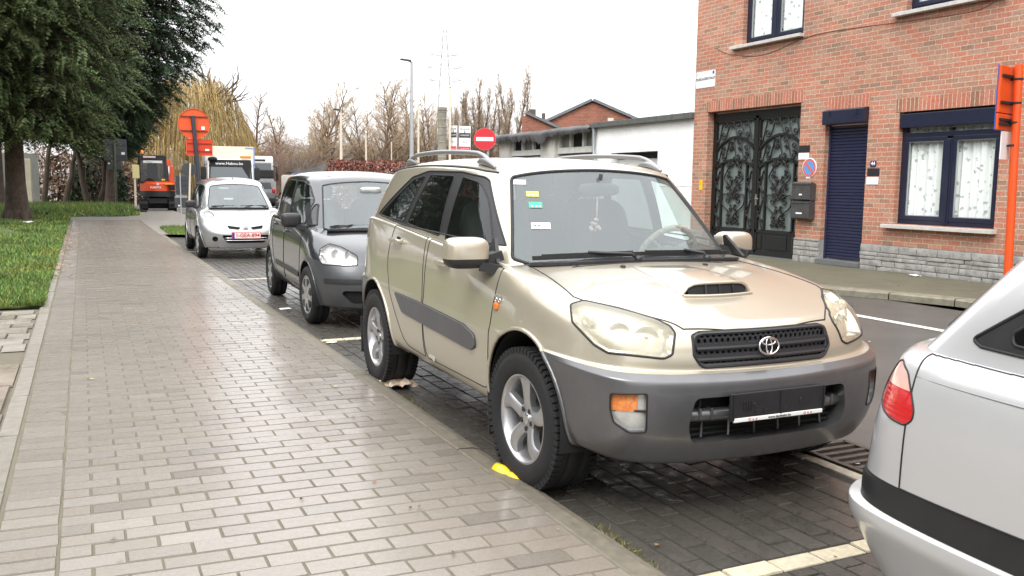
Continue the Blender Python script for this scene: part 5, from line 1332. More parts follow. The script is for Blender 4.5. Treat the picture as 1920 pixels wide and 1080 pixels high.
# ------------------------------------------------------------------ far buildings and posts
def far_buildings():
    br = brick_mat('gable_brick', [(.20, .075, .045), (.27, .09, .055), (.31, .11, .07)], (.30, .22, .17), axes='SZ')
    rf = M('slate_grey', (.13, .14, .15), .6, var=.2, vs=2)
    root = empty('brick_workshop', (23.5, 40, 0), -R(30), 'red brick building with a grey gabled roof behind the garages', 'building'); root.scale = (.93, .93, .97)
    m = MB(); m.prism([(-2.55, 0), (2.45, 0), (2.45, 4.9), (.05, 5.85), (-2.55, 4.75)], VX, VZ, (0, 10, 0)); m.build('wall', br, root)
    m = MB()
    for a, b in (((-2.75, 4.66), (.05, 5.9)), ((.05, 5.9), (2.75, 4.80))): 
        d = Vector((b[0]-a[0], 0, b[1]-a[1])); n = Vector((-d.z, 0, d.x)).normalized()*.14
        m.prism([(0, 0), (1, 0), (1, 1), (0, 1)], d, n, (0, 10.4, 0), (a[0], -.18, a[1]))
    m.build('roof', rf, root)
    m = MB(); m.box((1.05, -.012, 4.95), (.32, .03, .16)); m.build('vent', M('vent_cream', (.6, .56, .48), .7), root)
    root = empty('lean_to', (20.6, 39.6, 0), -R(28), 'lower brick lean-to with a sloping grey roof left of the gabled building', 'building')
    m = MB(); m.prism([(-1.1, 0), (1.1, 0), (1.1, 4.1), (-.8, 4.85), (-1.1, 4.8)], VX, VZ, (0, 8, 0)); m.build('wall', br, root)
    m = MB(); d = Vector((2.2, 0, -.95)); n = Vector((.95, 0, 2.2)).normalized()*.12; m.prism([(0, 0), (1, 0), (1, 1), (0, 1)], d, n, (0, 8.3, 0), (-.95, -.15, 4.93)); m.build('roof', rf, root)
    m = MB(); m.box((-.6, .5, 4.8), (.32, .4, .75)); m.box((-.05, .6, 4.65), (.18, .3, .7)); m.build('trunk_stub', M('stub_dark', (.10, .075, .06), .9), root)  # dark boxes standing for small dead trunks
    root = empty('long_shed', (24, 96, 0), 0, 'long low shed with a dull grey roof beyond the hedge', 'building')
    m = MB(); m.box((2, 3, 1.3), (34, 8, 2.6)); m.build('wall', M('shed_wall', (.16, .12, .095), .9, var=.2, vs=.4), root)
    m = MB(); m.prism([(-1.6, 2.5), (10, 2.5), (4.2, 3.9)], VY, VZ, (36, 0, 0), (-16, 0, 0)); m.build('roof', M('shed_roof', (.12, .11, .105), .8, var=.15, vs=.3), root)
    root = empty('concrete_tower', (35, 91, 0), 0, 'pale banded concrete tower among the bare trees', 'tower')
    m = MB(); m.lathe([(.46, 0), (.46, 9.2), (.52, 9.25), (.52, 9.55), (0, 9.6)], 'Z', 20)
    for z in np.arange(1, 9.2, .8): m.lathe([(.46, z), (.49, z+.03), (.49, z+.12), (.46, z+.15)], 'Z', 20)
    m.build('shaft', M('concrete_stained', (.22, .205, .165), .9, var=.35, vs=1.1), root, smooth=40)
    # lattice pylon far away
    root = empty('pylon', (119, 307, 0), R(-21), 'tall lattice electricity pylon standing far beyond the trees', 'pylon')
    m = MB(); st = M('galvanised', (.30, .31, .32), .6)
    def leg(z): return 4.2*(1-z/62)**1.15+.35
    zs = [0, 6, 12, 18, 24, 29, 33, 37, 40.5, 44, 47, 50, 53, 56]
    for a, b in zip(zs, zs[1:]):
        for i in range(4):
            c = [(1, 1), (-1, 1), (-1, -1), (1, -1)]; p, q = c[i], c[(i+1) % 4]; ra, rb = leg(a), leg(b)
            m.bar((p[0]*ra, p[1]*ra, a), (p[0]*rb, p[1]*rb, b), .22); m.bar((p[0]*ra, p[1]*ra, a), (q[0]*rb, q[1]*rb, b), .10); m.bar((q[0]*ra, q[1]*ra, a), (p[0]*rb, p[1]*rb, b), .10); m.bar((p[0]*rb, p[1]*rb, b), (q[0]*rb, q[1]*rb, b), .10)
    m.build('lattice_mast', st, root)
    for z, L in ((47, 5.2), (42.5, 6.8), (38, 6.2)):
        m = MB()
        for s in (-1, 1):
            e = Vector((s*L, 0, z+.4)); r = leg(z)
            for y in (-1, 1): m.bar((s*r, y*r, z), e, .16); m.bar((s*r, y*r, z+1.4), e, .13)
            for t in (.35, .68): m.bar(Vector((s*r, 0, z)).lerp(e, t), Vector((s*r, 0, z+1.4)).lerp(e, t), .08)
            for t in (.62, 1): p = Vector((s*r, 0, z)).lerp(e, t); m.bar(p, p-Vector((0, 0, 1.7)), .12)
        m.build('cross_arm', st, root)
far_buildings()
def posts():
    alu = M('post_grey', (.42, .43, .44), .45, metal=.3, var=.1, vs=3); cream = M('post_cream', (.68, .60, .48), .6, var=.08, vs=2)
    dk = M('sign_back', (.06, .065, .07), .5, metal=.3, var=.2, vs=4)
    def lamp(x, y, h, label, mat, r=.085, head=.75, rz=0):
        root = empty('street_lamp', (x, y, 0), rz, label, 'street lamp', 'street lamps')
        m = MB(); m.tube([(0, 0, 0), (0, 0, h*.5), (0, 0, h)], r, 12, rs=[r*1.2, r, r*.65]); m.tube([(0, 0, h-.02), (-head*.35, 0, h+.04)], r*.5, 8); m.build('pole', mat, root, smooth=50)
        m = MB(); m.box((-head*.6, 0, h+.06), (head, .24, .08), mat=Matrix.Rotation(R(4), 3, 'Y'), bevel=.02); m.build('lamp_head', M('lamp_dark', (.06, .06, .07), .4), root)
        return root
    lamp(15.61, 45, 7.72, 'tall slim grey street lamp with a flat dark head', alu, .105, .55)
    lamp(12.25, 46.5, 5.15, 'short cream street lamp left of the two thin cream poles', cream, .075, .35)
    def pole(x, y, h, r, label):
        m = MB(); m.tube([(0, 0, 0), (0, 0, h*.6), (0, 0, h)], r, 10, rs=[r*1.1, r, r*.75]); m.ball((0, 0, h), (r*1.2, r*1.2, r*1.2), 8, 6)
        o = m.build('flagpole', cream, smooth=50); o.location = (x, y, 0); tag(o, label, 'pole', 'thin cream poles along the street')
    pole(15.98, 45, 5.55, .06, 'cream pole standing close to the right of the tall street lamp'); pole(13.15, 45, 4.0, .05, 'short cream pole between the small street lamp and the tall one'); pole(13.02, 33, 5.2, .05, 'cream pole standing against the white sale boards'); pole(15.15, 47, 3.6, .035, 'thinnest cream pole just left of the tall street lamp')
    root = empty('sale_board', (13.42, 33, 0), 0, 'pair of white and red letting boards folded in a V on a post', 'sign')
    for k, (dx, w, ang, y0) in enumerate(((-.25, .36, 62, 'TE HUUR'), (.22, .48, 8, 'TE HUUR'))):
        rot = Matrix.Rotation(R(-ang if k == 0 else ang-16), 3, 'Z'); c = Vector((dx, 0, 3.22)); x = rot @ VX
        m = MB(); m.mi = 0; m.box(c, (w, .03, 1.0), mat=rot)
        f = rot @ Vector((0, -1, 0))
        m.mi = 1; m.box(c+f*.017+VZ*.14, (w*.96, .006, .19), mat=rot); m.mi = 2; m.box(c+f*.017-VZ*.38, (w*.94, .006, .16), mat=rot); m.mi = 1; m.box(c+f*.017+VZ*.27, (.035, .006, .09), mat=rot)
        o = m.build('board', [MAT['enamel_white'], MAT['print_dark'], M('print_scarlet', (.62, .03, .05), .5)], root)
        for t, s, z, mt in (('TE HUUR', .10, .37, MAT['print_dark']), ('INDUSTRIE', .075, .14, MAT['print_white']), ('Tel.  8', .08, -.12, MAT['print_dark']), ('02 465 32 18', .065, -.38, MAT['print_white'])):
            text_mesh(t, s, mt, c+f*.022+VZ*z, x, VZ, o, sx=w/.5)
    m = MB(); m.tube([(-.02, .08, 0), (-.02, .08, 3.75)], .05, 8); m.tube([(.1, .1, 3.3), (.9, .3, 1.0)], .015, 6); m.build('post', M('post_brown', (.12, .09, .08), .8), root)
    root = empty('no_entry_sign', (10.99, 25, 0), R(-24), 'round red no entry sign with a white bar on a grey pole', 'sign')
    m = MB(); m.lathe([(0, -.012), (.315, -.012)], 'Y', 48, (0, 0, 2.81)); m.mi = 1; m.lathe([(.315, -.012), (.335, -.012), (.335, .012), (0, .012)], 'Y', 48, (0, 0, 2.81)); m.mi = 2; m.box((0, -.014, 2.81), (.52, .006, .115))
    m.build('disc', [M('no_entry_red', (.58, .012, .025), .35, coat=.3), M('disc_rim', (.60, .10, .10), .4), MAT['print_white']], root, smooth=30)
    m = MB(); m.tube([(.10, .06, 0), (.10, .06, 2.95)], .038, 10); m.build('pole', alu, root, smooth=50)
    m = MB(); m.box((.36, .05, 2.72), (.12, .02, .04)); m.box((.36, .05, 2.62), (.12, .02, .04)); m.build('bracket', MAT['print_dark'], root)
    # leaning works sign seen from behind
    root = empty('works_sign', (2.74, 24.4, 0), 0, 'orange round works sign seen from behind on a leaning dark post', 'sign')
    og = M('works_orange', (.80, .10, .02), .4, var=.06, vs=3); or2 = M('works_red_orange', (.62, .05, .012), .4, var=.08, vs=3)
    a, b = Vector((.06, 0, .0)), Vector((-.15, 0, 3.10)); t = (b-a).normalized()
    m = MB(); m.tube([a, b], .050, 12); m.build('pole', M('pole_dark', (.05, .055, .075), .5, metal=.3), root, smooth=50)
    c = Vector((-.115, .08, 2.90)); m = MB(); m.lathe([(0, .0), (.365, 0), (.375, -.02), (.385, -.02), (.385, .02), (0, .02)], 'Y', 48, c)
    m.mi = 1
    for dz in (-.17, .19): m.box(c+Vector((.0, -.02, dz)), (.66, .03, .026), mat=Matrix.Rotation(R(0), 3, 'Y'))
    m.mi = 2; m.box(c+Vector((.22, -.004, -.10)), (.085, .006, .085)); m.mi = 0
    m.build('disc', [og, M('strut_orange', (.25, .04, .015), .5), MAT['print_white']], root, smooth=30)
    c = Vector((.0, .07, 2.31)); m = MB(); m.box(c, (.64, .025, .42), bevel=.008); m.mi = 1
    for dz in (-.1, .1): m.box(c+Vector((0, -.02, dz)), (.60, .02, .024))
    m.mi = 2; m.box(c+Vector((.19, -.016, -.06)), (.10, .006, .045)); m.mi = 3
    for dz in (-.205, .205): m.box(c+Vector((0, -.014, dz)), (.64, .012, .012))
    for dx in (-.315, .315): m.box(c+Vector((dx, -.014, 0)), (.012, .012, .42))
    m.build('sub_panel', [or2, MAT['strut_orange'], MAT['print_white'], og], root)
    # backs of other signs
    root = empty('round_sign', (3.02, 30, 0), 0, 'small round sign seen from its dark back behind the silver hatchback', 'sign')
    m = MB(); m.lathe([(0, -.01), (.22, -.01), (.225, .01), (0, .01)], 'Y', 32, (.01, 0, 1.80)); m.box((.11, -.016, 1.78), (.05, .006, .03)); m.build('disc', dk, root, smooth=30)
    m = MB(); m.tube([(-.05, -.04, 0), (.05, -.04, 2.0)], .028, 8); m.build('pole', cream, root, smooth=50)
    root = empty('barrier_panel', (3.0, 32, 0), 0, 'dark rectangular barrier panel on a thin grey post by the digger', 'sign')
    m = MB(); m.box((0, 0, 1.30), (.42, .03, .62), bevel=.01)
    for z in (1.12, 1.30, 1.48): m.box((0, -.02, z), (.40, .02, .02))
    m.box((.0, 0, .72), (.5, .04, .34), bevel=.01); m.mi = 1; m.box((-.1, -.024, .62), (.09, .006, .05)); m.build('panel', [dk, MAT['print_white']], root)
    m = MB(); m.tube([(-.06, -.05, 0), (-.06, -.05, 1.7)], .022, 8); m.build('pole', alu, root, smooth=50)
    root = empty('direction_sign', (1.33, 46, 0), 0, 'dark back of a rectangular road sign beneath the conifers', 'sign')
    m = MB(); m.box((.10, .05, 2.83), (.98, .04, 1.0), bevel=.02); m.box((.02, .05, 2.10), (.62, .04, .38), bevel=.02); m.box((.10, .01, 3.1), (.94, .03, .04)); m.box((.10, .01, 2.55), (.94, .03, .04)); m.mi = 1; m.box((.42, .02, 2.68), (.15, .01, .11)); m.box((-.2, .02, 2.2), (.07, .01, .06))
    m.build('panel', [dk, MAT['print_white']], root)
    m = MB(); m.tube([(.06, -.02, -.1), (.06, -.02, 3.2)], .055, 10); m.build('pole', M('pole_olive', (.10, .105, .075), .6, metal=.3), root, smooth=50)
    root = empty('marker_post', (2.05, 42.5, 0), 0, 'cream marker post with a yellow plate in a black rubber foot', 'post')
    m = MB(); m.box((0, 0, .95), (.085, .05, 1.75), bevel=.01); m.build('post', cream, root)
    m = MB(); m.box((.05, -.04, 1.82), (.28, .03, .58), bevel=.01); m.build('plate', M('plate_yellow', (.72, .62, .30), .5), root)
    m = MB(); m.box((0, 0, .05), (.9, .4, .12), bevel=.03); m.box((.05, 0, .14), (.5, .3, .1), bevel=.03); m.build('rubber_foot', MAT['rubber'], root)
posts()
# ------------------------------------------------------------------ the beige four-wheel drive
def build_suv():
    paint = M('champagne_paint', (.50, .455, .36), .30, metal=.5, coat=1, var=.03, vs=2.5, crough=.03)
    grey = M('bumper_grey', (.135, .135, .14), .30, metal=.6, coat=.5, var=.12, vs=5, bump=.05, bs=300)
    M('suv_gap', (.02, .018, .015), .7)
    root = empty('parked_suv', (2.722, 3.754, 0), -.013-PI/2,
                 'beige four-wheel drive with grey bumpers, bonnet scoop and empty number plate holder', 'car', 'cars parked along the kerb')
    MID = (.02, -.42, -1.25, -1.9, -2.47)
    mv = (1.02, .985, .98, .985, 1.02)
    r0 = row(.60, .74, -3.05, .30, mid=MID)
    r1 = row(.735, .855, -3.17, [(0, .265), (2, .28), (3, .34), (4, .36), (5, .33), (8, .36), (9, .38), (12, .36)], mid=MID, mv=(1, .965, .96, .965, 1), fd=(.02, .115, .31))
    r2 = row(.785, .872, -3.25, [(0, .37), (3, .40), (4, .42), (5, .40), (8, .44), (12, .44)], mid=MID, mv=(1, .99, .985, .99, 1), fd=(.02, .095, .29), fv=(.5, .83, .97))
    r3 = row(.80, .876, -3.28, [(0, .55), (3, .565), (4, .58), (8, .58), (12, .55)], mid=MID, mv=(1.01, 1, .995, 1, 1.01), fd=(.02, .098, .29), fv=(.5, .83, .975))
    r4 = row(.792, .876, -3.28, [(0, .632), (2, .655), (3, .685), (4, .70), (8, .74), (9, .75), (12, .66)], mid=MID, mv=(1.022, 1.002, .997, 1.002, 1.022), fd=(.022, .10, .295), fv=(.5, .83, .975))
    r4b = row(.745, .873, -3.24, [(0, .660), (2, .682), (3, .712), (4, .72), (8, .76), (9, .77), (12, .68)], mid=MID, mv=(1.022, 1.002, .997, 1.002, 1.022), fd=(.016, .092, .295), fv=(.5, .83, .972))
    r5 = row(.724, .870, -3.21, [(0, .668), (2, .69), (3, .722), (4, .74), (8, .78), (9, .79), (12, .69)], mid=MID, mv=(1.018, 1.002, .997, 1.002, 1.02), fd=(.018, .11, .318), fv=(.5, .83, .97))
    r6 = row(.728, .866, -3.20, [(0, .72), (2, .75), (3, .79), (4, .83), (8, .87), (9, .87), (12, .80)], mid=MID, mv=(1.005, 1.0, .998, 1.002, 1.01), fd=(.018, .115, .34), fv=(.5, .83, .97))
    r7 = row(.700, .858, -3.20, [(0, .815), (2, .85), (3, .885), (4, .935), (5, .97), (8, 1.05), (12, 1.0)], mid=MID, mv=(.985, .99, .998, 1.0, .99), fd=(.022, .12, .345), fv=(.5, .83, .965))
    r8 = row(.660, .832, -3.20, [(0, .866), (1, .870), (2, .904), (3, .945), (4, .995), (5, 1.04), (6, 1.10), (7, 1.15), (8, 1.185), (9, 1.2), (12, 1.15)], mid=MID, mv=(.965, .985, 1.0, 1.0, .985), fd=(.03, .155, .41), fv=(.5, .83, .945))
    h1 = [(.545, 0, .902), (.53, -.40, .90), (.40, -.65, .93), (.14, -.725, .985), (-.08, -.755, 1.02), (-.46, -.79, 1.055)]+[(p[0]*.995, p[1]*.985, p[2]+.012) for p in r8[6:]]
    h2 = [(.20, 0, 1.005), (.17, -.40, .995), (.08, -.60, .995), (-.09, -.685, 1.02), (-.27, -.73, 1.04), (-.56, -.785, 1.062)]+[(p[0]*.992, p[1]*.965, p[2]+.012) for p in r8[6:]]
    h3 = [(-.20, 0, 1.062), (-.22, -.40, 1.052), (-.28, -.60, 1.045), (-.36, -.69, 1.045), (-.46, -.735, 1.05), (-.66, -.775, 1.065)]+[(p[0]*.989, p[1]*.945, p[2]+.008) for p in r8[6:]]
    h4 = [(-.32, 0, 1.066), (-.34, -.40, 1.058), (-.42, -.60, 1.048), (-.50, -.69, 1.045), (-.60, -.735, 1.05), (-.78, -.765, 1.065)]+[(p[0]*.985, p[1]*.92, p[2]-.005) for p in r8[6:]]
    rows = [r0, r1, r2, r3, r4, r4b, r5, r6, r7, r8, h1, h2, h3, h4]
    B = Shell()
    def lab(r, c):
        if r <= 4 and c <= 3: return 'fbump'
        if r <= 4 and c >= 8 and c <= 14: return 'rbump'
        if r == 0: return 'under'
        return 'body'
    B.cage(rows, lab, crease=[(1, .5), (4, .45), (5, .75), (6, .35), (9, .4)], level=4)
    # wheel arches
    for (u, rr, z) in ((0, .405, .375), (-2.49, .40, .375)):
        P = [(u+rr*1.0*math.cos(a), z+rr*math.sin(a)) for a in np.linspace(0, PI, 28)]+[(u-rr*.985, .1), (u+rr*.985, .1)]
        a, b = B.cut2('hole', ['body', 'fbump', 'rbump', 'under'], 'side', P, facing=-.2)
        for F in (a, b):
            B.seam('body', F, .011, 'champagne_paint')
        B.seams['body'] = [(p, q, r, 'bumper_grey' if (mt == 'champagne_paint' and (((p.x > .1) and p.z < .712) or (p.x < -2.6 and p.z < .75))) else mt) for p, q, r, mt in B.seams['body']]
        B.drop(a+b)
    # bonnet
    hood = [(-.245, .0), (-.26, -.42), (-.10, -.684), (.24, -.722), (.30, -.70), (.55, -.49), (.640, -.40), (.668, -.2), (.676, 0)]
    hood = hood+[(p[0], -p[1]) for p in hood[-2:0:-1]]
    F = B.cut('hood', 'body', 'top', hood, facing=.28)
    a, b = B.cut2('hood', 'body', 'top', [(-.26, -.42), (-.46, -.645), (-.10, -.684)], facing=.2)
    B.seam('hood', F+a+b, .0038)
    # headlamps
    HA, HB = Vector((.58, .80, .0)).normalized(), Vector((-.16, .12, .98)).normalized()
    B.hl = (HA, HB)
    def hl(P): return [(Vector(p).dot(HA), Vector(p).dot(HB)) for p in P]
    HP = hl([(.282, -.76, .93), (.29, -.70, .947), (.424, -.594, .925), (.548, -.492, .890), (.608, -.45, .864), (.635, -.440, .836), (.675, -.478, .752), (.668, -.514, .736), (.556, -.723, .756), (.502, -.762, .785), (.372, -.80, .867)])
    a, b = B.cut2('lamp', ['body', 'hood'], (HA, HB), rpoly(HP, .010, 3), facing=.1, seam=.0055, seam_on='body')
    lens = [B.copy_faces(a, .002), B.copy_faces(b, .002)]
    for F, sg in ((a, -1), (b, 1)): B.recess(F, (-.05, -sg*.03, -.004), 'lampwall', 'lampfloor', scale=.93)
    # grille opening, lower intake, fog lamp pockets
    G = rpoly([(-.372, .826), (-.38, .745), (-.343, .690), (.343, .690), (.38, .745), (.372, .826), (.335, .838), (-.335, .838)], [.01, .01, .03, .03, .01, .01, .01, .01])
    F = B.cut('grillehole', ['body', 'hood'], 'front', G, facing=.05, umin=.3, seam=.006, seam_on='body')
    B.recess(F, (-.045, 0, 0), 'dark', 'dark')
    I = rpoly([(-.415, .575), (-.44, .45), (-.41, .372), (.41, .372), (.44, .45), (.415, .575)], .03)
    F = B.cut('intake', 'fbump', 'front', I, facing=.05, umin=.3)
    B.recess(F, (-.09, 0, 0), 'fbwall', 'dark', scale=.985)
    fogs = []
    for sg in (-1, 1):
        FA = Vector((sg*-.0-.62, sg*-.78*-1, 0))        # axis along the bumper corner
        FA = Vector((.60, -sg*.80, 0)).normalized() if sg < 0 else Vector((-.60, .80, 0)).normalized()
    FA, FB = Vector((.60, .80, 0)).normalized(), VZ
    def fp(P): return [(Vector((p[0], p[1], 0)).dot(FA), p[2]) for p in P]
    FP = fp([(.60, -.728, .600), (.70, -.612, .604), (.697, -.610, .438), (.661, -.672, .434), (.61, -.715, .475), (.60, -.728, .53)])
    a, b = B.cut2('fog', 'fbump', (FA, FB), rpoly(FP, .012, 3), facing=.1, seam=.004, seam_on='fbump')
    foglens = []
    for F, sg in ((a, -1), (b, 1)):
        nf = B.recess(F, (-.022, -sg*.012, 0), 'fbwall', 'fogfloor', scale=.97)
        foglens.append(B.copy_faces(nf, .004))
    # side cladding, doors
    C1 = rpoly([(-1.95, .735), (-1.80, .62), (-1.42, .602), (-.62, .575), (-.545, .60), (-.555, .665), (-.72, .70), (-1.40, .725)], .02)
    a, b = B.cut2('cladding', 'body', 'side', C1, facing=.4, seam=.004)
    cl = [B.raise_(a, .012, 'cladding'), B.raise_(b, .012, 'cladding')]
    D1 = rpoly([(-.355, 1.09), (-.335, .95), (-.40, .40), (-1.40, .385), (-1.415, .6), (-1.40, 1.2)], [0, .05, .08, .05, 0, 0])
    B.cut2('door1', 'body', 'side', D1, facing=.35, seam=.0032, seam_on='body')
    D2 = rpoly([(-1.415, 1.2), (-1.425, .6), (-1.41, .385), (-1.80, .40), (-2.08, .72), (-2.20, .95), (-2.10, 1.24)], [0, 0, .05, .08, .2, .1, 0])
    B.cut2('door2', 'body', 'side', D2, facing=.35, seam=.0032, seam_on='body')
    B.cut2('tail', 'body', 'side', rpoly([(-2.97, .86), (-3.0, 1.17), (-3.3, 1.17), (-3.3, .84)], .02), facing=.1, umax=-2.9)
    gp = B.bvh()
    for l in ('body', 'hood', 'fbump', 'rbump', 'under', 'lamp', 'lampwall', 'lampfloor', 'dark', 'fbwall', 'fogfloor', 'cladding', 'door1', 'door2', 'grillehole', 'intake', 'fog'): B.lab(l)
    black = MAT['matt_black']; 
    made = B.emit([
        ('body', 'body', [('body', paint), ('under', MAT['black_plastic']), ('dark', black), ('lampwall', MAT['chrome']), ('lampfloor', M('lamp_bowl', (.62, .61, .57), .22, metal=.5, var=.2, vs=20))], None, 0),
        ('hood', 'bonnet', [('hood', paint)], None, 0),
        ('fbump', 'front_bumper', [('fbump', grey), ('fbwall', grey), ('fogfloor', MAT['lamp_bowl'])], None, 0),
        ('rbump', 'rear_bumper', [('rbump', grey)], None, 0),
    ], root)
    for sg in (-1, 1): B.emit([('tail', 'tail_light', [('tail', MAT['red_lens'])], None, sg)], root)
    for sg in (-1, 1):
        for d, ck in (('door1', 0), ('door2', 1)):
            dd = B.emit([(d+'x', 'door', [(d, paint)], None, sg)], root)
            door = list(dd.values())[0]
            # its piece of the cladding
            sp = -1.412
            V = []
            P = (-.985, 1.0) if ck == 0 else (-1.90, 1.075)
            hit = gp.ray_cast(Vector((P[0], sg*1.5, P[1])), Vector((0, -sg, 0)))[0]
            h = handle(root, (P[0]-.10, hit.y, P[1]), paint, out=sg)
            h.build('handle', [paint, black], door, smooth=60)
    B.emit([('cladding', 'side_moulding', [('cladding', M('moulding_grey', (.13, .13, .14), .42, metal=.5, var=.1, vs=6))], None, -1)], root)
    B.emit([('cladding', 'side_moulding', [('cladding', MAT['moulding_grey'])], None, 1)], root)
    # ---- cabin
    g0 = [(-.30, 0, 1.058), (-.32, -.40, 1.052), (-.405, -.62, 1.04), (-.47, -.715, 1.035), (-.60, -.765, 1.045), (-.80, -.785, 1.065), (-1.25, -.793, 1.10), (-1.9, -.795, 1.15), (-2.47, -.79, 1.185), (-2.95, -.765, 1.19), (-3.12, -.68, 1.17), (-3.185, -.38, 1.15), (-3.20, 0, 1.15)]
    g2 = [(-.835, 0, 1.565), (-.85, -.33, 1.555), (-.885, -.515, 1.535), (-.94, -.592, 1.525), (-1.04, -.63, 1.535), (-1.22, -.645, 1.55), (-1.55, -.66, 1.565), (-2.0, -.665, 1.575), (-2.45, -.66, 1.565), (-2.80, -.635, 1.545), (-2.93, -.55, 1.53), (-2.99, -.3, 1.535), (-3.01, 0, 1.54)]
    ga = lerp_row(g0, g2, .06, .0); g1 = lerp_row(g0, g2, .5, .022)
    gb = lerp_row(g0, g2, .93, .004)
    g3 = [(p[0]-.05 if k < 3 else p[0]-.02 if k < 5 else p[0]+(.05 if k > 9 else 0), p[1]*.93, p[2]+.026) for k, p in enumerate(g2)]
    g4 = [(p[0]-.16 if k < 3 else p[0]-.05 if k < 5 else p[0]+(.14 if k > 9 else 0), p[1]*.78, p[2]+.050) for k, p in enumerate(g2)]
    Cb = Shell()
    Cb.cage([g0, ga, g1, gb, g2, g3, g4], lambda r, c: 'cabin' if r < 4 else 'roof', crease=[(4, .35)], roof='roof', level=4, crown=.03)
    # black window band with three panes a side
    DLO = rpoly([(-.50, 1.064), (-.55, 1.11), (-.76, 1.345), (-.87, 1.445), (-1.0, 1.503), (-1.3, 1.535), (-1.85, 1.545), (-2.15, 1.505), (-2.76, 1.225), (-2.72, 1.200), (-2.2, 1.185), (-1.4, 1.128), (-.60, 1.064)], .03, 3)
    Cb.cut2('dlo', ['cabin', 'roof'], 'side', DLO, facing=.3, seam=.006)
    W1 = rpoly([(-.62, 1.09), (-.82, 1.325), (-.91, 1.405), (-1.03, 1.472), (-1.27, 1.505), (-1.265, 1.133)], [.02, .05, .05, .05, .025, .015], 3)
    W2 = rpoly([(-1.365, 1.145), (-1.39, 1.510), (-1.79, 1.520), (-1.985, 1.192)], .025, 3)
    W3 = rpoly([(-2.07, 1.207), (-1.89, 1.515), (-2.10, 1.487), (-2.66, 1.235), (-2.63, 1.222)], .025, 3)
    a1, b1 = Cb.cut2('w1', ['dlo', 'cabin'], 'side', W1, facing=.3, seam=.005, seam_on='dlo')
    a2, b2 = Cb.cut2('w2', ['dlo', 'cabin'], 'side', W2, facing=.3, seam=.005, seam_on='dlo')
    a3, b3 = Cb.cut2('w3', ['dlo', 'cabin'], 'side', W3, facing=.3, seam=.005, seam_on='dlo')
    # windscreen and rear window
    WA, WB = VY, Vector((-.52, 0, .5)).normalized()
    def ws(P): return [(Vector(p).dot(WA), Vector(p).dot(WB)) for p in P]
    WS0 = [(-.31, 0, 1.075), (-.33, -.42, 1.07), (-.40, -.62, 1.065), (-.47, -.69, 1.10), (-.855, -.535, 1.50), (-.86, -.50, 1.527), (-.84, -.3, 1.545), (-.828, 0, 1.552)]
    WS = ws(WS0); WS = WS+[(-p[0], p[1]) for p in WS[-2:0:-1]]
    Fw = Cb.cut('wind', ['cabin', 'roof', 'dlo'], (WA, WB), rpoly(WS, .03, 3), facing=.3, umin=-1.2, toward=Vector((.6, 0, .6)), seam=.010)
    RW = rpoly([(-.56, 1.235), (-.47, 1.49), (.47, 1.49), (.56, 1.235)], .05)
    Fr = Cb.cut('rearw', ['cabin', 'roof'], 'front', RW, toward=Vector((-1, 0, 0)), facing=.3, umax=-2.5, seam=.008)
    win = {'ws': Cb.copy_faces(Fw, -.001), 'rw': Cb.copy_faces(Fr)}
    sidew = [(Cb.copy_faces(f), m) for f, m in ((a1, 'side_glass'), (a2, 'dark_glass'), (a3, 'dark_glass'), (b1, 'side_glass'), (b2, 'dark_glass'), (b3, 'dark_glass'))]
    for F in (Fw, Fr, a1, a2, a3, b1, b2, b3): Cb.drop(F)
    ct = Cb.bvh()
    Cb.emit([(('cabin', 'dlo', 'wind', 'rearw'), 'cabin_frame', [('cabin', paint), ('dlo', MAT['black_plastic'])], None, 0), ('roof', 'roof', [('roof', paint)], None, 0)], root)
    def pane(name, vqn, mat):
        V, Q, N = vqn; me = bpy.data.meshes.new(name); me.from_pydata([tuple(v) for v in V], [], Q); me.update()
        me.polygons.foreach_set('use_smooth', [True]*len(Q)); me.normals_split_custom_set_from_vertices([tuple(n) for n in N])
        return link(name, me, root, [MAT[mat]])
    wsp = pane('windscreen', win['ws'], 'windscreen'); pane('rear_window', win['rw'], 'dark_glass')
    for vq, m in sidew: pane('side_window', vq, m)
    for vq in lens: pane('headlight', vq, 'lamp_glass')
    # reflector bowls inside the lamps
    for sg, hlo in zip((-1, 1), [o for o in kids(root) if o.name.startswith('headlight')]):
        m = MB()
        for (u, v, z, r) in ((.575, -.545, .805, .058), (.515, -.645, .825, .05)):
            rot = Matrix.Rotation(sg*R(28), 3, 'Z') @ Matrix.Rotation(R(8), 3, 'Y')
            o = len(m.bm.verts)
            m.lathe([(r, .0), (r*.95, -.012), (r*.7, -.03), (r*.3, -.04), (0, -.042)], 'X', 24)
            m.lathe([(0, .0), (.012, -.004), (.014, -.03)], 'X', 12)
            m.bm.verts.ensure_lookup_table()
            for q in m.bm.verts[o:]: q.co = rot @ q.co + Vector((u, v*-sg, z))
        m.build('reflector', MAT['chrome'], hlo, smooth=60)
        m = MB(); blob(m, (.40, sg*.735, .875), (.08, .04, .06), .8)
        m.build('side_lamp_bulb', MAT['pale_lens'] if 0 else MAT['lamp_bowl'], hlo)
    for vq, sg in zip(foglens, (-1, 1)):
        V, Q, N = vq
        for nm, cond, mt in (('indicator', lambda c: c.z > .525 and abs(c.y) > .645, 'amber_lens'), ('indicator_end', lambda c: c.z > .525 and abs(c.y) <= .645, 'clear_lamp'), ('fog_lamp', lambda c: c.z <= .525, 'clear_lamp')):
            me = bpy.data.meshes.new(nm)
            qs = [q for q in Q if cond(sum((V[i] for i in q), Vector())/len(q))]
            me.from_pydata([tuple(v) for v in V], [], qs); me.update()
            if nm == 'indicator': M('amber_lens', (.50, .10, .012), .10, coat=1, c2=(.80, .30, .07), vs=38)
            fo = link(nm, me, root, [MAT[mt]])
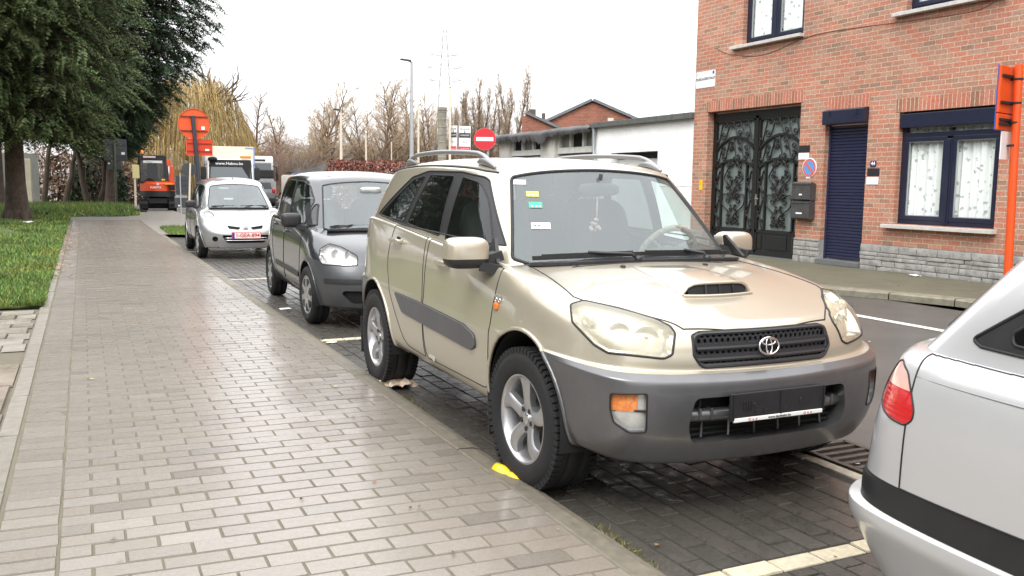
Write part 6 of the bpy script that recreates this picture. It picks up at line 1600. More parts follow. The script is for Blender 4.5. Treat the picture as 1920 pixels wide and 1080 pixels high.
        m = MB(); rot = Matrix.Rotation(sg*R(42), 3, 'Z'); m.lathe([(.052, .012), (.046, -.004), (.025, -.018), (0, -.02)], 'X', 22); m.lathe([(0, .004), (.012, 0), (.014, -.018)], 'X', 12)
        for q in m.bm.verts: q.co = rot @ q.co+Vector((.640, sg*.662, .487))
        m.build('fog_bowl', [MAT['chrome'], MAT['steel_dark']], fo, smooth=60)
        m = MB(); m.bar((.612, sg*.735, .524), (.705, sg*.612, .524), .012, .010); m.build('lamp_divider', MAT['black_plastic'], root)
    # grille
    m = MB()
    def onf(v, z, d=0):
        h = gpf(v, z); return Vector((h+d, v, z))
    def gpf(v, z):      # nose plan behind the opening
        return .712-.30*v*v*.62-(z-.70)*.16
    for k in range(3):
        z = .822-.047*k
        m.tube([onf(v, z-.006, .006) for v in np.linspace(-.36, .36, 24)], .0, 8, rs=[.0105]*24) if k else None
    for (z0, z1) in ((.790, .835), (.742, .775), (.703, .727)):
        n = 24
        for i in range(n):
            for j in range(2):
                v = -.348+.696*(i+.5*j+.25)/n; z = z0+(z1-z0)*(j+.5)/2
                hh = (z1-z0)*.27; ww = .696/n*.5
                hexp = [(v-ww*.95, z), (v-ww*.45, z+hh), (v+ww*.45, z+hh), (v+ww*.95, z)]
                for p, q in zip(hexp, hexp[1:]): m.bar(onf(*p, -.001), onf(*q, -.001), .006, .0062)
                q = (v, z-hh)
                m.bar(onf(v-ww*.95, z, -.001), onf(v-ww*.45, z-hh, -.001), .006, .0062); m.bar(onf(v+ww*.95, z, -.001), onf(v+ww*.45, z-hh, -.001), .006, .0062); m.bar(onf(v-ww*.45, z-hh, -.001), onf(v+ww*.45, z-hh, -.001), .006, .0062)
    for (z, hh) in ((.7825, .016), (.7345, .016)):
        pts = [onf(v, z, .004) for v in np.linspace(-.365, .365, 20)]
        for p, q in zip(pts, pts[1:]): m.bar(p, q, .018, hh)
    fr = rpoly([(-.364, .823), (-.371, .745), (-.337, .697), (.337, .697), (.371, .745), (.364, .823), (.33, .833), (-.33, .833)], .015, 2)
    dense = []
    for i in range(len(fr)):
        a, b = fr[i-1], fr[i]; k = max(1, int(math.hypot(a[0]-b[0], a[1]-b[1])/.05))
        dense += [(a[0]+(b[0]-a[0])*t/k, a[1]+(b[1]-a[1])*t/k) for t in range(k)]
    m.tube([onf(*p, .003) for p in dense+dense[:1]], .009, 6, cap=False)
    gr = m.build('grille', M('grille_grey', (.030, .030, .033), .42), root, smooth=40)
    m = MB(); c = onf(0, .768, .026)
    def ell(a, b, cz, r): m.tube([c+Vector((-.16*(cz+b*math.sin(t)), a*math.cos(t), cz+b*math.sin(t))) for t in np.linspace(0, 2*PI, 33)], r, 8, cap=False)
    ell(.054, .037, 0, .0048); ell(.016, .034, 0, .0040); ell(.036, .0145, .018, .0040)
    m.build('emblem', MAT['chrome'], gr, smooth=60)
    # number plate holder and the bar behind it
    m = MB(); m.box((.812, -.008, .532), (.014, .525, .118), bevel=.004)
    for v in (-.14, .115): m.tube([(.822, v, .535), (.815, v, .535)], .011, 10)
    for v in (-.08, -.125, .02): m.box((.8205, v, .505), (.004, .028, .018))
    for v in np.linspace(-.2, -.16, 4): m.box((.8205, v, .535), (.004, .006, .04))
    for v in (-.26+.005, 0, .245): m.box((.8205, v, .535), (.006, .006, .11))
    m.mi = 1; m.box((.818, -.008, .476), (.012, .49, .018), bevel=.003)
    ph = m.build('number_plate_holder', [MAT['black_plastic'], MAT['white_paper']], root)
    text_mesh('www.dasdealer.be', .017, MAT['print_dark'], (.8245, -.008, .476), (0, 1, 0), (0, 0, 1), ph)
    text_mesh('O  n  d', .016, MAT['print_red'], (.8245, -.155, .476), (0, 1, 0), (0, 0, 1), ph)
    text_mesh('O  n  d', .016, MAT['print_red'], (.8245, .15, .476), (0, 1, 0), (0, 0, 1), ph)
    m = MB()
    pts = [(.745-.25*v*v, v, .487) for v in np.linspace(-.43, .43, 14)]
    m.tube([Vector(p) for p in pts], .030, 10)
    for v in (-.37, -.315, .315, .37): m.box((.745-.25*v*v+.012, v, .497), (.045, .012, .05), bevel=.003)
    for v in np.linspace(-.33, .33, 6): m.bar((.73-.2*v*v, v*1.02, .385), (.725-.2*v*v, v, .465), .008); 
    for v in (-.34, .34): m.bar((.72-.2*v*v, v, .51), (.715-.2*v*v, v*.98, .57), .008)
    m.build('bumper_bar', MAT['bumper_grey'], root, smooth=50)
    m = MB(); 
    for z in (.395, .42, .445): m.bar((.69, -.40, z), (.69, .40, z), .01, .008)
    m.build('intake_slat', MAT['matt_black'], root)
    # bonnet scoop
    def hz(u, v):
        h = gp.ray_cast(Vector((u, v, 2)), Vector((0, 0, -1)))[0]; return h.z if h else 1
    m = MB(); nu, nv = 12, 14; G = []
    for i in range(nu+1):
        t = i/nu; u = .355-.50*t; G.append([])
        for j in range(nv+1):
            q = 2*j/nv-1; wv = .20-.03*t; v = q*wv
            hgt = .060*(1-abs(q)**6)*(1-t**1.6) if t > 0 else .058*(1-abs(q)**8)
            G[-1].append((u+.02*abs(q)**2*(-1 if i == 0 else 0), v, hz(u, v)+hgt+(.0015 if hgt < .001 else 0)))
    fr_lo = [(G[0][j][0]+.028, G[0][j][1]*1.06, hz(G[0][j][0]+.028, G[0][j][1]*1.06)+.001) for j in range(nv+1)]
    for f in m.faces_of([p for r_ in G for p in r_], [(i*(nv+1)+j, i*(nv+1)+j+1, (i+1)*(nv+1)+j+1, (i+1)*(nv+1)+j) for i in range(nu) for j in range(nv)]): f.smooth = True
    m.mi = 1
    mouth = [Vector(G[0][j]) for j in range(1, nv)]
    base = [Vector((p.x+.012, p.y*.98, hz(p.x+.012, p.y*.98)+.003)) for p in mouth]
    m.faces_of(mouth+base, [(k, k+1, len(mouth)+k+1, len(mouth)+k) for k in range(len(mouth)-1)])
    m.mi = 0
    m.tube([Vector(G[0][j])+Vector((.004, 0, 0)) for j in range(0, nv+1)], .008, 8)
    m.tube([Vector((.376-.02*abs(v/.20)**2, v, hz(.372-.02*abs(v/.20)**2, v)+.003)) for v in np.linspace(-.20, .20, 12)], .008, 8)
    m.mi = 2
    for v in (-.08, 0, .08): m.bar((.365, v, hz(.365, v)), (.355, v*.97, hz(.355, v)+.054), .010, .014)
    m.build('bonnet_scoop', [paint, MAT['matt_black'], MAT['black_plastic']], root, smooth=60)
    # wheels
    for (u, sg) in ((0, -1), (0, 1), (-2.49, -1), (-2.49, 1)):
        make_wheel(root, (u, sg*.755, .344), .344, .235, .213, left=sg > 0, steer=R(3) if u == 0 else 0)
        m = MB(); m.lathe([(.395, -.12), (.40, .20)], 'Y', 32, (u, sg*.74 if sg < 0 else sg*.74-.08, .375), a0=-.25, a1=PI+.25)
        m.lathe([(.40, 0), (.05, .0)], 'Y', 32, (u, sg*.55, .375), a0=-.3, a1=PI+.3)
        m.build('wheel_arch_liner', black, root)
        m = MB(); m.box((u-.40, sg*.755, .30), (.014, .22, .27), mat=Matrix.Rotation(R(-4), 3, 'Y'), bevel=.005); m.build('mud_flap', MAT['black_plastic'], root)
    m = MB(); m.box((-1.2, 0, .33), (3.3, 1.2, .12)); m.box((.35, 0, .33), (.5, 1.1, .1)); m.box((-1.25, -.74, .355), (1.68, .10, .06), bevel=.015); m.box((-1.25, .74, .355), (1.68, .10, .06), bevel=.015)
    m.build('underbody', black, root)
    # roof rails
    for sg in (-1, 1):
        m = MB(); L = np.linspace(-1.02, -2.62, 22)
        def rz(u):
            h = ct.ray_cast(Vector((u, sg*.565, 3)), Vector((0, 0, -1)))[0]; return h.z if h else 1.58
        pts = []
        for u in L:
            t = (u+1.02)/-1.6; e = min(t, 1-t)
            lift = .058*min(1, (e/.12))**.7+.004
            pts.append(Vector((u, sg*(.575), rz(u)+lift)))
        for p, q in zip(pts, pts[1:]): pass
        m.tube(pts, .016, 10, rs=[.010]+[.0155]*20+[.010])
        for u0, u1 in ((-1.00, -1.26), (-2.42, -2.64)):
            us = np.linspace(u0, u1, 8)
            hump = [Vector((u, sg*.572, rz(u)+.022*math.sin(PI*(k+.3)/8.0)+.004)) for k, u in enumerate(us)]
            m.tube(hump, .03, 10, rs=[.008, .018, .023, .026, .026, .023, .018, .010])
        m.build('roof_rail', M('rail_grey', (.30, .30, .31), .4, metal=.6) if sg < 0 else M('rail_grey_left', (.30, .30, .31), .4, metal=.6), root, smooth=60)  # the same grey on both rails
        m = MB()
        pts = [Vector((p[0], sg*abs(p[1]), p[2]))+Vector((0, sg*.002, .012)) for p in [tuple(x) for x in spline(g2[3:11], 6)]]
        pts = [(lambda h, p: h if h else p)(ct.ray_cast(p+Vector((0, 0, .4)), Vector((0, 0, -1)))[0], p) for p in [Vector((q.x, q.y*.972, q.z)) for q in pts]]
        m.tube(pts, .008, 6)
        pts2 = [Vector((.0, 0, 0))+Vector(p) for p in [(-.93, sg*.595, 1.535), (-.84, sg*.63, 1.455), (-.66, sg*.705, 1.27), (-.48, sg*.775, 1.075)]]
        m.build('roof_gutter', MAT['black_plastic'], root)
    # mirrors and their black sails
    for sg in (-1, 1):
        mirror(root, (-.50 if sg < 0 else -.68, sg*(.955 if sg < 0 else .905), 1.10), (.15, .235, .165), paint, side=sg)
        m = MB(); s3 = [(-.44, 1.06), (-.60, 1.07), (-.585, 1.17), (-.565, 1.18)]
        m.prism(s3, VX, Vector((0, -sg*.33, 1)), (0, sg*.02, 0), (0, sg*1.135, 0))
        m.bar((-.50 if sg < 0 else -.62, sg*.76, 1.095), (-.50, sg*.87, 1.065), .08, .05)
        m.build('mirror_sail', MAT['black_plastic'], root)
    # wipers, washer jets, cowl
    def wz(u0, v):
        h = ct.ray_cast(Vector((u0, v, 1.6)), Vector((0, 0, -1)))[0]; return h
    m = MB()
    pts = [(-.285, v, 1.062) if abs(v) < .3 else (-.285-.5*(abs(v)-.3)**2*1.1, v, 1.062-.02*(abs(v)-.3)) for v in np.linspace(-.66, .66, 20)]
    for p, q in zip(pts, pts[1:]): m.bar(p, q, .06, .016)
    m.build('cowl', MAT['black_plastic'], root)
    wiper(root, (-.355, -.64, 1.085), (-.325, .0, 1.098), (-.27, -.05, 1.075)); wiper(root, (-.325, -.02, 1.098), (-.375, .62, 1.088), (-.27, .40, 1.07))
    for v in (-.22, .30):
        m = MB(); m.ball((-.15, v, hz(-.15, v)+.004), (.018, .014, .009), 10, 6); m.build('washer_jet', MAT['black_plastic'], root)
    # side repeater and badge
    for sg in (-1, 1):
        h = gp.ray_cast(Vector((-.30, sg*1.5, .855)), Vector((0, -sg, 0)))[0]
        m = MB(); blob(m, (-.30, h.y+sg*.004, .852), (.05, .022, .04), .7); m.build('side_indicator', MAT['amber'], root)
        m = MB()
        for q in range(3): m.box((-.265-.022*q, h.y+sg*.003, .905), (.018, .008, .012), bevel=.002)
        for q in range(2): m.lathe([(.014, -.003), (.014, .003), (.008, .003), (.008, -.003), (.014, -.003)], 'Y', 14, (-.268-.038*q, h.y+sg*.002, .885))
        m.build('badge', MAT['chrome'], root)
    # tail lamps, stickers on the windscreen, interior
    def onws(v, z):
        h = ct2.ray_cast(Vector((1, v, z)), Vector((-1, 0, 0)))
        return (h[0], h[1]) if h[0] else (Vector((-.6, v, z)), Vector((.7, 0, .7)))
    V, Q, N = win['ws']; ct2 = BVHTree.FromPolygons(V, Q)
    M('sticker_green', (.05, .35, .25), .5); M('sticker_yellow', (.65, .7, .1), .5)
    for (v, z, w, h, mt) in ((-.50, 1.475, .07, .035, 'print_white'), (-.46, 1.41, .07, .04, 'sticker_yellow'), (-.47, 1.35, .075, .045, 'sticker_green'), (-.49, 1.24, .105, .045, 'print_white')):
        p, n = onws(v, z); n = n if n.x > 0 else -n
        up = (Vector((0, 0, 1))-n*n.z).normalized(); x = up.cross(n)
        m = MB(); p = p+n*.003
        m.quad(p-x*w/2-up*h/2, p+x*w/2-up*h/2, p+x*w/2+up*h/2, p-x*w/2+up*h/2); m.mi = 1
        p2 = p+n*.001
        if mt != 'print_white':
            for q in (-.25, .05, .3): m.quad(*[p2+x*w*a+up*h*b for a, b in ((q-.06, -.3), (q+.06, -.3), (q+.06, -.1), (q-.06, -.1))])
        else:
            for q in (-.3, -.1): m.quad(*[p2+x*w*a+up*h*b for a, b in ((q-.05, -.12), (q+.05, -.12), (q+.05, .15), (q-.05, .15))])
        m.build('window_sticker', [MAT[mt], MAT['print_white'] if mt != 'print_white' else MAT['print_blue']], root)
    m = MB(); blob(m, (-.79, .0, 1.44), (.05, .27, .075), .6); m.tube([(-.79, 0, 1.46), (-.77, 0, 1.53)], .012); m.build('rear_view_mirror', MAT['interior'], root)
    m = MB(); m.tube([(-.79, -.01, 1.41), (-.79, -.012, 1.25)], .006); 
    for k in range(14): m.ball((-.79+random.uniform(-.02, .02), -.012+random.uniform(-.035, .035), 1.235+random.uniform(-.035, .03)), (.012, .012, .012), 6, 4)
    m.build('hanging_charm', M('charm', (.45, .30, .27), .8, var=.5, vs=40), root)
    cabin_interior(root, (-1.15, -1.95, .78, .37, .55), (-.62, .37, 1.06), (-.40, 1.03, .70), (-.55, -3.0, .74, .45, 1.08), wheelmat=M('wheel_cover', (.34, .30, .24), .8, c2=(.12, .1, .08), vs=45).name)
    # scratch on the sill of the rear door
    m = MB(); h = gp.ray_cast(Vector((-1.33, -1.5, .415)), Vector((0, 1, 0)))[0]
    m.prism([(-1.36, .40), (-1.33, .44), (-1.27, .435), (-1.235, .41), (-1.25, .385), (-1.30, .40)], VX, VZ, (0, -.0012, 0), (0, h.y-.001, 0))
    m.build('scrape', M('scrape_primer', (.42, .40, .36), .8), root)
    # spare wheel on the back door
    m = MB(); m.lathe([(0, -.14), (.28, -.14), (.34, -.10), (.345, .02), (.33, .08), (0, .08)], 'X', 40, (-3.31, .05, .92)); m.build('spare_wheel_cover', paint, root, smooth=40)
    return root
build_suv()
# ------------------------------------------------------------------ lorries and the digger down the street
def simple_wheel(parent, loc, r, w, axis='Y'):
    wh = empty('wheel', loc, 0, parent=parent)
    m = MB(); m.lathe([(r*.55, -w/2), (r*.9, -w/2), (r, -w*.38), (r, w*.38), (r*.9, w/2), (r*.55, w/2)], axis, 28); m.build('tyre', MAT['rubber'], wh, smooth=40)
    m = MB(); m.lathe([(0, -w*.2), (r*.25, -w*.42), (r*.3, -w*.2), (r*.5, -w*.25), (r*.56, -w*.45), (r*.56, w*.45), (0, w*.45)], axis, 24); m.build('rim', MAT['alloy'], wh, smooth=40)
def lorry():
    wht = M('lorry_white', (.66, .655, .63), .35, coat=.4, var=.05, vs=1); crm = M('box_cream', (.68, .63, .53), .5, var=.05, vs=1)
    # local axes: x forward (towards the camera), y left
    root = empty('box_lorry', (6.45, 45.2, 0), R(-97), 'white box lorry with a blackened windscreen band reading www and orange beacon', 'lorry', 'lorries down the street')
    m = MB(); m.box((-3.6, 0, 2.05), (5.4, 2.36, 2.2), bevel=.03); m.box((-3.6, 0, .85), (5.2, 2.0, .16)); m.mi = 1
    for y in (-1.17, 1.17): m.box((-.895, y, 2.05), (.03, .06, 2.2))
    m.box((-.892, .95, 3.09), (.03, .42, .06)); m.build('cargo_box', [crm, M('box_trim', (.25, .30, .50), .5)], root)
    m = MB(); prof = [(-.85, .55), (.95, .55), (1.02, .75), (1.0, 1.42), (.72, 2.42), (.50, 2.52), (-.85, 2.52)]
    m.prism(prof, VX, VZ, (0, 2.06, 0), (0, -1.03, 0)); cab = m.build('cab', wht, root)
    def fp(v, z, d=.012): 
        x = 1.0-(z-1.42)*.28 if z > 1.42 else 1.0+(1.42-z)*.03; return Vector((x+d, v, z))
    m = MB(); m.quad(fp(-.93, 1.45), fp(.93, 1.45), fp(.88, 2.12), fp(-.88, 2.12)); m.build('windscreen', M('lorry_glass', (.06, .075, .085), .08, spec=.9), cab)
    m = MB(); m.quad(fp(-.97, 2.12, .02), fp(.97, 2.12, .02), fp(.94, 2.46, .02), fp(-.94, 2.46, .02)); m.quad(fp(-.97, 1.38, .016), fp(.97, 1.38, .016), fp(.93, 1.45, .016), fp(-.93, 1.45, .016))
    for s in (-1, 1): m.quad(fp(s*.93, 1.45, .014), fp(s*.985, 1.40, .014), fp(s*.95, 2.14, .014), fp(s*.88, 2.12, .014))
    m.quad(fp(.88, 1.5, .015), fp(.52, 2.12, .015), fp(.88, 2.12, .015)); m.quad(fp(-.55, 1.45, .015), fp(-.9, 1.45, .015), fp(-.9, 1.62, .015))
    m.build('sun_band', MAT['matt_black'], cab)
    text_mesh('www.Habou.be', .20, MAT['print_white'], fp(-.05, 2.28, .03), (0, 1, 0), (-.28, 0, 1), cab)
    m = MB(); 
    m.bar(fp(-.6, 1.47, .03), fp(-.05, 1.55, .03), .02); m.bar(fp(.15, 1.47, .03), fp(.7, 1.55, .03), .02); m.build('wiper', MAT['black_plastic'], cab)
    m = MB(); m.box((1.03, 0, .85), (.1, 1.7, .5), bevel=.03); m.build('grille', MAT['black_plastic'], cab); m = MB(); m.box((1.05, 0, .52), (.14, 2.1, .3), bevel=.05); m.build('bumper', wht, cab)
    for s in (-1, 1):
        m = MB(); m.box((1.08, s*.78, .72), (.06, .34, .2), bevel=.03); m.build('headlight', MAT['clear_lamp'], cab)
        m = MB(); m.tube([(.7, s*1.0, 2.25), (.86, s*1.16, 2.22), (.86, s*1.2, 2.1)], .02, 6); m.tube([(.7, s*1.0, 1.4), (.86, s*1.2, 1.48)], .02, 6); blob(m, (.86, s*1.21, 1.82), (.10, .26, .62), .4); m.build('door_mirror', MAT['black_plastic'], cab)
        m = MB(); m.prism([(-.6, 1.4), (.68, 1.42), (.45, 2.2), (-.6, 2.2)], VX, VZ, (0, .01*s, 0), (0, s*1.03, 0)); m.build('side_window', MAT['lorry_glass'], cab)
        for x in (.1, -4.6): simple_wheel(root, (x, s*.92, .44), .44, .3)
    m = MB(); m.box((.66, .70, 2.60), (.22, .50, .13), bevel=.04); m.build('beacon', M('beacon_amber', (.85, .28, .01), .3, coat=.5), cab)
    m = MB(); m.ball((.74, -.8, 2.48), (.16, .22, .12), 12, 8); m.build('horn', MAT['matt_black'], cab)
    # recovery lorry carrying a car, seen behind it
    root = empty('recovery_lorry', (9.45, 56.2, 0), R(-97), 'white recovery lorry with its dark front panel, half hidden behind the box lorry', 'lorry', 'lorries down the street')
    m = MB(); m.prism([(-1.8, .75), (.9, .75), (.98, 1.0), (.95, 1.6), (.8, 2.62), (.55, 2.9), (-.4, 3.0), (-1.8, 2.7)], VX, VZ, (0, 2.1, 0), (0, -1.05, 0)); cab = m.build('cab', wht, root)
    m = MB(); m.prism([(.965, 1.65), (.98, 1.65), (.83, 2.55), (.80, 2.55)], VX, VZ, (0, 1.86, 0), (0, -.93, 0)); m.build('windscreen', MAT['lorry_glass'], cab)
    m = MB(); m.box((.72, 0, 2.72), (.12, 1.2, .12), bevel=.03); m.build('sun_visor', MAT['black_plastic'], cab)
    m = MB(); m.box((1.0, .6, 1.9), (.10, .9, .5), bevel=.05); m.box((1.0, 0.1, .9), (.1, 1.9, .5), bevel=.05); m.tube([(.9, 1.05, 2.4), (1.0, 1.25, 2.3), (1.0, 1.25, 1.5)], .05, 8); m.build('front_panel', MAT['black_plastic'], cab)
    m = MB(); m.box((1.02, 0, .55), (.16, 2.2, .4), bevel=.05); m.build('bumper', wht, cab)
    for s in (-1, 1):
        for x in (0, -3.4): simple_wheel(root, (x, s*.95, .48), .48, .3)
    m = MB(); m.box((-3.6, 0, .95), (5, 2.2, .18)); m.build('loading_bed', M('bed_grey', (.2, .2, .2), .6), root)
    # dark car seen from behind beside it, and a heap of rusty scrap
    root = empty('dark_estate', (9.15, 53.2, 0), R(83), 'dark grey car with a red tail light standing before the recovery lorry', 'car')
    m = MB(); m.prism([(-2.1, .30), (1.9, .30), (2.0, .7), (1.0, .95), (.4, 1.46), (-1.6, 1.52), (-2.02, 1.0), (-2.1, .7)], VX, VZ, (0, 1.7, 0), (0, -.85, 0)); bmesh.ops.bevel(m.bm, geom=list(m.bm.edges), offset=.06, segments=2, affect='EDGES')
    bd = m.build('body', M('dark_car_paint', (.035, .045, .045), .25, coat=1), root, smooth=40)
    m = MB(); m.prism([(-.62, 1.04), (.62, 1.04), (.55, 1.4), (-.55, 1.4)], VY, Vector((.42*0+.0, 0, 1)), (.02, 0, 0), (-1.99, 0, 0)); m.build('rear_window', MAT['lorry_glass'], root)
    for s in (-1, 1):
        m = MB(); blob(m, (-2.02, s*.72, .95), (.16, .2, .3), .6); m.build('tail_light', MAT['red_lens'], root)
        for x in (-1.3, 1.3): simple_wheel(root, (x, s*.72, .31), .31, .2)
    m = MB(); m.box((-2.1, 0, .45), (.16, 1.6, .22), bevel=.05); m.build('bumper', MAT['black_plastic'], root)
    rg = random.Random(2); m = MB()
    for k in range(60): p = Vector((rg.gauss(0, .45), rg.gauss(0, .35), abs(rg.gauss(0, .3)))); m.bar(p, p+Vector((rg.gauss(0, .3), rg.gauss(0, .3), rg.gauss(0, .2))), rg.uniform(.04, .14), .05)
    o = m.build('scrap_heap', M('rust', (.14, .06, .035), .85, var=.5, vs=6)); o.location = (10.45, 55.4, 0); tag(o, 'heap of rusty scrap metal beside the recovery lorry', 'scrap')
    # white van half hidden behind the grey hatchback
    root = empty('white_van', (10.75, 45.5, 0), R(-85), 'white van mostly hidden behind the roof of the dark grey hatchback', 'van')
    m = MB(); m.prism([(-3.4, .4), (1.0, .4), (1.05, .75), (.95, .95), (.2, 1.12), (-.55, 1.74), (-.9, 1.82), (-3.4, 1.82)], VX, VZ, (0, 1.76, 0), (0, -.88, 0)); bmesh.ops.bevel(m.bm, geom=list(m.bm.edges), offset=.05, segments=2, affect='EDGES'); m.build('body', wht, root, smooth=40)
    m = MB(); m.prism([(0, 0), (1, 0), (1, .01), (0, .01)], Vector((-.70, 0, .58)), Vector((.58, 0, .70)), (0, 1.46, 0), (.17, -.73, 1.14)); m.build('windscreen', MAT['lorry_glass'], root)
    for s in (-1, 1):
        m = MB(); m.prism([(-1.5, 1.14), (0, 1.14), (-.6, 1.64), (-1.5, 1.64)], VX, VZ, (0, .01*s, 0), (0, s*.88, 0)); m.build('side_window', MAT['lorry_glass'], root)
        m = MB(); blob(m, (.98, s*.66, .8), (.14, .3, .2), .6); m.build('headlight', MAT['clear_lamp'], root)
        for x in (.2, -2.5): simple_wheel(root, (x, s*.76, .33), .33, .2)
    # tipper boom and blue trailer by the hedge
    m = MB(); m.bar((12.2, 58, 1.95), (15.6, 56.5, 3.0), .07, .09); m.bar((12.2, 58, 1.8), (13.9, 57.2, 2.35), .06); m.box((12.3, 58, 1.0), (.4, .4, 2.0)); m.box((13.8, 57.2, 1.2), (.2, .2, 2.3))
    tag(m.build('boom_barrier', M('boom_grey', (.20, .20, .19), .5, metal=.3, var=.2, vs=3)), 'long grey loading boom rising to the right beyond the van', 'boom')
    m = MB(); m.box((13.3, 57, 1.9), (2.6, 1.6, .25), bevel=.06); m.box((13.3, 57, 1.2), (2.3, 1.4, 1.2)); tag(m.build('blue_trailer', M('tarp_blue', (.12, .14, .30), .6, var=.2, vs=2)), 'low trailer with a blue-grey cover left of the copper hedge', 'trailer')
lorry()
def digger():
    root = empty('mini_excavator', (3.15, 45.3, 0), R(-92), 'orange and black mini excavator with amber beacon, standing beyond the end of the brick walk', 'excavator')
    og = M('digger_orange', (.78, .085, .016), .35, coat=.4, var=.08, vs=3); bl = MAT['black_plastic']
    # local x towards the camera = its rear
    for s in (-1, 1):
        m = MB(); pr = [(.75*math.cos(a)*1 if 0 else (.55+.27*math.cos(a) if math.cos(a) > 0 else -.55+.27*math.cos(a)), .28+.27*math.sin(a)) for a in np.linspace(0, 2*PI, 24, endpoint=False)]
        m.prism(pr, VX, VZ, (0, .34, 0), (0, s*.62-.17, 0))
        for k in range(16): m.box((-.8+.1*k, s*.62, .565), (.05, .36, .03)); m.box((-.8+.1*k, s*.62, .0), (.05, .36, .03))
        for k in range(4): m.box((.835 if k > 1 else -.835, s*.62, .2+.16*(k % 2)), (.03, .36, .05))
        m.build('track', MAT['rubber'], root)
    m = MB(); m.box((0, 0, .50), (1.0, .8, .22)); m.lathe([(.4, .55), (.4, .72), (0, .72)], 'Z', 20); m.box((-.95, 0, .3), (.1, 1.5, .4)); m.build('undercarriage', bl, root)
    m = MB()                                                   # rounded counterweight
    pl = [(-.75, -.78)]+[(.15+.62*math.cos(a)*1.0, .78*math.sin(a)) for a in np.linspace(-PI/2, PI/2, 15)]+[(-.75, .78)]
    m.prism(pl, VX, VY, (0, 0, .26), (0, 0, .70)); m.build('counterweight', bl, root, smooth=35)
    m = MB(); m.prism([(p[0]*.98, p[1]*.98) for p in pl], VX, VY, (0, 0, .44), (0, 0, .955)); bmesh.ops.bevel(m.bm, geom=[e for e in m.bm.edges if abs(e.verts[0].co.z-e.verts[1].co.z) < 1e-5 and e.verts[0].co.z > 1.3], offset=.10, segments=3, affect='EDGES'); bd = m.build('engine_cover', og, root, smooth=35)
    text_mesh('KUBOTA', .12, MAT['print_white'], (.772, -.10, 1.12), (0, 1, 0), (0, 0, 1), bd, bold=.003)
    m = MB(); m.lathe([(0, -.0), (.05, .0)], 'X', 20, (.775, .0, 1.28)); m.build('logo', MAT['print_white'], bd)
    m = MB(); m.box((.70, .62, 1.12), (.16, .22, .25)); m.build('exhaust_vent', MAT['matt_black'], bd); m = MB(); m.box((.60, .46, 1.28), (.34, .36, .06)); m.build('warning_label', M('label_orange', (.8, .3, .02), .5), bd)
    # cab on the left half of the picture
    m = MB(); x0, x1, y0, y1, z0, z1 = -.75, .42, -.78, .38, 1.35, 2.56
    for x in (x0, x1):
        for y in (y0, y1): m.bar((x, y, z0), (x-(.06 if x > 0 else 0), y*.97, z1), .09)
    for z in (z0+.02, z1-.16): m.box(((x0+x1)/2, (y0+y1)/2, z), (x1-x0, y1-y0, .06))
    m.box(((x0+x1)/2-.02, (y0+y1)/2, z1), (x1-x0+.05, y1-y0+.04, .10), bevel=.04); m.box((x1-.02, (y0+y1)/2, z1-.10), (.05, y1-y0, .14))
    cab = m.build('cab', bl, root)
    m = MB(); m.quad((x1-.02, y0+.05, z0+.05), (x1-.02, y1-.05, z0+.05), (x1-.06, y1-.05, z1-.2), (x1-.06, y0+.05, z1-.2)); m.build('rear_pane', glass('cab_glass', (.16, .19, .21), 1.45, .03), cab)
    for y, nm in ((y0, 'left'), (y1, 'right')):
        m = MB(); m.quad((x0, y, z0+.05), (x1-.03, y, z0+.05), (x1-.07, y*.98, z1-.2), (x0, y*.98, z1-.2)); m.build('side_pane', MAT['cab_glass'], cab)
    m = MB(); blob(m, (-.1, -.2, 1.55), (.5, .5, .25), .5); blob(m, (.12, -.2, 1.9), (.16, .48, .7), .5); m.build('seat', MAT['interior'], cab)
    m = MB(); m.box((x1+.005, (y0+y1)/2+.02, 2.30), (.02, .82, .11)); m.build('name_strip', MAT['print_white'], cab)
    text_mesh('verhuur', .09, MAT['print_dark'], (x1+.018, (y0+y1)/2-.12, 2.30), (0, 1, 0), (0, 0, 1), cab)
    m = MB(); m.box((x1+.03, (y0+y1)/2-.12, 2.52), (.02, .54, .085)); m.build('roof_label', M('label_pink', (.75, .55, .58), .5), cab)
    m = MB(); m.box((x1+.01, y1-.12, 1.48), (.02, .16, .07)); m.build('yellow_label', M('label_yellow', (.85, .7, .02), .5), cab)
    m = MB(); m.lathe([(.07, 0), (.075, .04), (.065, .13), (.03, .17), (0, .17)], 'Z', 16, (.1, -.62, 2.66)); m.mi = 1; m.tube([(.1, -.62, 2.55), (.1, -.62, 2.68)], .025); m.build('beacon', [MAT['beacon_amber'], bl], cab, smooth=50)
    # boom and arm in front of the cab, showing on the right
    m = MB(); pts = [(-.7, .30, 1.1), (-1.0, .45, 2.0), (-1.2, .55, 2.35), (-1.9, .6, 2.25), (-2.6, .6, 1.7)]
    for p, q in zip(pts, pts[1:]): m.bar(p, q, .20, .22)
    m.bar((-2.6, .6, 1.8), (-2.3, .6, .8), .16, .18); m.box((-.35, .60, 1.75), (.5, .3, .8), bevel=.05); m.build('boom', og, root)
    m = MB(); m.tube([(-.55, .55, 1.3), (-1.15, .55, 2.0)], .06, 10); m.tube([(-.1, .52, 1.4), (-.1, .52, 2.1)], .05, 10); m.build('hydraulic_ram', MAT['alloy'], root)
    m = MB(); m.prism([(0, 0), (.5, -.1), (.6, .3), (.2, .5)], VX, VZ, (0, .5, 0), (-2.6, .35, .35)); m.build('bucket', MAT['steel_dark'], root)
digger()
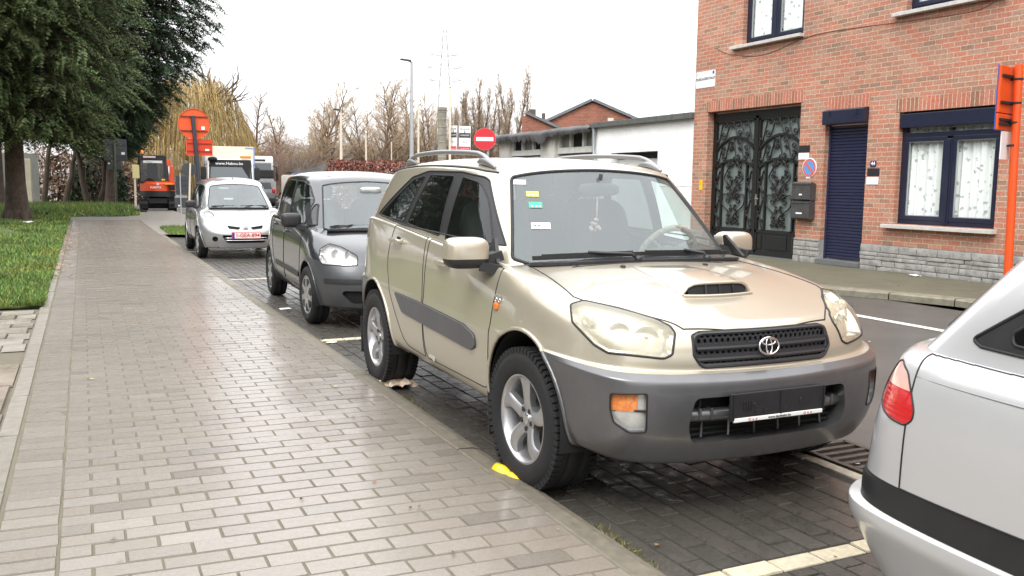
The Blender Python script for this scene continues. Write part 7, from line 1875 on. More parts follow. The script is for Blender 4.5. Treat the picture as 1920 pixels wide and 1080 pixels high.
# ------------------------------------------------------------------ the other three parked cars
def pane_of(name, vqn, mat, root):
    V, Q, N = vqn; me = bpy.data.meshes.new(name); me.from_pydata([tuple(v) for v in V], [], Q); me.update()
    me.polygons.foreach_set('use_smooth', [True]*len(Q)); me.normals_split_custom_set_from_vertices([tuple(n) for n in N])
    return link(name, me, root, [MAT[mat]])
def arches(B, root, specs, paint, labels, lip=.008):
    for (u, rr, z) in specs:
        P = [(u+rr*math.cos(a), z+rr*math.sin(a)) for a in np.linspace(0, PI, 26)]+[(u-rr*.985, .05), (u+rr*.985, .05)]
        a, b = B.cut2('hole', labels, 'side', P, facing=-.2)
        for F in (a, b): B.seam('body', F, lip, paint)
        B.drop(a+b)
def wheels(root, spec, Rt, W, Rr, hw, style, n, rimmat, steer=0):
    for u in spec:
        for sg in (-1, 1):
            make_wheel(root, (u, sg*(hw-W/2), Rt), Rt, W, Rr, left=sg > 0, style=style, n=n, rimmat=rimmat, steer=steer if u == 0 else 0)
            m = MB(); y = sg*hw-(0 if sg < 0 else W); m.lathe([(Rt+.045, y), (Rt+.045, y+W)], 'Y', 28, (u, 0, Rt+.02), a0=-.3, a1=PI+.3); m.lathe([(Rt+.05, sg*(hw-W)), (.03, sg*(hw-W))], 'Y', 28, (u, 0, Rt+.02), a0=-.3, a1=PI+.3); m.build('wheel_arch_liner', MAT['matt_black'], root)
def ws_poly(P):
    """windscreen outline given for the right half, mirrored; projected square to the glass"""
    WA, WB = VY, Vector((-.62, 0, .5)).normalized()
    q = [(Vector(p).dot(WA), Vector(p).dot(WB)) for p in P]; return (WA, WB), q+[(-p[0], p[1]) for p in q[-2:0:-1]]
def build_mpv():
    paint = M('slate_paint', (.058, .061, .066), .26, metal=.6, coat=1, var=.04, vs=3); gp_ = M('grey_bumper', (.075, .078, .085), .38, metal=.4, coat=.2, var=.1, vs=6)
    root = empty('grey_hatchback', (2.885, 9.22, 0), R(-2.0)-PI/2, 'dark grey tall hatchback with large clear headlamps parked behind the beige one', 'car', 'cars parked along the kerb')
    MID = (.02, -.40, -1.15, -1.85, -2.46); mv = (1.0, .985, .985, .99, 1.0)
    r = [row(.56, .70, -2.85, .22, mid=MID), row(.72, .80, -2.98, [(0, .20), (3, .23), (5, .25), (9, .27), (12, .28)], mid=MID, mv=(.99, .965, .96, .965, .99), fd=(.03, .16, .38)),
         row(.765, .835, -3.02, [(0, .34), (4, .36), (12, .40)], mid=MID, mv=mv, fd=(.03, .17, .40)), row(.775, .845, -3.03, [(0, .46), (4, .48), (12, .55)], mid=MID, mv=mv, fd=(.03, .17, .40)),
         row(.755, .845, -3.02, [(0, .555), (3, .58), (4, .60), (12, .66)], mid=MID, mv=mv, fd=(.03, .175, .41)),
         row(.715, .840, -2.99, [(0, .64), (3, .68), (4, .72), (12, .78)], mid=MID, mv=mv, fd=(.035, .19, .42), fv=(.5, .83, .97)),
         row(.66, .832, -2.96, [(0, .725), (3, .80), (4, .85), (8, .90), (12, .92)], mid=MID, mv=(.99, .985, .985, .99, 1.0), fd=(.05, .23, .44), fv=(.5, .82, .955)),
         row(.585, .80, -2.92, [(0, .785), (1, .80), (2, .855), (3, .905), (4, .945), (5, .965), (6, .99), (7, 1.02), (8, 1.04), (12, 1.02)], mid=MID, mv=(.96, .98, 1, 1, .985), fd=(.07, .28, .46), fv=(.5, .80, .92)),
         [(.42, 0, .865), (.37, -.40, .865), (.18, -.585, .90), (-.02, -.66, .95), (-.14, -.70, .985), (-.42, -.765, .985)]+[(-1.15, -.775, 1.005), (-1.85, -.775, 1.035), (-2.46, -.765, 1.055), (-2.66, -.73, 1.045), (-2.82, -.60, 1.04), (-2.89, -.36, 1.03), (-2.90, 0, 1.03)],
         [(.0, 0, .975), (-.03, -.40, .97), (-.10, -.565, .965), (-.22, -.65, .975), (-.32, -.70, .985), (-.5, -.75, .985)]+[(-1.15, -.75, 1.005), (-1.85, -.75, 1.03), (-2.46, -.74, 1.05), (-2.64, -.70, 1.04), (-2.78, -.58, 1.03), (-2.84, -.34, 1.02), (-2.86, 0, 1.02)]]
    B = Shell(); B.cage(r, lambda i, c: 'fbump' if i <= 4 and c <= 3 else 'rbump' if i <= 4 and 9 <= c <= 13 else 'body', crease=[(1, .5), (5, .3), (7, .25)], level=3)
    arches(B, root, ((0, .345, .315), (-2.48, .345, .315)), 'slate_paint', ['body', 'fbump', 'rbump'])
    HA, HB = Vector((.62, .78, 0)).normalized(), Vector((-.25, .15, .95)).normalized()
    P = [(Vector(p).dot(HA), Vector(p).dot(HB)) for p in [(.33, -.64, .845), (.44, -.53, .815), (.585, -.41, .74), (.655, -.43, .645), (.60, -.60, .638), (.44, -.745, .640), (.36, -.765, .70), (.32, -.745, .78)]]
    a, b = B.cut2('lamp', ['body', 'fbump'], (HA, HB), rpoly(P, .03, 3), facing=.05, seam=.006, seam_on='body')
    lens = [B.copy_faces(a, .002), B.copy_faces(b, .002)]
    for F, sg in ((a, -1), (b, 1)): B.recess(F, (-.05, -sg*.03, 0), 'lampwall', 'lampfloor', scale=.92)
    B.cut('hood', 'body', 'top', [(.03, 0), (.02, -.5), (-.06, -.62), (.30, -.64), (.45, -.52), (.58, -.32), (.60, 0), (.58, .32), (.45, .52), (.30, .64), (-.06, .62), (.02, .5)], facing=.3, seam=.004, seam_on='body')
    F = B.cut('gr', ['body', 'fbump'], 'front', rpoly([(-.28, .70), (-.32, .60), (.32, .60), (.28, .70)], .02), facing=.05, umin=.3, seam=.008, seam_on='body'); B.recess(F, (-.03, 0, 0), 'dark', 'dark')
    F = B.cut('gr2', 'fbump', 'front', rpoly([(-.60, .37), (-.50, .27), (.50, .27), (.60, .37), (.58, .40), (-.58, .40)], .03), facing=.05, umin=.3); B.recess(F, (-.04, 0, 0), 'dark', 'dark')
    BA, BB = Vector((.45, .89, 0)).normalized(), VZ
    P = [(Vector((p[0], p[1], 0)).dot(BA), p[2]) for p in [(.50, -.75, .515), (.74, -.30, .515), (.75, -.30, .472), (.50, -.75, .472)]]
    a, b = B.cut2('strip', 'fbump', (BA, BB), rpoly(P, .015, 3), facing=.05); B.raise_(a, .012, 'strip'); B.raise_(b, .012, 'strip')
    D1 = rpoly([(-.34, 1.1), (-.36, .62), (-.42, .34), (-1.38, .34), (-1.40, 1.1)], [0, .1, .06, .05, 0]); D2 = rpoly([(-1.41, 1.1), (-1.40, .34), (-1.98, .36), (-2.20, .70), (-2.22, 1.1)], [0, .05, .2, .2, 0])
    B.cut2('door1', 'body', 'side', D1, facing=.3, seam=.004, seam_on='body'); B.cut2('door2', 'body', 'side', D2, facing=.3, seam=.004, seam_on='body')
    C = rpoly([(-.42, .50), (-.44, .44), (-1.9, .46), (-1.95, .52)], .02); a, b = B.cut2('mould', ['door1', 'door2', 'body'], 'side', C, facing=.3); B.raise_(a, .010, 'mould'); B.raise_(b, .010, 'mould')
    B.cut2('tail', 'body', 'side', rpoly([(-2.70, .75), (-2.72, 1.02), (-3.1, 1.02), (-3.1, .75)], .02), facing=.1, umax=-2.6)
    gp = B.bvh()
    B.emit([('body', 'body', [('body', paint), ('dark', MAT['matt_black']), ('lampwall', MAT['chrome']), ('lampfloor', MAT['lamp_bowl'])], None, 0), ('hood', 'bonnet', [('hood', paint)], None, 0), ('fbump', 'front_bumper', [('fbump', gp_), ('strip', MAT['black_plastic'])], None, 0), ('rbump', 'rear_bumper', [('rbump', gp_)], None, 0), ('mould', 'side_moulding', [('mould', MAT['black_plastic'])], None, -1), (('mould', 'x'), 'side_moulding', [('mould', MAT['black_plastic'])], None, 1)], root)
    for sg in (-1, 1):
        for d, P in (('door1', (-1.22, .90)), ('door2', (-2.05, .95))):
            dd = list(B.emit([(d, 'door', [(d, paint)], None, sg)], root).values())[0]
            h = gp.ray_cast(Vector((P[0], sg*1.5, P[1])), Vector((0, -sg, 0)))[0]
            if h: handle(root, (P[0], h.y, P[1]), paint, out=sg, L=.17).build('handle', [paint, MAT['matt_black']], dd, smooth=60)
    g0 = [(.04, 0, .962), (.01, -.40, .960), (-.08, -.57, .958), (-.20, -.65, .97), (-.33, -.70, .985), (-.50, -.745, .985), (-1.15, -.755, 1.005), (-1.85, -.755, 1.03), (-2.46, -.745, 1.05), (-2.66, -.70, 1.045), (-2.80, -.58, 1.03), (-2.86, -.34, 1.02), (-2.88, 0, 1.02)]
    g2 = [(-.74, 0, 1.505), (-.755, -.32, 1.497), (-.785, -.50, 1.48), (-.84, -.56, 1.47), (-.93, -.605, 1.485), (-1.08, -.63, 1.50), (-1.4, -.64, 1.525), (-1.85, -.64, 1.53), (-2.30, -.625, 1.51), (-2.52, -.59, 1.49), (-2.64, -.50, 1.475), (-2.70, -.28, 1.475), (-2.71, 0, 1.475)]
    g3 = [(p[0]-(.06 if k < 3 else .02 if k < 5 else 0)+(.05 if k > 9 else 0), p[1]*.92, p[2]+.03) for k, p in enumerate(g2)]
    g4 = [(p[0]-(.2 if k < 3 else .06 if k < 5 else 0)+(.16 if k > 9 else 0), p[1]*.72, p[2]+.056) for k, p in enumerate(g2)]
    Cb = Shell(); Cb.cage([g0, lerp_row(g0, g2, .06), lerp_row(g0, g2, .5, .03), lerp_row(g0, g2, .93, .005), g2, g3, g4], lambda i, c: 'cabin' if i < 4 else 'roof', roof='roof', level=3, crown=.02)
    W0 = rpoly([(-.27, 1.005), (-.49, 1.22), (-.53, 1.22), (-.50, 1.005)], .02); W1 = rpoly([(-.54, 1.005), (-.57, 1.25), (-.84, 1.42), (-1.05, 1.465), (-1.36, 1.48), (-1.38, 1.02)], .05); W2 = rpoly([(-1.43, 1.02), (-1.41, 1.48), (-1.85, 1.485), (-2.10, 1.46), (-2.25, 1.30), (-2.22, 1.06)], .06)
    sw = []
    for W, gl in ((W0, 'side_glass'), (W1, 'side_glass'), (W2, 'side_glass')):
        a, b = Cb.cut2('w', ['cabin', 'roof'], 'side', W, facing=.25, seam=.009, seam_on='cabin'); sw += [(a, Cb.copy_faces(a), gl), (b, Cb.copy_faces(b), gl)]
    ax, P = ws_poly([(.01, 0, .982), (-.02, -.42, .98), (-.10, -.575, .983), (-.14, -.61, 1.0), (-.72, -.505, 1.41), (-.745, -.465, 1.452), (-.72, -.3, 1.472), (-.705, 0, 1.48)])
    Fw = Cb.cut('wind', ['cabin', 'roof'], ax, rpoly(P, .04, 3), facing=.3, umin=-1.0, toward=Vector((.6, 0, .6)), seam=.009, seam_on='cabin')
    Fr = Cb.cut('rw', ['cabin', 'roof'], 'front', rpoly([(-.52, 1.10), (-.44, 1.43), (.44, 1.43), (.52, 1.10)], .06), toward=(-1, 0, 0), facing=.3, umax=-2.2, seam=.008, seam_on='cabin')
    pw, pr = Cb.copy_faces(Fw), Cb.copy_faces(Fr)
    for F in [Fw, Fr]+[q[0] for q in sw]: Cb.drop(F)
    Cb.emit([('cabin', 'cabin_frame', [('cabin', paint)], None, 0), ('roof', 'roof', [('roof', paint)], None, 0)], root)
    pane_of('windscreen', pw, 'windscreen', root); pane_of('rear_window', pr, 'side_glass', root)
    for _, v, g in sw: pane_of('side_window', v, g, root)
    for v in lens: pane_of('headlight', v, 'clear_lamp', root)
    for sg, hlo in zip((-1, 1), [o for o in kids(root) if o.name.startswith('headlight')]):
        m = MB()
        for (u, v, z, rr) in ((.50, -.50, .735, .052), (.42, -.615, .745, .048)):
            rot = Matrix.Rotation(-sg*-R(30)*-1, 3, 'Z'); o = len(m.bm.verts); m.lathe([(rr, 0), (rr*.8, -.025), (rr*.3, -.04), (0, -.042)], 'X', 20); m.bm.verts.ensure_lookup_table()
            for q in m.bm.verts[o:]: q.co = rot @ q.co+Vector((u, v*-sg, z))
        m.build('reflector', MAT['chrome'], hlo, smooth=60)
        mirror(root, (-.42, sg*.905, 1.045), (.15, .21, .155), MAT['black_plastic'], side=sg)
        B.emit([('tail', 'tail_light', [('tail', MAT['red_lens'])], None, sg)], root)
    for z in (.63, .665): 
        m = MB(); m.bar((.705, -.28, z), (.705, .28, z), .02, .012); m.build('grille_slat', MAT['black_plastic'], root)
    m = MB(); m.box((.775, 0, .455), (.012, .52, .11), bevel=.003); m.build('number_plate', MAT['print_white'], root)
    m = MB(); m.prism([(.0, -.058), (.022, 0), (0, .058), (-.022, 0)], VY, VZ, (.02, 0, 0), (.70, 0, .67)); m.build('emblem', MAT['chrome'], root)
    wiper(root, (-.045, -.02, 1.002), (-.10, .55, 1.002), (.01, .1, .975)); wiper(root, (-.09, -.56, .995), (-.05, -.08, 1.0), (0, -.5, .965))
    m = MB(); pts = [(.04-.22*v*v, v, .966) for v in np.linspace(-.6, .6, 14)]
    for p, q in zip(pts, pts[1:]): m.bar(p, q, .10, .02)
    m.build('cowl', MAT['black_plastic'], root)
    m = MB(); blob(m, (-.55, 0, 1.38), (.05, .24, .07), .6); m.build('rear_view_mirror', M('mirror_face', (.55, .58, .58), .15, metal=.6), root)
    cabin_interior(root, (-1.05, -1.8, .66, .36, .55), (-.50, .36, .98), (-.24, .95, .66), (-.35, -2.6, .55, .42, .95), mat='interior_grey')
    wheels(root, (0, -2.48), .30, .185, .195, .835, 'cover', 7, M('cover_silver', (.45, .45, .45), .35, metal=.7, var=.2, vs=12), steer=R(4))
    m = MB(); m.box((-1.2, 0, .28), (3.0, 1.25, .14)); m.box((.4, 0, .28), (.4, 1.1, .1)); m.build('underbody', MAT['matt_black'], root)
def build_city():
    paint = M('silver_paint', (.38, .385, .39), .27, metal=.65, coat=1, var=.03, vs=3)
    root = empty('silver_hatchback', (2.74, 17.95, 0), R(-1.0)-PI/2, 'silver rounded hatchback with a red and white number plate, third along the kerb', 'car', 'cars parked along the kerb')
    MID = (.02, -.40, -1.1, -1.8, -2.42); mv = (1.0, .985, .985, .99, 1.0)
    r = [row(.50, .66, -2.78, .22, mid=MID), row(.63, .78, -2.92, [(0, .20), (3, .22), (5, .25), (12, .28)], mid=MID, mv=(.985, .96, .955, .96, .985), fd=(.03, .17, .37)),
         row(.675, .815, -2.98, [(0, .33), (12, .40)], mid=MID, mv=mv, fd=(.03, .18, .39)), row(.685, .828, -3.0, [(0, .44), (4, .47), (12, .52)], mid=MID, mv=mv, fd=(.03, .18, .39)),
         row(.665, .83, -2.99, [(0, .53), (3, .55), (4, .57), (12, .64)], mid=MID, mv=mv, fd=(.035, .19, .40)),
         row(.615, .828, -2.95, [(0, .615), (3, .66), (4, .70), (12, .76)], mid=MID, mv=mv, fd=(.045, .21, .41), fv=(.5, .82, .96)),
         row(.535, .815, -2.90, [(0, .69), (2, .755), (3, .80), (4, .83), (8, .86), (12, .90)], mid=MID, mv=(.985, .985, .99, .99, 1.0), fd=(.06, .24, .42), fv=(.5, .80, .93)),
         row(.43, .785, -2.84, [(0, .745), (1, .765), (2, .83), (3, .885), (4, .91), (5, .925), (6, .945), (7, .965), (8, .985), (12, .99)], mid=MID, mv=(.95, .975, .99, .995, .98), fd=(.07, .26, .42), fv=(.48, .76, .885)),
         [(.24, 0, .835), (.20, -.38, .845), (.06, -.52, .89), (-.06, -.595, .925), (-.20, -.66, .935), (-.42, -.735, .94), (-1.1, -.755, .955), (-1.8, -.76, .975), (-2.4, -.745, .995), (-2.58, -.70, .995), (-2.72, -.58, .99), (-2.78, -.34, .985), (-2.79, 0, .985)],
         [(-.12, 0, .945), (-.15, -.38, .938), (-.22, -.54, .93), (-.30, -.61, .935), (-.38, -.655, .94), (-.52, -.72, .945), (-1.1, -.735, .955), (-1.8, -.74, .975), (-2.4, -.72, .99), (-2.56, -.67, .985), (-2.68, -.55, .98), (-2.73, -.32, .975), (-2.74, 0, .975)]]
    B = Shell(); B.cage(r, lambda i, c: 'fbump' if i <= 4 and c <= 3 else 'rbump' if i <= 4 and 9 <= c <= 13 else 'body', crease=[(1, .5), (5, .2)], level=3)
    arches(B, root, ((0, .335, .305), (-2.43, .335, .305)), 'silver_paint', ['body', 'fbump', 'rbump'])
    HA, HB = Vector((.62, .78, 0)).normalized(), Vector((-.55, .35, .76)).normalized()
    P = [(Vector(p).dot(HA), Vector(p).dot(HB)) for p in [(.02, -.655, .93), (.12, -.60, .93), (.25, -.55, .885), (.33, -.56, .82), (.32, -.63, .78), (.22, -.70, .80), (.08, -.70, .875)]]
    a, b = B.cut2('lamp', ['body', 'fbump'], (HA, HB), rpoly(P, .05, 4), facing=.05, seam=.005, seam_on='body'); lens = [B.copy_faces(a, .012), B.copy_faces(b, .012)]
    for F, sg in ((a, -1), (b, 1)): B.recess(F, (-.03, -sg*.015, -.02), 'lampwall', 'lampfloor', scale=.92)
    for sg in (-1, 1):
        Pg = rpoly([(sg*.09, .600), (sg*.125, .555), (sg*.30, .572), (sg*.325, .625), (sg*.31, .632)], .014)
        F = B.cut('gr', ['body', 'fbump'], 'front', Pg, facing=.05, umin=.2, seam=.009, seam_on='grille'); B.recess(F, (-.03, 0, 0), 'dark', 'dark')
        F = B.cut('fogh', 'fbump', 'front', circ((sg*.545, .385), .045, 18), facing=.05, umin=.2, seam=.006, seam_on='fbump'); B.recess(F, (-.04, 0, 0), 'dark', 'dark')
    F = B.cut('intake', 'fbump', 'front', rpoly([(-.42, .455), (-.40, .40), (-.33, .315), (.33, .315), (.40, .40), (.42, .455)], .03), facing=.05, umin=.2, seam=.006, seam_on='fbump'); B.recess(F, (-.05, 0, 0), 'dark', 'dark')
    B.cut('hood', 'body', 'top', [(-.17, 0), (-.21, -.48), (-.25, -.56), (.0, -.60), (.20, -.55), (.40, -.34), (.45, 0), (.40, .34), (.20, .55), (.0, .60), (-.25, .56), (-.21, .48)], facing=.3, seam=.003, seam_on='body')
    D1 = rpoly([(-.36, 1.1), (-.38, .62), (-.42, .33), (-1.36, .33), (-1.38, 1.1)], [0, .1, .06, .05, 0]); D2 = rpoly([(-1.39, 1.1), (-1.38, .33), (-1.95, .36), (-2.12, .70), (-2.14, 1.1)], [0, .05, .2, .2, 0])
    B.cut2('door1', 'body', 'side', D1, facing=.3, seam=.004, seam_on='body'); B.cut2('door2', 'body', 'side', D2, facing=.3, seam=.004, seam_on='body')
    B.cut2('tail', 'body', 'side', rpoly([(-2.62, .70), (-2.64, .97), (-3.1, .97), (-3.1, .70)], .02), facing=.1, umax=-2.5)
    gp = B.bvh(); silver = paint
    B.emit([('body', 'body', [('body', paint), ('dark', MAT['matt_black']), ('lampwall', MAT['chrome']), ('lampfloor', MAT['lamp_bowl'])], None, 0), ('hood', 'bonnet', [('hood', paint)], None, 0), ('fbump', 'front_bumper', [('fbump', paint)], None, 0), ('rbump', 'rear_bumper', [('rbump', paint)], None, 0)], root)
    for sg in (-1, 1):
        for d, P in (('door1', (-1.2, .84)), ('door2', (-1.98, .87))):
            dd = list(B.emit([(d, 'door', [(d, paint)], None, sg)], root).values())[0]
            h = gp.ray_cast(Vector((P[0], sg*1.5, P[1])), Vector((0, -sg, 0)))[0]
            if h: handle(root, (P[0], h.y, P[1]), MAT['black_plastic'], out=sg, L=.17).build('handle', [MAT['black_plastic'], MAT['matt_black']], dd, smooth=60)
        h = gp.ray_cast(Vector((-.18, sg*1.5, .72)), Vector((0, -sg, 0)))[0]; m = MB(); blob(m, (-.18, h.y, .72), (.06, .02, .03), .7); m.build('side_indicator', MAT['clear_lamp'], root)
    g0 = [(-.08, 0, .935), (-.11, -.38, .93), (-.20, -.54, .925), (-.28, -.61, .93), (-.38, -.655, .94), (-.54, -.715, .945), (-1.1, -.735, .955), (-1.8, -.74, .975), (-2.4, -.72, .99), (-2.58, -.67, .985), (-2.70, -.55, .98), (-2.75, -.32, .975), (-2.76, 0, .975)]
    g2 = [(-.86, 0, 1.425), (-.875, -.30, 1.418), (-.905, -.46, 1.40), (-.96, -.52, 1.392), (-1.06, -.56, 1.405), (-1.18, -.58, 1.42), (-1.45, -.60, 1.445), (-1.8, -.60, 1.445), (-2.15, -.58, 1.42), (-2.34, -.545, 1.395), (-2.44, -.46, 1.385), (-2.49, -.26, 1.385), (-2.50, 0, 1.385)]
    g3 = [(p[0]-(.06 if k < 3 else .02 if k < 5 else 0)+(.05 if k > 9 else 0), p[1]*.9, p[2]+.036) for k, p in enumerate(g2)]
    g4 = [(p[0]-(.2 if k < 3 else .06 if k < 5 else 0)+(.16 if k > 9 else 0), p[1]*.68, p[2]+.068) for k, p in enumerate(g2)]
    Cb = Shell(); Cb.cage([g0, lerp_row(g0, g2, .06), lerp_row(g0, g2, .5, .03), lerp_row(g0, g2, .93, .008), g2, g3, g4], lambda i, c: 'cabin' if i < 4 else 'roof', roof='roof', level=3, crown=.03)
    W1 = rpoly([(-.52, .965), (-.86, 1.30), (-.98, 1.365), (-1.34, 1.40), (-1.37, .975)], .05); W2 = rpoly([(-1.42, .975), (-1.39, 1.40), (-1.8, 1.395), (-2.1, 1.30), (-2.2, 1.15), (-2.14, 1.0)], .06)
    sw = []
    for W in (W1, W2):
        a, b = Cb.cut2('w', ['cabin', 'roof'], 'side', W, facing=.25, seam=.009, seam_on='cabin'); sw += [(a, Cb.copy_faces(a), 'side_glass'), (b, Cb.copy_faces(b), 'side_glass')]
    ax, P = ws_poly([(-.10, 0, .955), (-.13, -.40, .953), (-.21, -.54, .955), (-.27, -.575, .975), (-.82, -.475, 1.33), (-.855, -.44, 1.37), (-.835, -.28, 1.39), (-.82, 0, 1.40)])
    Fw = Cb.cut('wind', ['cabin', 'roof'], ax, rpoly(P, .04, 3), facing=.3, umin=-1.1, toward=Vector((.6, 0, .6)), seam=.009, seam_on='cabin')
    Fr = Cb.cut('rw', ['cabin', 'roof'], 'front', rpoly([(-.5, 1.04), (-.40, 1.33), (.40, 1.33), (.5, 1.04)], .06), toward=(-1, 0, 0), facing=.3, umax=-2.1, seam=.008, seam_on='cabin')
    pw, pr = Cb.copy_faces(Fw), Cb.copy_faces(Fr)
    for F in [Fw, Fr]+[q[0] for q in sw]: Cb.drop(F)
    Cb.emit([('cabin', 'cabin_frame', [('cabin', paint)], None, 0), ('roof', 'roof', [('roof', paint)], None, 0)], root)
    pane_of('windscreen', pw, 'windscreen', root); pane_of('rear_window', pr, 'side_glass', root)
    for _, v, g in sw: pane_of('side_window', v, g, root)
    for v in lens: pane_of('headlight', v, 'clear_lamp', root)
    for sg in (-1, 1):
        mirror(root, (-.56, sg*.87, 1.0), (.14, .20, .14), MAT['black_plastic'], side=sg); B.emit([('tail', 'tail_light', [('tail', MAT['red_lens'])], None, sg)], root)
    m = MB()
    for z in (.36, .405): m.tube([(.695-.33*v*v, v, z) for v in np.linspace(-.38, .38, 12)], .009, 6)
    m.build('grille_bar', MAT['chrome'], root)
    m = MB(); m.lathe([(.0, 0), (.035, .0)], 'X', 16, (.645, 0, .60)); m.box((.66, 0, .60), (.01, .10, .02)); m.build('emblem', M('emblem_pale', (.6, .6, .6), .35), root)
    pl = M('plate_white', (.80, .72, .70), .35); pr_ = M('plate_red', (.50, .02, .03), .4)
    m = MB(); m.mi = 1; m.box((.700, 0, .452), (.012, .53, .125), bevel=.003); m.mi = 0; m.box((.708, 0, .452), (.006, .51, .105)); m.mi = 2; m.box((.7115, -.235, .452), (.003, .04, .105)); p_ = m.build('number_plate', [pl, pr_, MAT['print_blue']], root)
    text_mesh('1-GEA-894', .098, pr_, (.7125, .022, .452), (0, 1, 0), (0, 0, 1), p_, bold=.002, sx=.98)
    wiper(root, (-.165, .0, .975), (-.24, .54, .975), (-.12, .1, .95)); wiper(root, (-.22, -.52, .97), (-.17, -.06, .972), (-.14, -.45, .945))
    m = MB(); pts = [(-.08-.3*v*v, v, .940) for v in np.linspace(-.56, .56, 12)]
    for p, q in zip(pts, pts[1:]): m.bar(p, q, .08, .02)
    m.build('cowl', MAT['black_plastic'], root)
    m = MB(); m.tube([(-1.1, 0, 1.47), (-1.13, 0, 1.52)], .012, 8); m.build('antenna', MAT['black_plastic'], root)
    m = MB(); blob(m, (-.80, 0, 1.32), (.05, .24, .07), .6); m.build('rear_view_mirror', MAT['interior'], root)
    cabin_interior(root, (-1.12, -1.8, .58, .35, .55), (-.62, .35, .93), (-.34, .91, .62), (-.45, -2.5, .50, .42, .9), mat='interior_grey')
    wheels(root, (0, -2.43), .292, .165, .188, .815, 'cover', 6, MAT['cover_silver'], steer=R(3))
    m = MB(); m.box((-1.2, 0, .27), (2.9, 1.2, .14)); m.box((.35, 0, .27), (.4, 1.0, .1)); m.build('underbody', MAT['matt_black'], root)
def build_wagon():
    paint = M('pale_silver_paint', (.58, .585, .595), .32, metal=.4, coat=1, var=.02, vs=3)
    root = empty('silver_liftback', (2.95, -1.385, 0), -PI/2, 'silver car seen only by its rear corner with red tail lamp and black bumper strip', 'car', 'cars parked along the kerb')
    MID = (.02, -.45, -1.25, -2.0, -2.60); mv = (1.0, .99, .99, .995, 1.0); U = dict(mid=MID, mv=mv, fd=(.03, .16, .40), rd=(.03, .13, .33), rv=(.5, .85, .965))
    r = [row(.6, .70, -3.38, .24, mid=MID), row(.82, .82, -3.52, [(0, .20), (12, .27)], **U), row(.88, .86, -3.60, [(0, .36), (8, .40), (12, .40)], **U), row(.89, .875, -3.625, [(0, .42), (8, .44), (12, .455)], **U),
         row(.875, .875, -3.62, [(0, .468), (8, .480), (12, .495)], **U), row(.85, .868, -3.575, [(0, .478), (8, .490), (12, .505)], **U), row(.84, .868, -3.575, [(0, .55), (8, .578), (12, .565)], **U), row(.80, .872, -3.555, [(0, .565), (8, .592), (12, .58)], **U),
         row(.74, .872, -3.53, [(0, .67), (3, .72), (8, .78), (12, .80)], **U), row(.62, .845, -3.47, [(0, .74), (3, .80), (4, .84), (8, .95), (12, .98)], **U),
         [(.4, 0, .82), (.36, -.4, .82), (.2, -.6, .84), (0, -.7, .86), (-.2, -.74, .89), (-.5, -.80, .92), (-1.25, -.805, .96), (-2.0, -.805, 1.0), (-2.6, -.80, .975), (-3.06, -.785, .985), (-3.31, -.70, .988), (-3.42, -.4, .99), (-3.44, 0, .99)],
         [(-.2, 0, .93), (-.22, -.4, .93), (-.3, -.56, .92), (-.4, -.66, .92), (-.5, -.70, .92), (-.66, -.76, .93), (-1.25, -.775, .965), (-2.0, -.775, 1.01), (-2.6, -.765, .98), (-3.04, -.735, .99), (-3.22, -.64, .993), (-3.31, -.38, .993), (-3.33, 0, .993)]]
    B = Shell(); B.cage(r, lambda i, c: 'strip' if i in (5, 6) else 'bump' if i <= 4 and 8 <= c <= 14 else 'fbump' if i <= 4 and c <= 3 else 'body', crease=[(1, .5), (4, .5), (5, .6), (7, .6)], level=4)
    arches(B, root, ((0, .35, .32), (-2.38, .36, .32)), 'pale_silver_paint', ['body', 'bump', 'fbump', 'strip'])
    TA, TB = Vector((.80, -.60, 0)).normalized(), VZ
    P = [(Vector((p[0], p[1], 0)).dot(TA), p[2]) for p in [(-3.258, -.80, .782), (-3.188, -.819, .779), (-3.160, -.823, .80), (-3.158, -.819, .83), (-3.181, -.807, .873), (-3.222, -.782, .926), (-3.280, -.730, .950), (-3.300, -.712, .945), (-3.345, -.715, .89), (-3.372, -.715, .84), (-3.318, -.778, .798)]]
    a, b = B.cut2('tail', ['body'], (TA, TB), rpoly(P, .02, 3), facing=-.1, umax=-3.0, seam=.0032, seam_on='body')
    B.cut2('quarter', 'body', 'side', [(-2.3, .2), (-2.3, 1.2), (-3.18, 1.2), (-3.18, .2)], facing=.2, umax=-2.2, seam=.003, seam_on='body')
    red = B.cut2('tail_top', 'tail', (TA, TB), [(P[6][0]-.4, .878), (P[6][0]-.4, 1.1), (P[3][0]+.4, 1.1), (P[3][0]+.4, .878)], facing=-.1)
    gp = B.bvh()
    B.emit([('body', 'body', [('body', paint), ('quarter', paint)], None, 0), ('bump', 'rear_bumper', [('bump', paint)], None, 0), ('fbump', 'front_bumper', [('fbump', paint)], None, 0), ('strip', 'bumper_strip', [('strip', M('strip_black', (.016, .017, .019), .38, var=.15, vs=12, bump=.08, bs=400))], None, 0)], root)
    lens = M('ribbed_red', (.55, .004, .010), .22, coat=.7); nt = lens.node_tree; tc = nt.nodes.new('ShaderNodeTexCoord'); wv = nt.nodes.new('ShaderNodeTexWave'); wv.bands_direction = 'Z'; wv.inputs['Scale'].default_value = 22; bp = nt.nodes.new('ShaderNodeBump'); bp.inputs['Strength'].default_value = .25; bp.inputs['Distance'].default_value = .003
    nt.links.new(tc.outputs['Object'], wv.inputs['Vector']); nt.links.new(wv.outputs[0], bp.inputs['Height']); nt.links.new(bp.outputs[0], nt.nodes['Principled BSDF'].inputs['Normal'])
    for sg in (-1, 1): B.emit([('tail', 'tail_light', [('tail', lens), ('tail_top', MAT['pale_lens'])], None, sg)], root)
    m = MB()                                                    # body crease as a thin line, its shade put in as darker grey
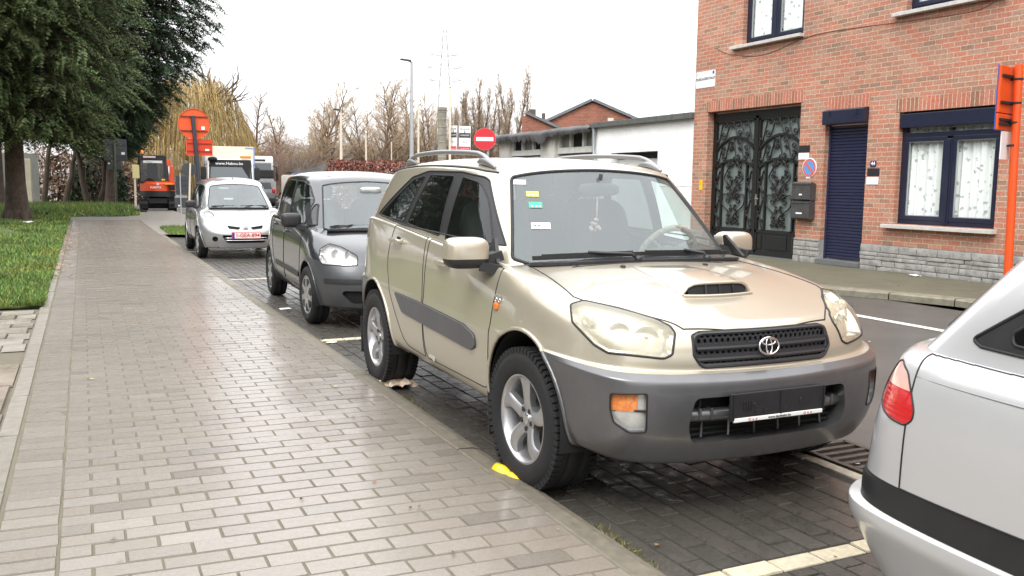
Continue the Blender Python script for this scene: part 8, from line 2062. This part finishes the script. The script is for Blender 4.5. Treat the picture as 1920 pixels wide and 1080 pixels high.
    for sg in (-1, 1):
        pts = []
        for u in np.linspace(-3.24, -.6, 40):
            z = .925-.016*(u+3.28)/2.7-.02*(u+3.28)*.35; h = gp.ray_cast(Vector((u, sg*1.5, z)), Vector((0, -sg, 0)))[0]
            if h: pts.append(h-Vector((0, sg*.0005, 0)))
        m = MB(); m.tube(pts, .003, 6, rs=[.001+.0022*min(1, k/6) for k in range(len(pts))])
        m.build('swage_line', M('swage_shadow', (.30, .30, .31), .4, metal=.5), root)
    g0 = [(-.2, 0, .925), (-.22, -.4, .925), (-.3, -.56, .92), (-.4, -.65, .92), (-.5, -.70, .925), (-.68, -.75, .93), (-1.25, -.77, .96), (-2.0, -.77, 1.005), (-2.6, -.772, .975), (-3.10, -.748, .985), (-3.275, -.68, .99), (-3.375, -.4, .99), (-3.395, 0, .99)]
    g2 = [(-.95, 0, 1.39), (-.96, -.3, 1.385), (-1.0, -.46, 1.37), (-1.06, -.53, 1.365), (-1.16, -.56, 1.375), (-1.32, -.575, 1.39), (-1.6, -.61, 1.44), (-2.0, -.63, 1.465), (-2.4, -.65, 1.47), (-2.70, -.655, 1.462), (-2.86, -.60, 1.445), (-2.95, -.33, 1.445), (-2.97, 0, 1.45)]
    g3 = [(p[0]-(.06 if k < 3 else .02 if k < 5 else 0)+(.05 if k > 9 else 0), p[1]*.9, p[2]+.03) for k, p in enumerate(g2)]
    g4 = [(p[0]-(.2 if k < 3 else .06 if k < 5 else 0)+(.16 if k > 9 else 0), p[1]*.68, p[2]+.05) for k, p in enumerate(g2)]
    Cb = Shell(); Cb.cage([g0, lerp_row(g0, g2, .06), lerp_row(g0, g2, .5, .03), lerp_row(g0, g2, .93, .008), g2, g3, g4], lambda i, c: 'cabin' if i < 4 else 'roof', roof='roof', level=4, crown=.02)
    DLO = rpoly([(-.60, .965), (-1.1, 1.33), (-1.4, 1.365), (-2.2, 1.385), (-2.6, 1.36), (-3.055, 1.05), (-3.01, 1.03), (-2.4, 1.01), (-1.3, .985)], .02)
    Cb.cut2('dlo', ['cabin', 'roof'], 'side', DLO, facing=.2, seam=.005, seam_on='dlo')
    sw = []
    for W in ([(-.80, .99), (-1.17, 1.30), (-1.62, 1.325), (-1.64, 1.015)], [(-1.70, 1.02), (-1.68, 1.325), (-2.15, 1.315), (-2.36, 1.28), (-2.45, 1.06)], [(-2.50, 1.035), (-2.42, 1.335), (-2.58, 1.325), (-2.93, 1.085), (-2.92, 1.055)]):
        a, b = Cb.cut2('w', ['cabin', 'dlo'], 'side', rpoly(W, .03), facing=.2, seam=.005, seam_on='dlo'); sw += [(a, Cb.copy_faces(a), 'dark_glass'), (b, Cb.copy_faces(b), 'dark_glass')]
    ax, P = ws_poly([(-.22, 0, .945), (-.25, -.42, .945), (-.36, -.58, .95), (-.42, -.60, .98), (-.93, -.47, 1.31), (-.955, -.3, 1.36), (-.93, 0, 1.37)])
    Fw = Cb.cut('wind', ['cabin', 'roof', 'dlo'], ax, rpoly(P, .04, 3), facing=.3, umin=-1.2, toward=Vector((.6, 0, .6)), seam=.009, seam_on='cabin')
    Fr = Cb.cut('rw', ['cabin', 'roof', 'dlo'], (VY, Vector((.5, 0, .6)).normalized()), [(Vector(p).dot(VY), Vector(p).dot(Vector((.5, 0, .6)).normalized())) for p in [(-3.30, -.55, 1.08), (-3.0, -.48, 1.38), (-3.0, .48, 1.38), (-3.30, .55, 1.08)]], toward=(-.6, 0, .5), facing=.3, umax=-2.5, seam=.008, seam_on='cabin')
    pw, pr = Cb.copy_faces(Fw), Cb.copy_faces(Fr)
    for F in [Fw, Fr]+[q[0] for q in sw]: Cb.drop(F)
    Cb.emit([(('cabin', 'dlo'), 'cabin_frame', [('cabin', paint), ('dlo', MAT['black_plastic'])], None, 0), ('roof', 'roof', [('roof', paint)], None, 0)], root)
    pane_of('windscreen', pw, 'windscreen', root); pane_of('rear_window', pr, 'dark_glass', root)
    for _, v, g in sw: pane_of('side_window', v, g, root)
    for sg in (-1, 1):
        m = MB(); blob(m, (.62, sg*.6, .66), (.3, .36, .16), .6); m.build('headlight', MAT['lamp_bowl'], root); mirror(root, (-.62, sg*.93, 1.0), (.14, .2, .13), paint, side=sg)
    cabin_interior(root, (-1.25, -2.05, .58, .36, .5), (-.72, .36, .93), (-.45, .91, .62), (-.55, -2.9, .50, .42, .9))
    wheels(root, (0, -2.38), .31, .195, .195, .86, 'alloy', 6, MAT['alloy'])
    m = MB(); m.box((-1.4, 0, .30), (3.6, 1.25, .14)); m.build('underbody', MAT['matt_black'], root)
build_mpv(); build_city(); build_wagon()
